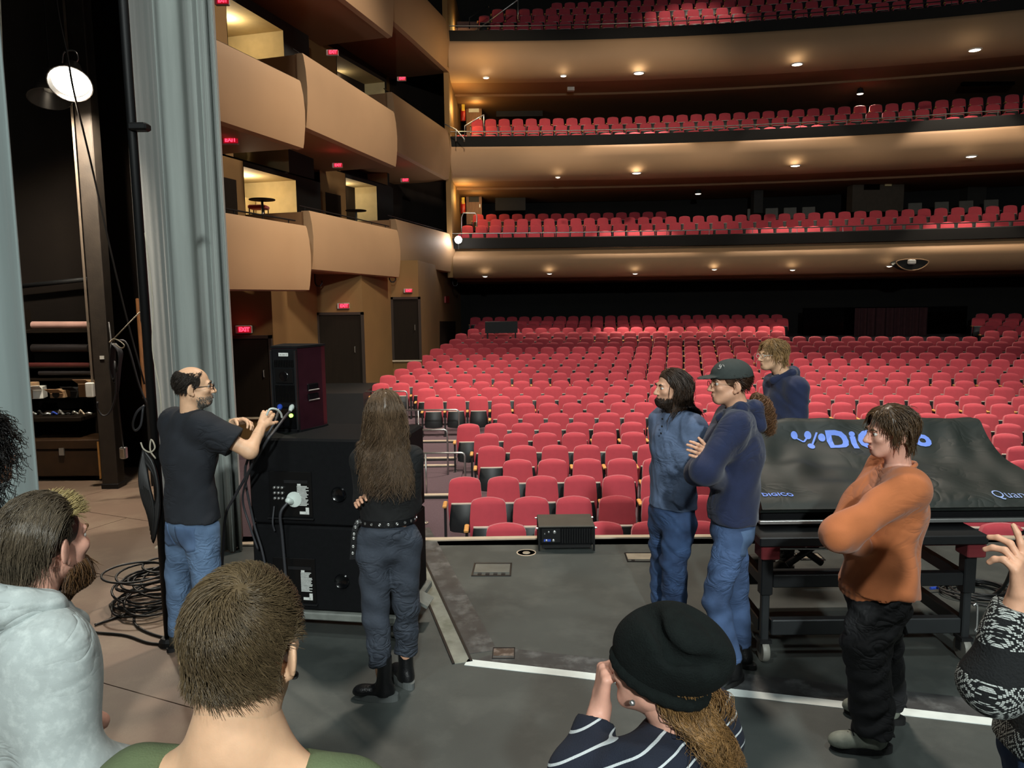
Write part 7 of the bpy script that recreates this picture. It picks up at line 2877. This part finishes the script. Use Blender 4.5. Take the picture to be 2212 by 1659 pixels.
bn.add(Clip(Ell(W(0, -.016, .040), np.array([.095, .115, .100]), HR), (W(0, 0, -.018), HR @ unit((0, .30, -1)))), k=.03)
bn.add(Ell(W(.01, -.075, .085), np.array([.088, .095, .062]), HR @ rotx(.5)), k=.06)
bn.add(Ell(W(.02, -.120, .055), np.array([.070, .062, .052]), HR @ rotx(.7)), k=.05)
bn.cut.append((Cap(W(-.015, .02, .158), W(-.088, -.075, .098), .017, .014), .035))
bn.cut.append((Cap(W(-.085, -.085, .085), W(-.03, -.185, .075), .014, .012), .03))
bn.cut.append((Cap(W(.02, -.09, .165), W(-.02, -.18, .125), .012, .010), .03))
bn.ripple = ripple_fn(.005, 22, 91)
put('beanie', [bn.nets(.0045)], BEANIE, root)
rbm = Body(.01)
for a0, a1 in zip(np.linspace(0, 2 * math.pi, 25)[:-1], np.linspace(0, 2 * math.pi, 25)[1:]):
    q0 = W(.090 * math.cos(a0), -.014 + .110 * math.sin(a0), -.010 + .033 * math.sin(a0))
    q1 = W(.090 * math.cos(a1), -.014 + .110 * math.sin(a1), -.010 + .033 * math.sin(a1))
    rbm.add(Cap(q0, q1, .013, .013))
put('beanie_cuff', [rbm.nets(.0045)], BEANIE, root)
HM5 = hair_mat('wavy_honey_hair', '#7a5c38', .5, .4)
n = 1700
u, P0 = scalp_points(n, W(0, 0, 0), HR, .95, lambda u: (u[:, 2] < .1) & (u[:, 2] > -.75) & (u[:, 1] < -.1), 92)
g = np.random.default_rng(93)
HB5 = Body(.04)
HB5.p = H.p + T.p[:5]
S = grow(P0, lambda P, t: np.tile(-UP * 1.0 - HR[:, 1] * (.35 if t < .4 else .05) + r * .12, (len(P), 1)), HB5.d, 20, .0165, lambda t, P: .012 + .02 * t, .35, 94, .12, g.uniform(.6, 1.05, n))
# gather towards a tail
tt = np.linspace(0, 1, S.shape[1])
cen = S.mean(0)
S = cen[None] + (S - cen[None]) * (1 - .50 * np.clip(tt * 1.5, 0, 1))[None, :, None]
ph = g.uniform(0, 6.28, n)
S = S + ((np.clip(tt, 0, 1) * .026)[None] * np.sin(tt[None] * 20 + np.round(ph * 1.2)[:, None]))[..., None] * HR[:, 0] + ((tt * .012)[None] * np.cos(tt[None] * 19 + ph[:, None] * 2))[..., None] * HR[:, 1]
put('hair', [tubes(S, .0011 * g.uniform(.7, 1.4, n))], HM5, root)
curls(root, J(1510, 1500, 1.72), J(1578, 1560, 1.72), .035, 220, HM5, 95, rr=.0009, turns=2, cr=.02, name='loose_curl')
er = MB()
ep = W(-.088, .012, -.055)
er.lathe([(.001, .007), (.006, .004), (.0075, 0), (.006, -.004), (.001, -.007)], c=ep, n=12)
inv_parent(er.build('earring', M['steel'], smooth=True), root)
face_bits(W, HR, .95, root, HM5)

# ================================================================== 10. person in the jacquard sweater at the picture edge
f = unit((-.85, .5, 0))
r = np.array([f[1], -f[0], 0])
D10 = 2.0
nk = J(2425, 1225, D10)
hd = (nk + UP * .19 + f * .06, f, UP)
j = dict(neck=nk, chest=nk - UP * .24 + np.array([-.05, 0, 0]), pel=nk - UP * .53 + np.array([-.15, 0, 0]))
j['shR'], j['shL'] = nk + r * .17 - UP * .06, nk - r * .17 - UP * .06
j['elL'], j['wrL'] = J(2148, 1470, 1.86), J(2202, 1285, 1.86)
j['elR'], j['wrR'] = j['shR'] - UP * .28 + r * .04, j['shR'] - UP * .35 + f * .22
j['hipR'], j['hipL'] = j['pel'] + r * .09, j['pel'] - r * .09
for s_ in 'RL':
    b_ = j['hip' + s_]
    j['kn' + s_], j['an' + s_] = np.array([b_[0], b_[1], .48]), np.array([b_[0], b_[1], .09])
    j['toe' + s_] = (-.8, .5)
hn = dict(L=dict(d=unit(J(2200, 1200, 1.86) - j['wrL']), n=unit((-.35, .4, .1)), side=-1, curl=(.35, .5, .4), spread=.25, thumb=(.3, .3),
                 fcurl=[(.1, .2, .15), (.5, .7, .5), (.7, .8, .5), (.8, .9, .6)]))
NORD = nordic_mat()
p10 = build_person('person in a black and white jacquard sweater raising a hand at the picture edge', (j['pel'][0], j['pel'][1], 0), j, f, hd, SK[0], NORD, DENIM_D, (SNEAKD, DARK_SOLE),
                   sleeve_len=1.86, hands=hn, top_infl=.026, arm_r=(.050, .052, .050, .038), ripple=.008, rfreq=16, seed=53, hem=j['pel'] - UP * .03, vox=.007, leg_r=(.098, .08, .076, .07))
root, W, HR, H, T, B = p10
HM10 = hair_mat('dark_hair', '#2a2019', .4)
short_hair(root, W, HR, H, 1.0, HM10, 500, .06, fl_down(HR, W, .8, .8), 96, lift=.014, r=.002)
face_bits(W, HR, 1.0, root, HM10)

# ================================================================== 11. person with black curly hair at the picture edge
f = unit((.5, .85, 0))
r = np.array([f[1], -f[0], 0])
D11 = 2.75
hd = (J(-34, 985, D11), unit((.2, 1, 0)), UP)
nk = hd[0] - UP * .19 - f * .05
j = dict(neck=nk, chest=nk - UP * .24, pel=nk - UP * .56)
j['shR'], j['shL'] = nk + r * .17 - UP * .06, nk - r * .17 - UP * .06
for s_, k_ in (('R', 1), ('L', -1)):
    j['el' + s_], j['wr' + s_] = j['sh' + s_] - UP * .28 + r * k_ * .04, j['sh' + s_] - UP * .5 + f * .08
    j['hip' + s_] = j['pel'] + r * k_ * .09
    b_ = j['hip' + s_]
    j['kn' + s_], j['an' + s_] = np.array([b_[0], b_[1], .5]), np.array([b_[0], b_[1], .09])
    j['toe' + s_] = (.5, .85)
p11 = build_person('person with bushy black curly hair beside the leg drape at the picture edge', (j['pel'][0], j['pel'][1], 0), j, f, hd, SK[0], BLACKTOP, BLACKP, (SNEAKD, DARK_SOLE), sleeve_len=1.9, seed=59, vox=.012, hvox=.006)
root, W, HR, H, T, B = p11
HM11 = hair_mat('black_curly_hair', '#0f0d0c', .4, .4)
n = 1100
u, P0 = scalp_points(n, W(0, 0, 0), HR, 1.0, hair_mask(.2, -.75, -.3), 98)
g = np.random.default_rng(99)
N_ = u @ HR.T
tt = np.linspace(0, 1, 18)
e1 = np.cross(N_, [.2, .3, .9]); e1 /= np.linalg.norm(e1, axis=1, keepdims=True)
e2 = np.cross(N_, e1)
ln = g.uniform(.05, .10, n)
ph = g.uniform(0, 6.28, n)
S = P0[:, None] + N_[:, None] * (tt[None] * ln[:, None])[..., None] - (np.array([0, 0, 1.0]) * .13)[None, None] * (tt[None] ** 1.6)[..., None] * (1.2 - u[:, 2])[:, None, None] * .8
S = S + (np.cos(tt[None] * 20 + ph[:, None])[..., None] * e1[:, None] + np.sin(tt[None] * 20 + ph[:, None])[..., None] * e2[:, None]) * (.012 * np.clip(tt * 3, 0, 1))[None, :, None]
put('hair', [tubes(S, .0022)], HM11, root)
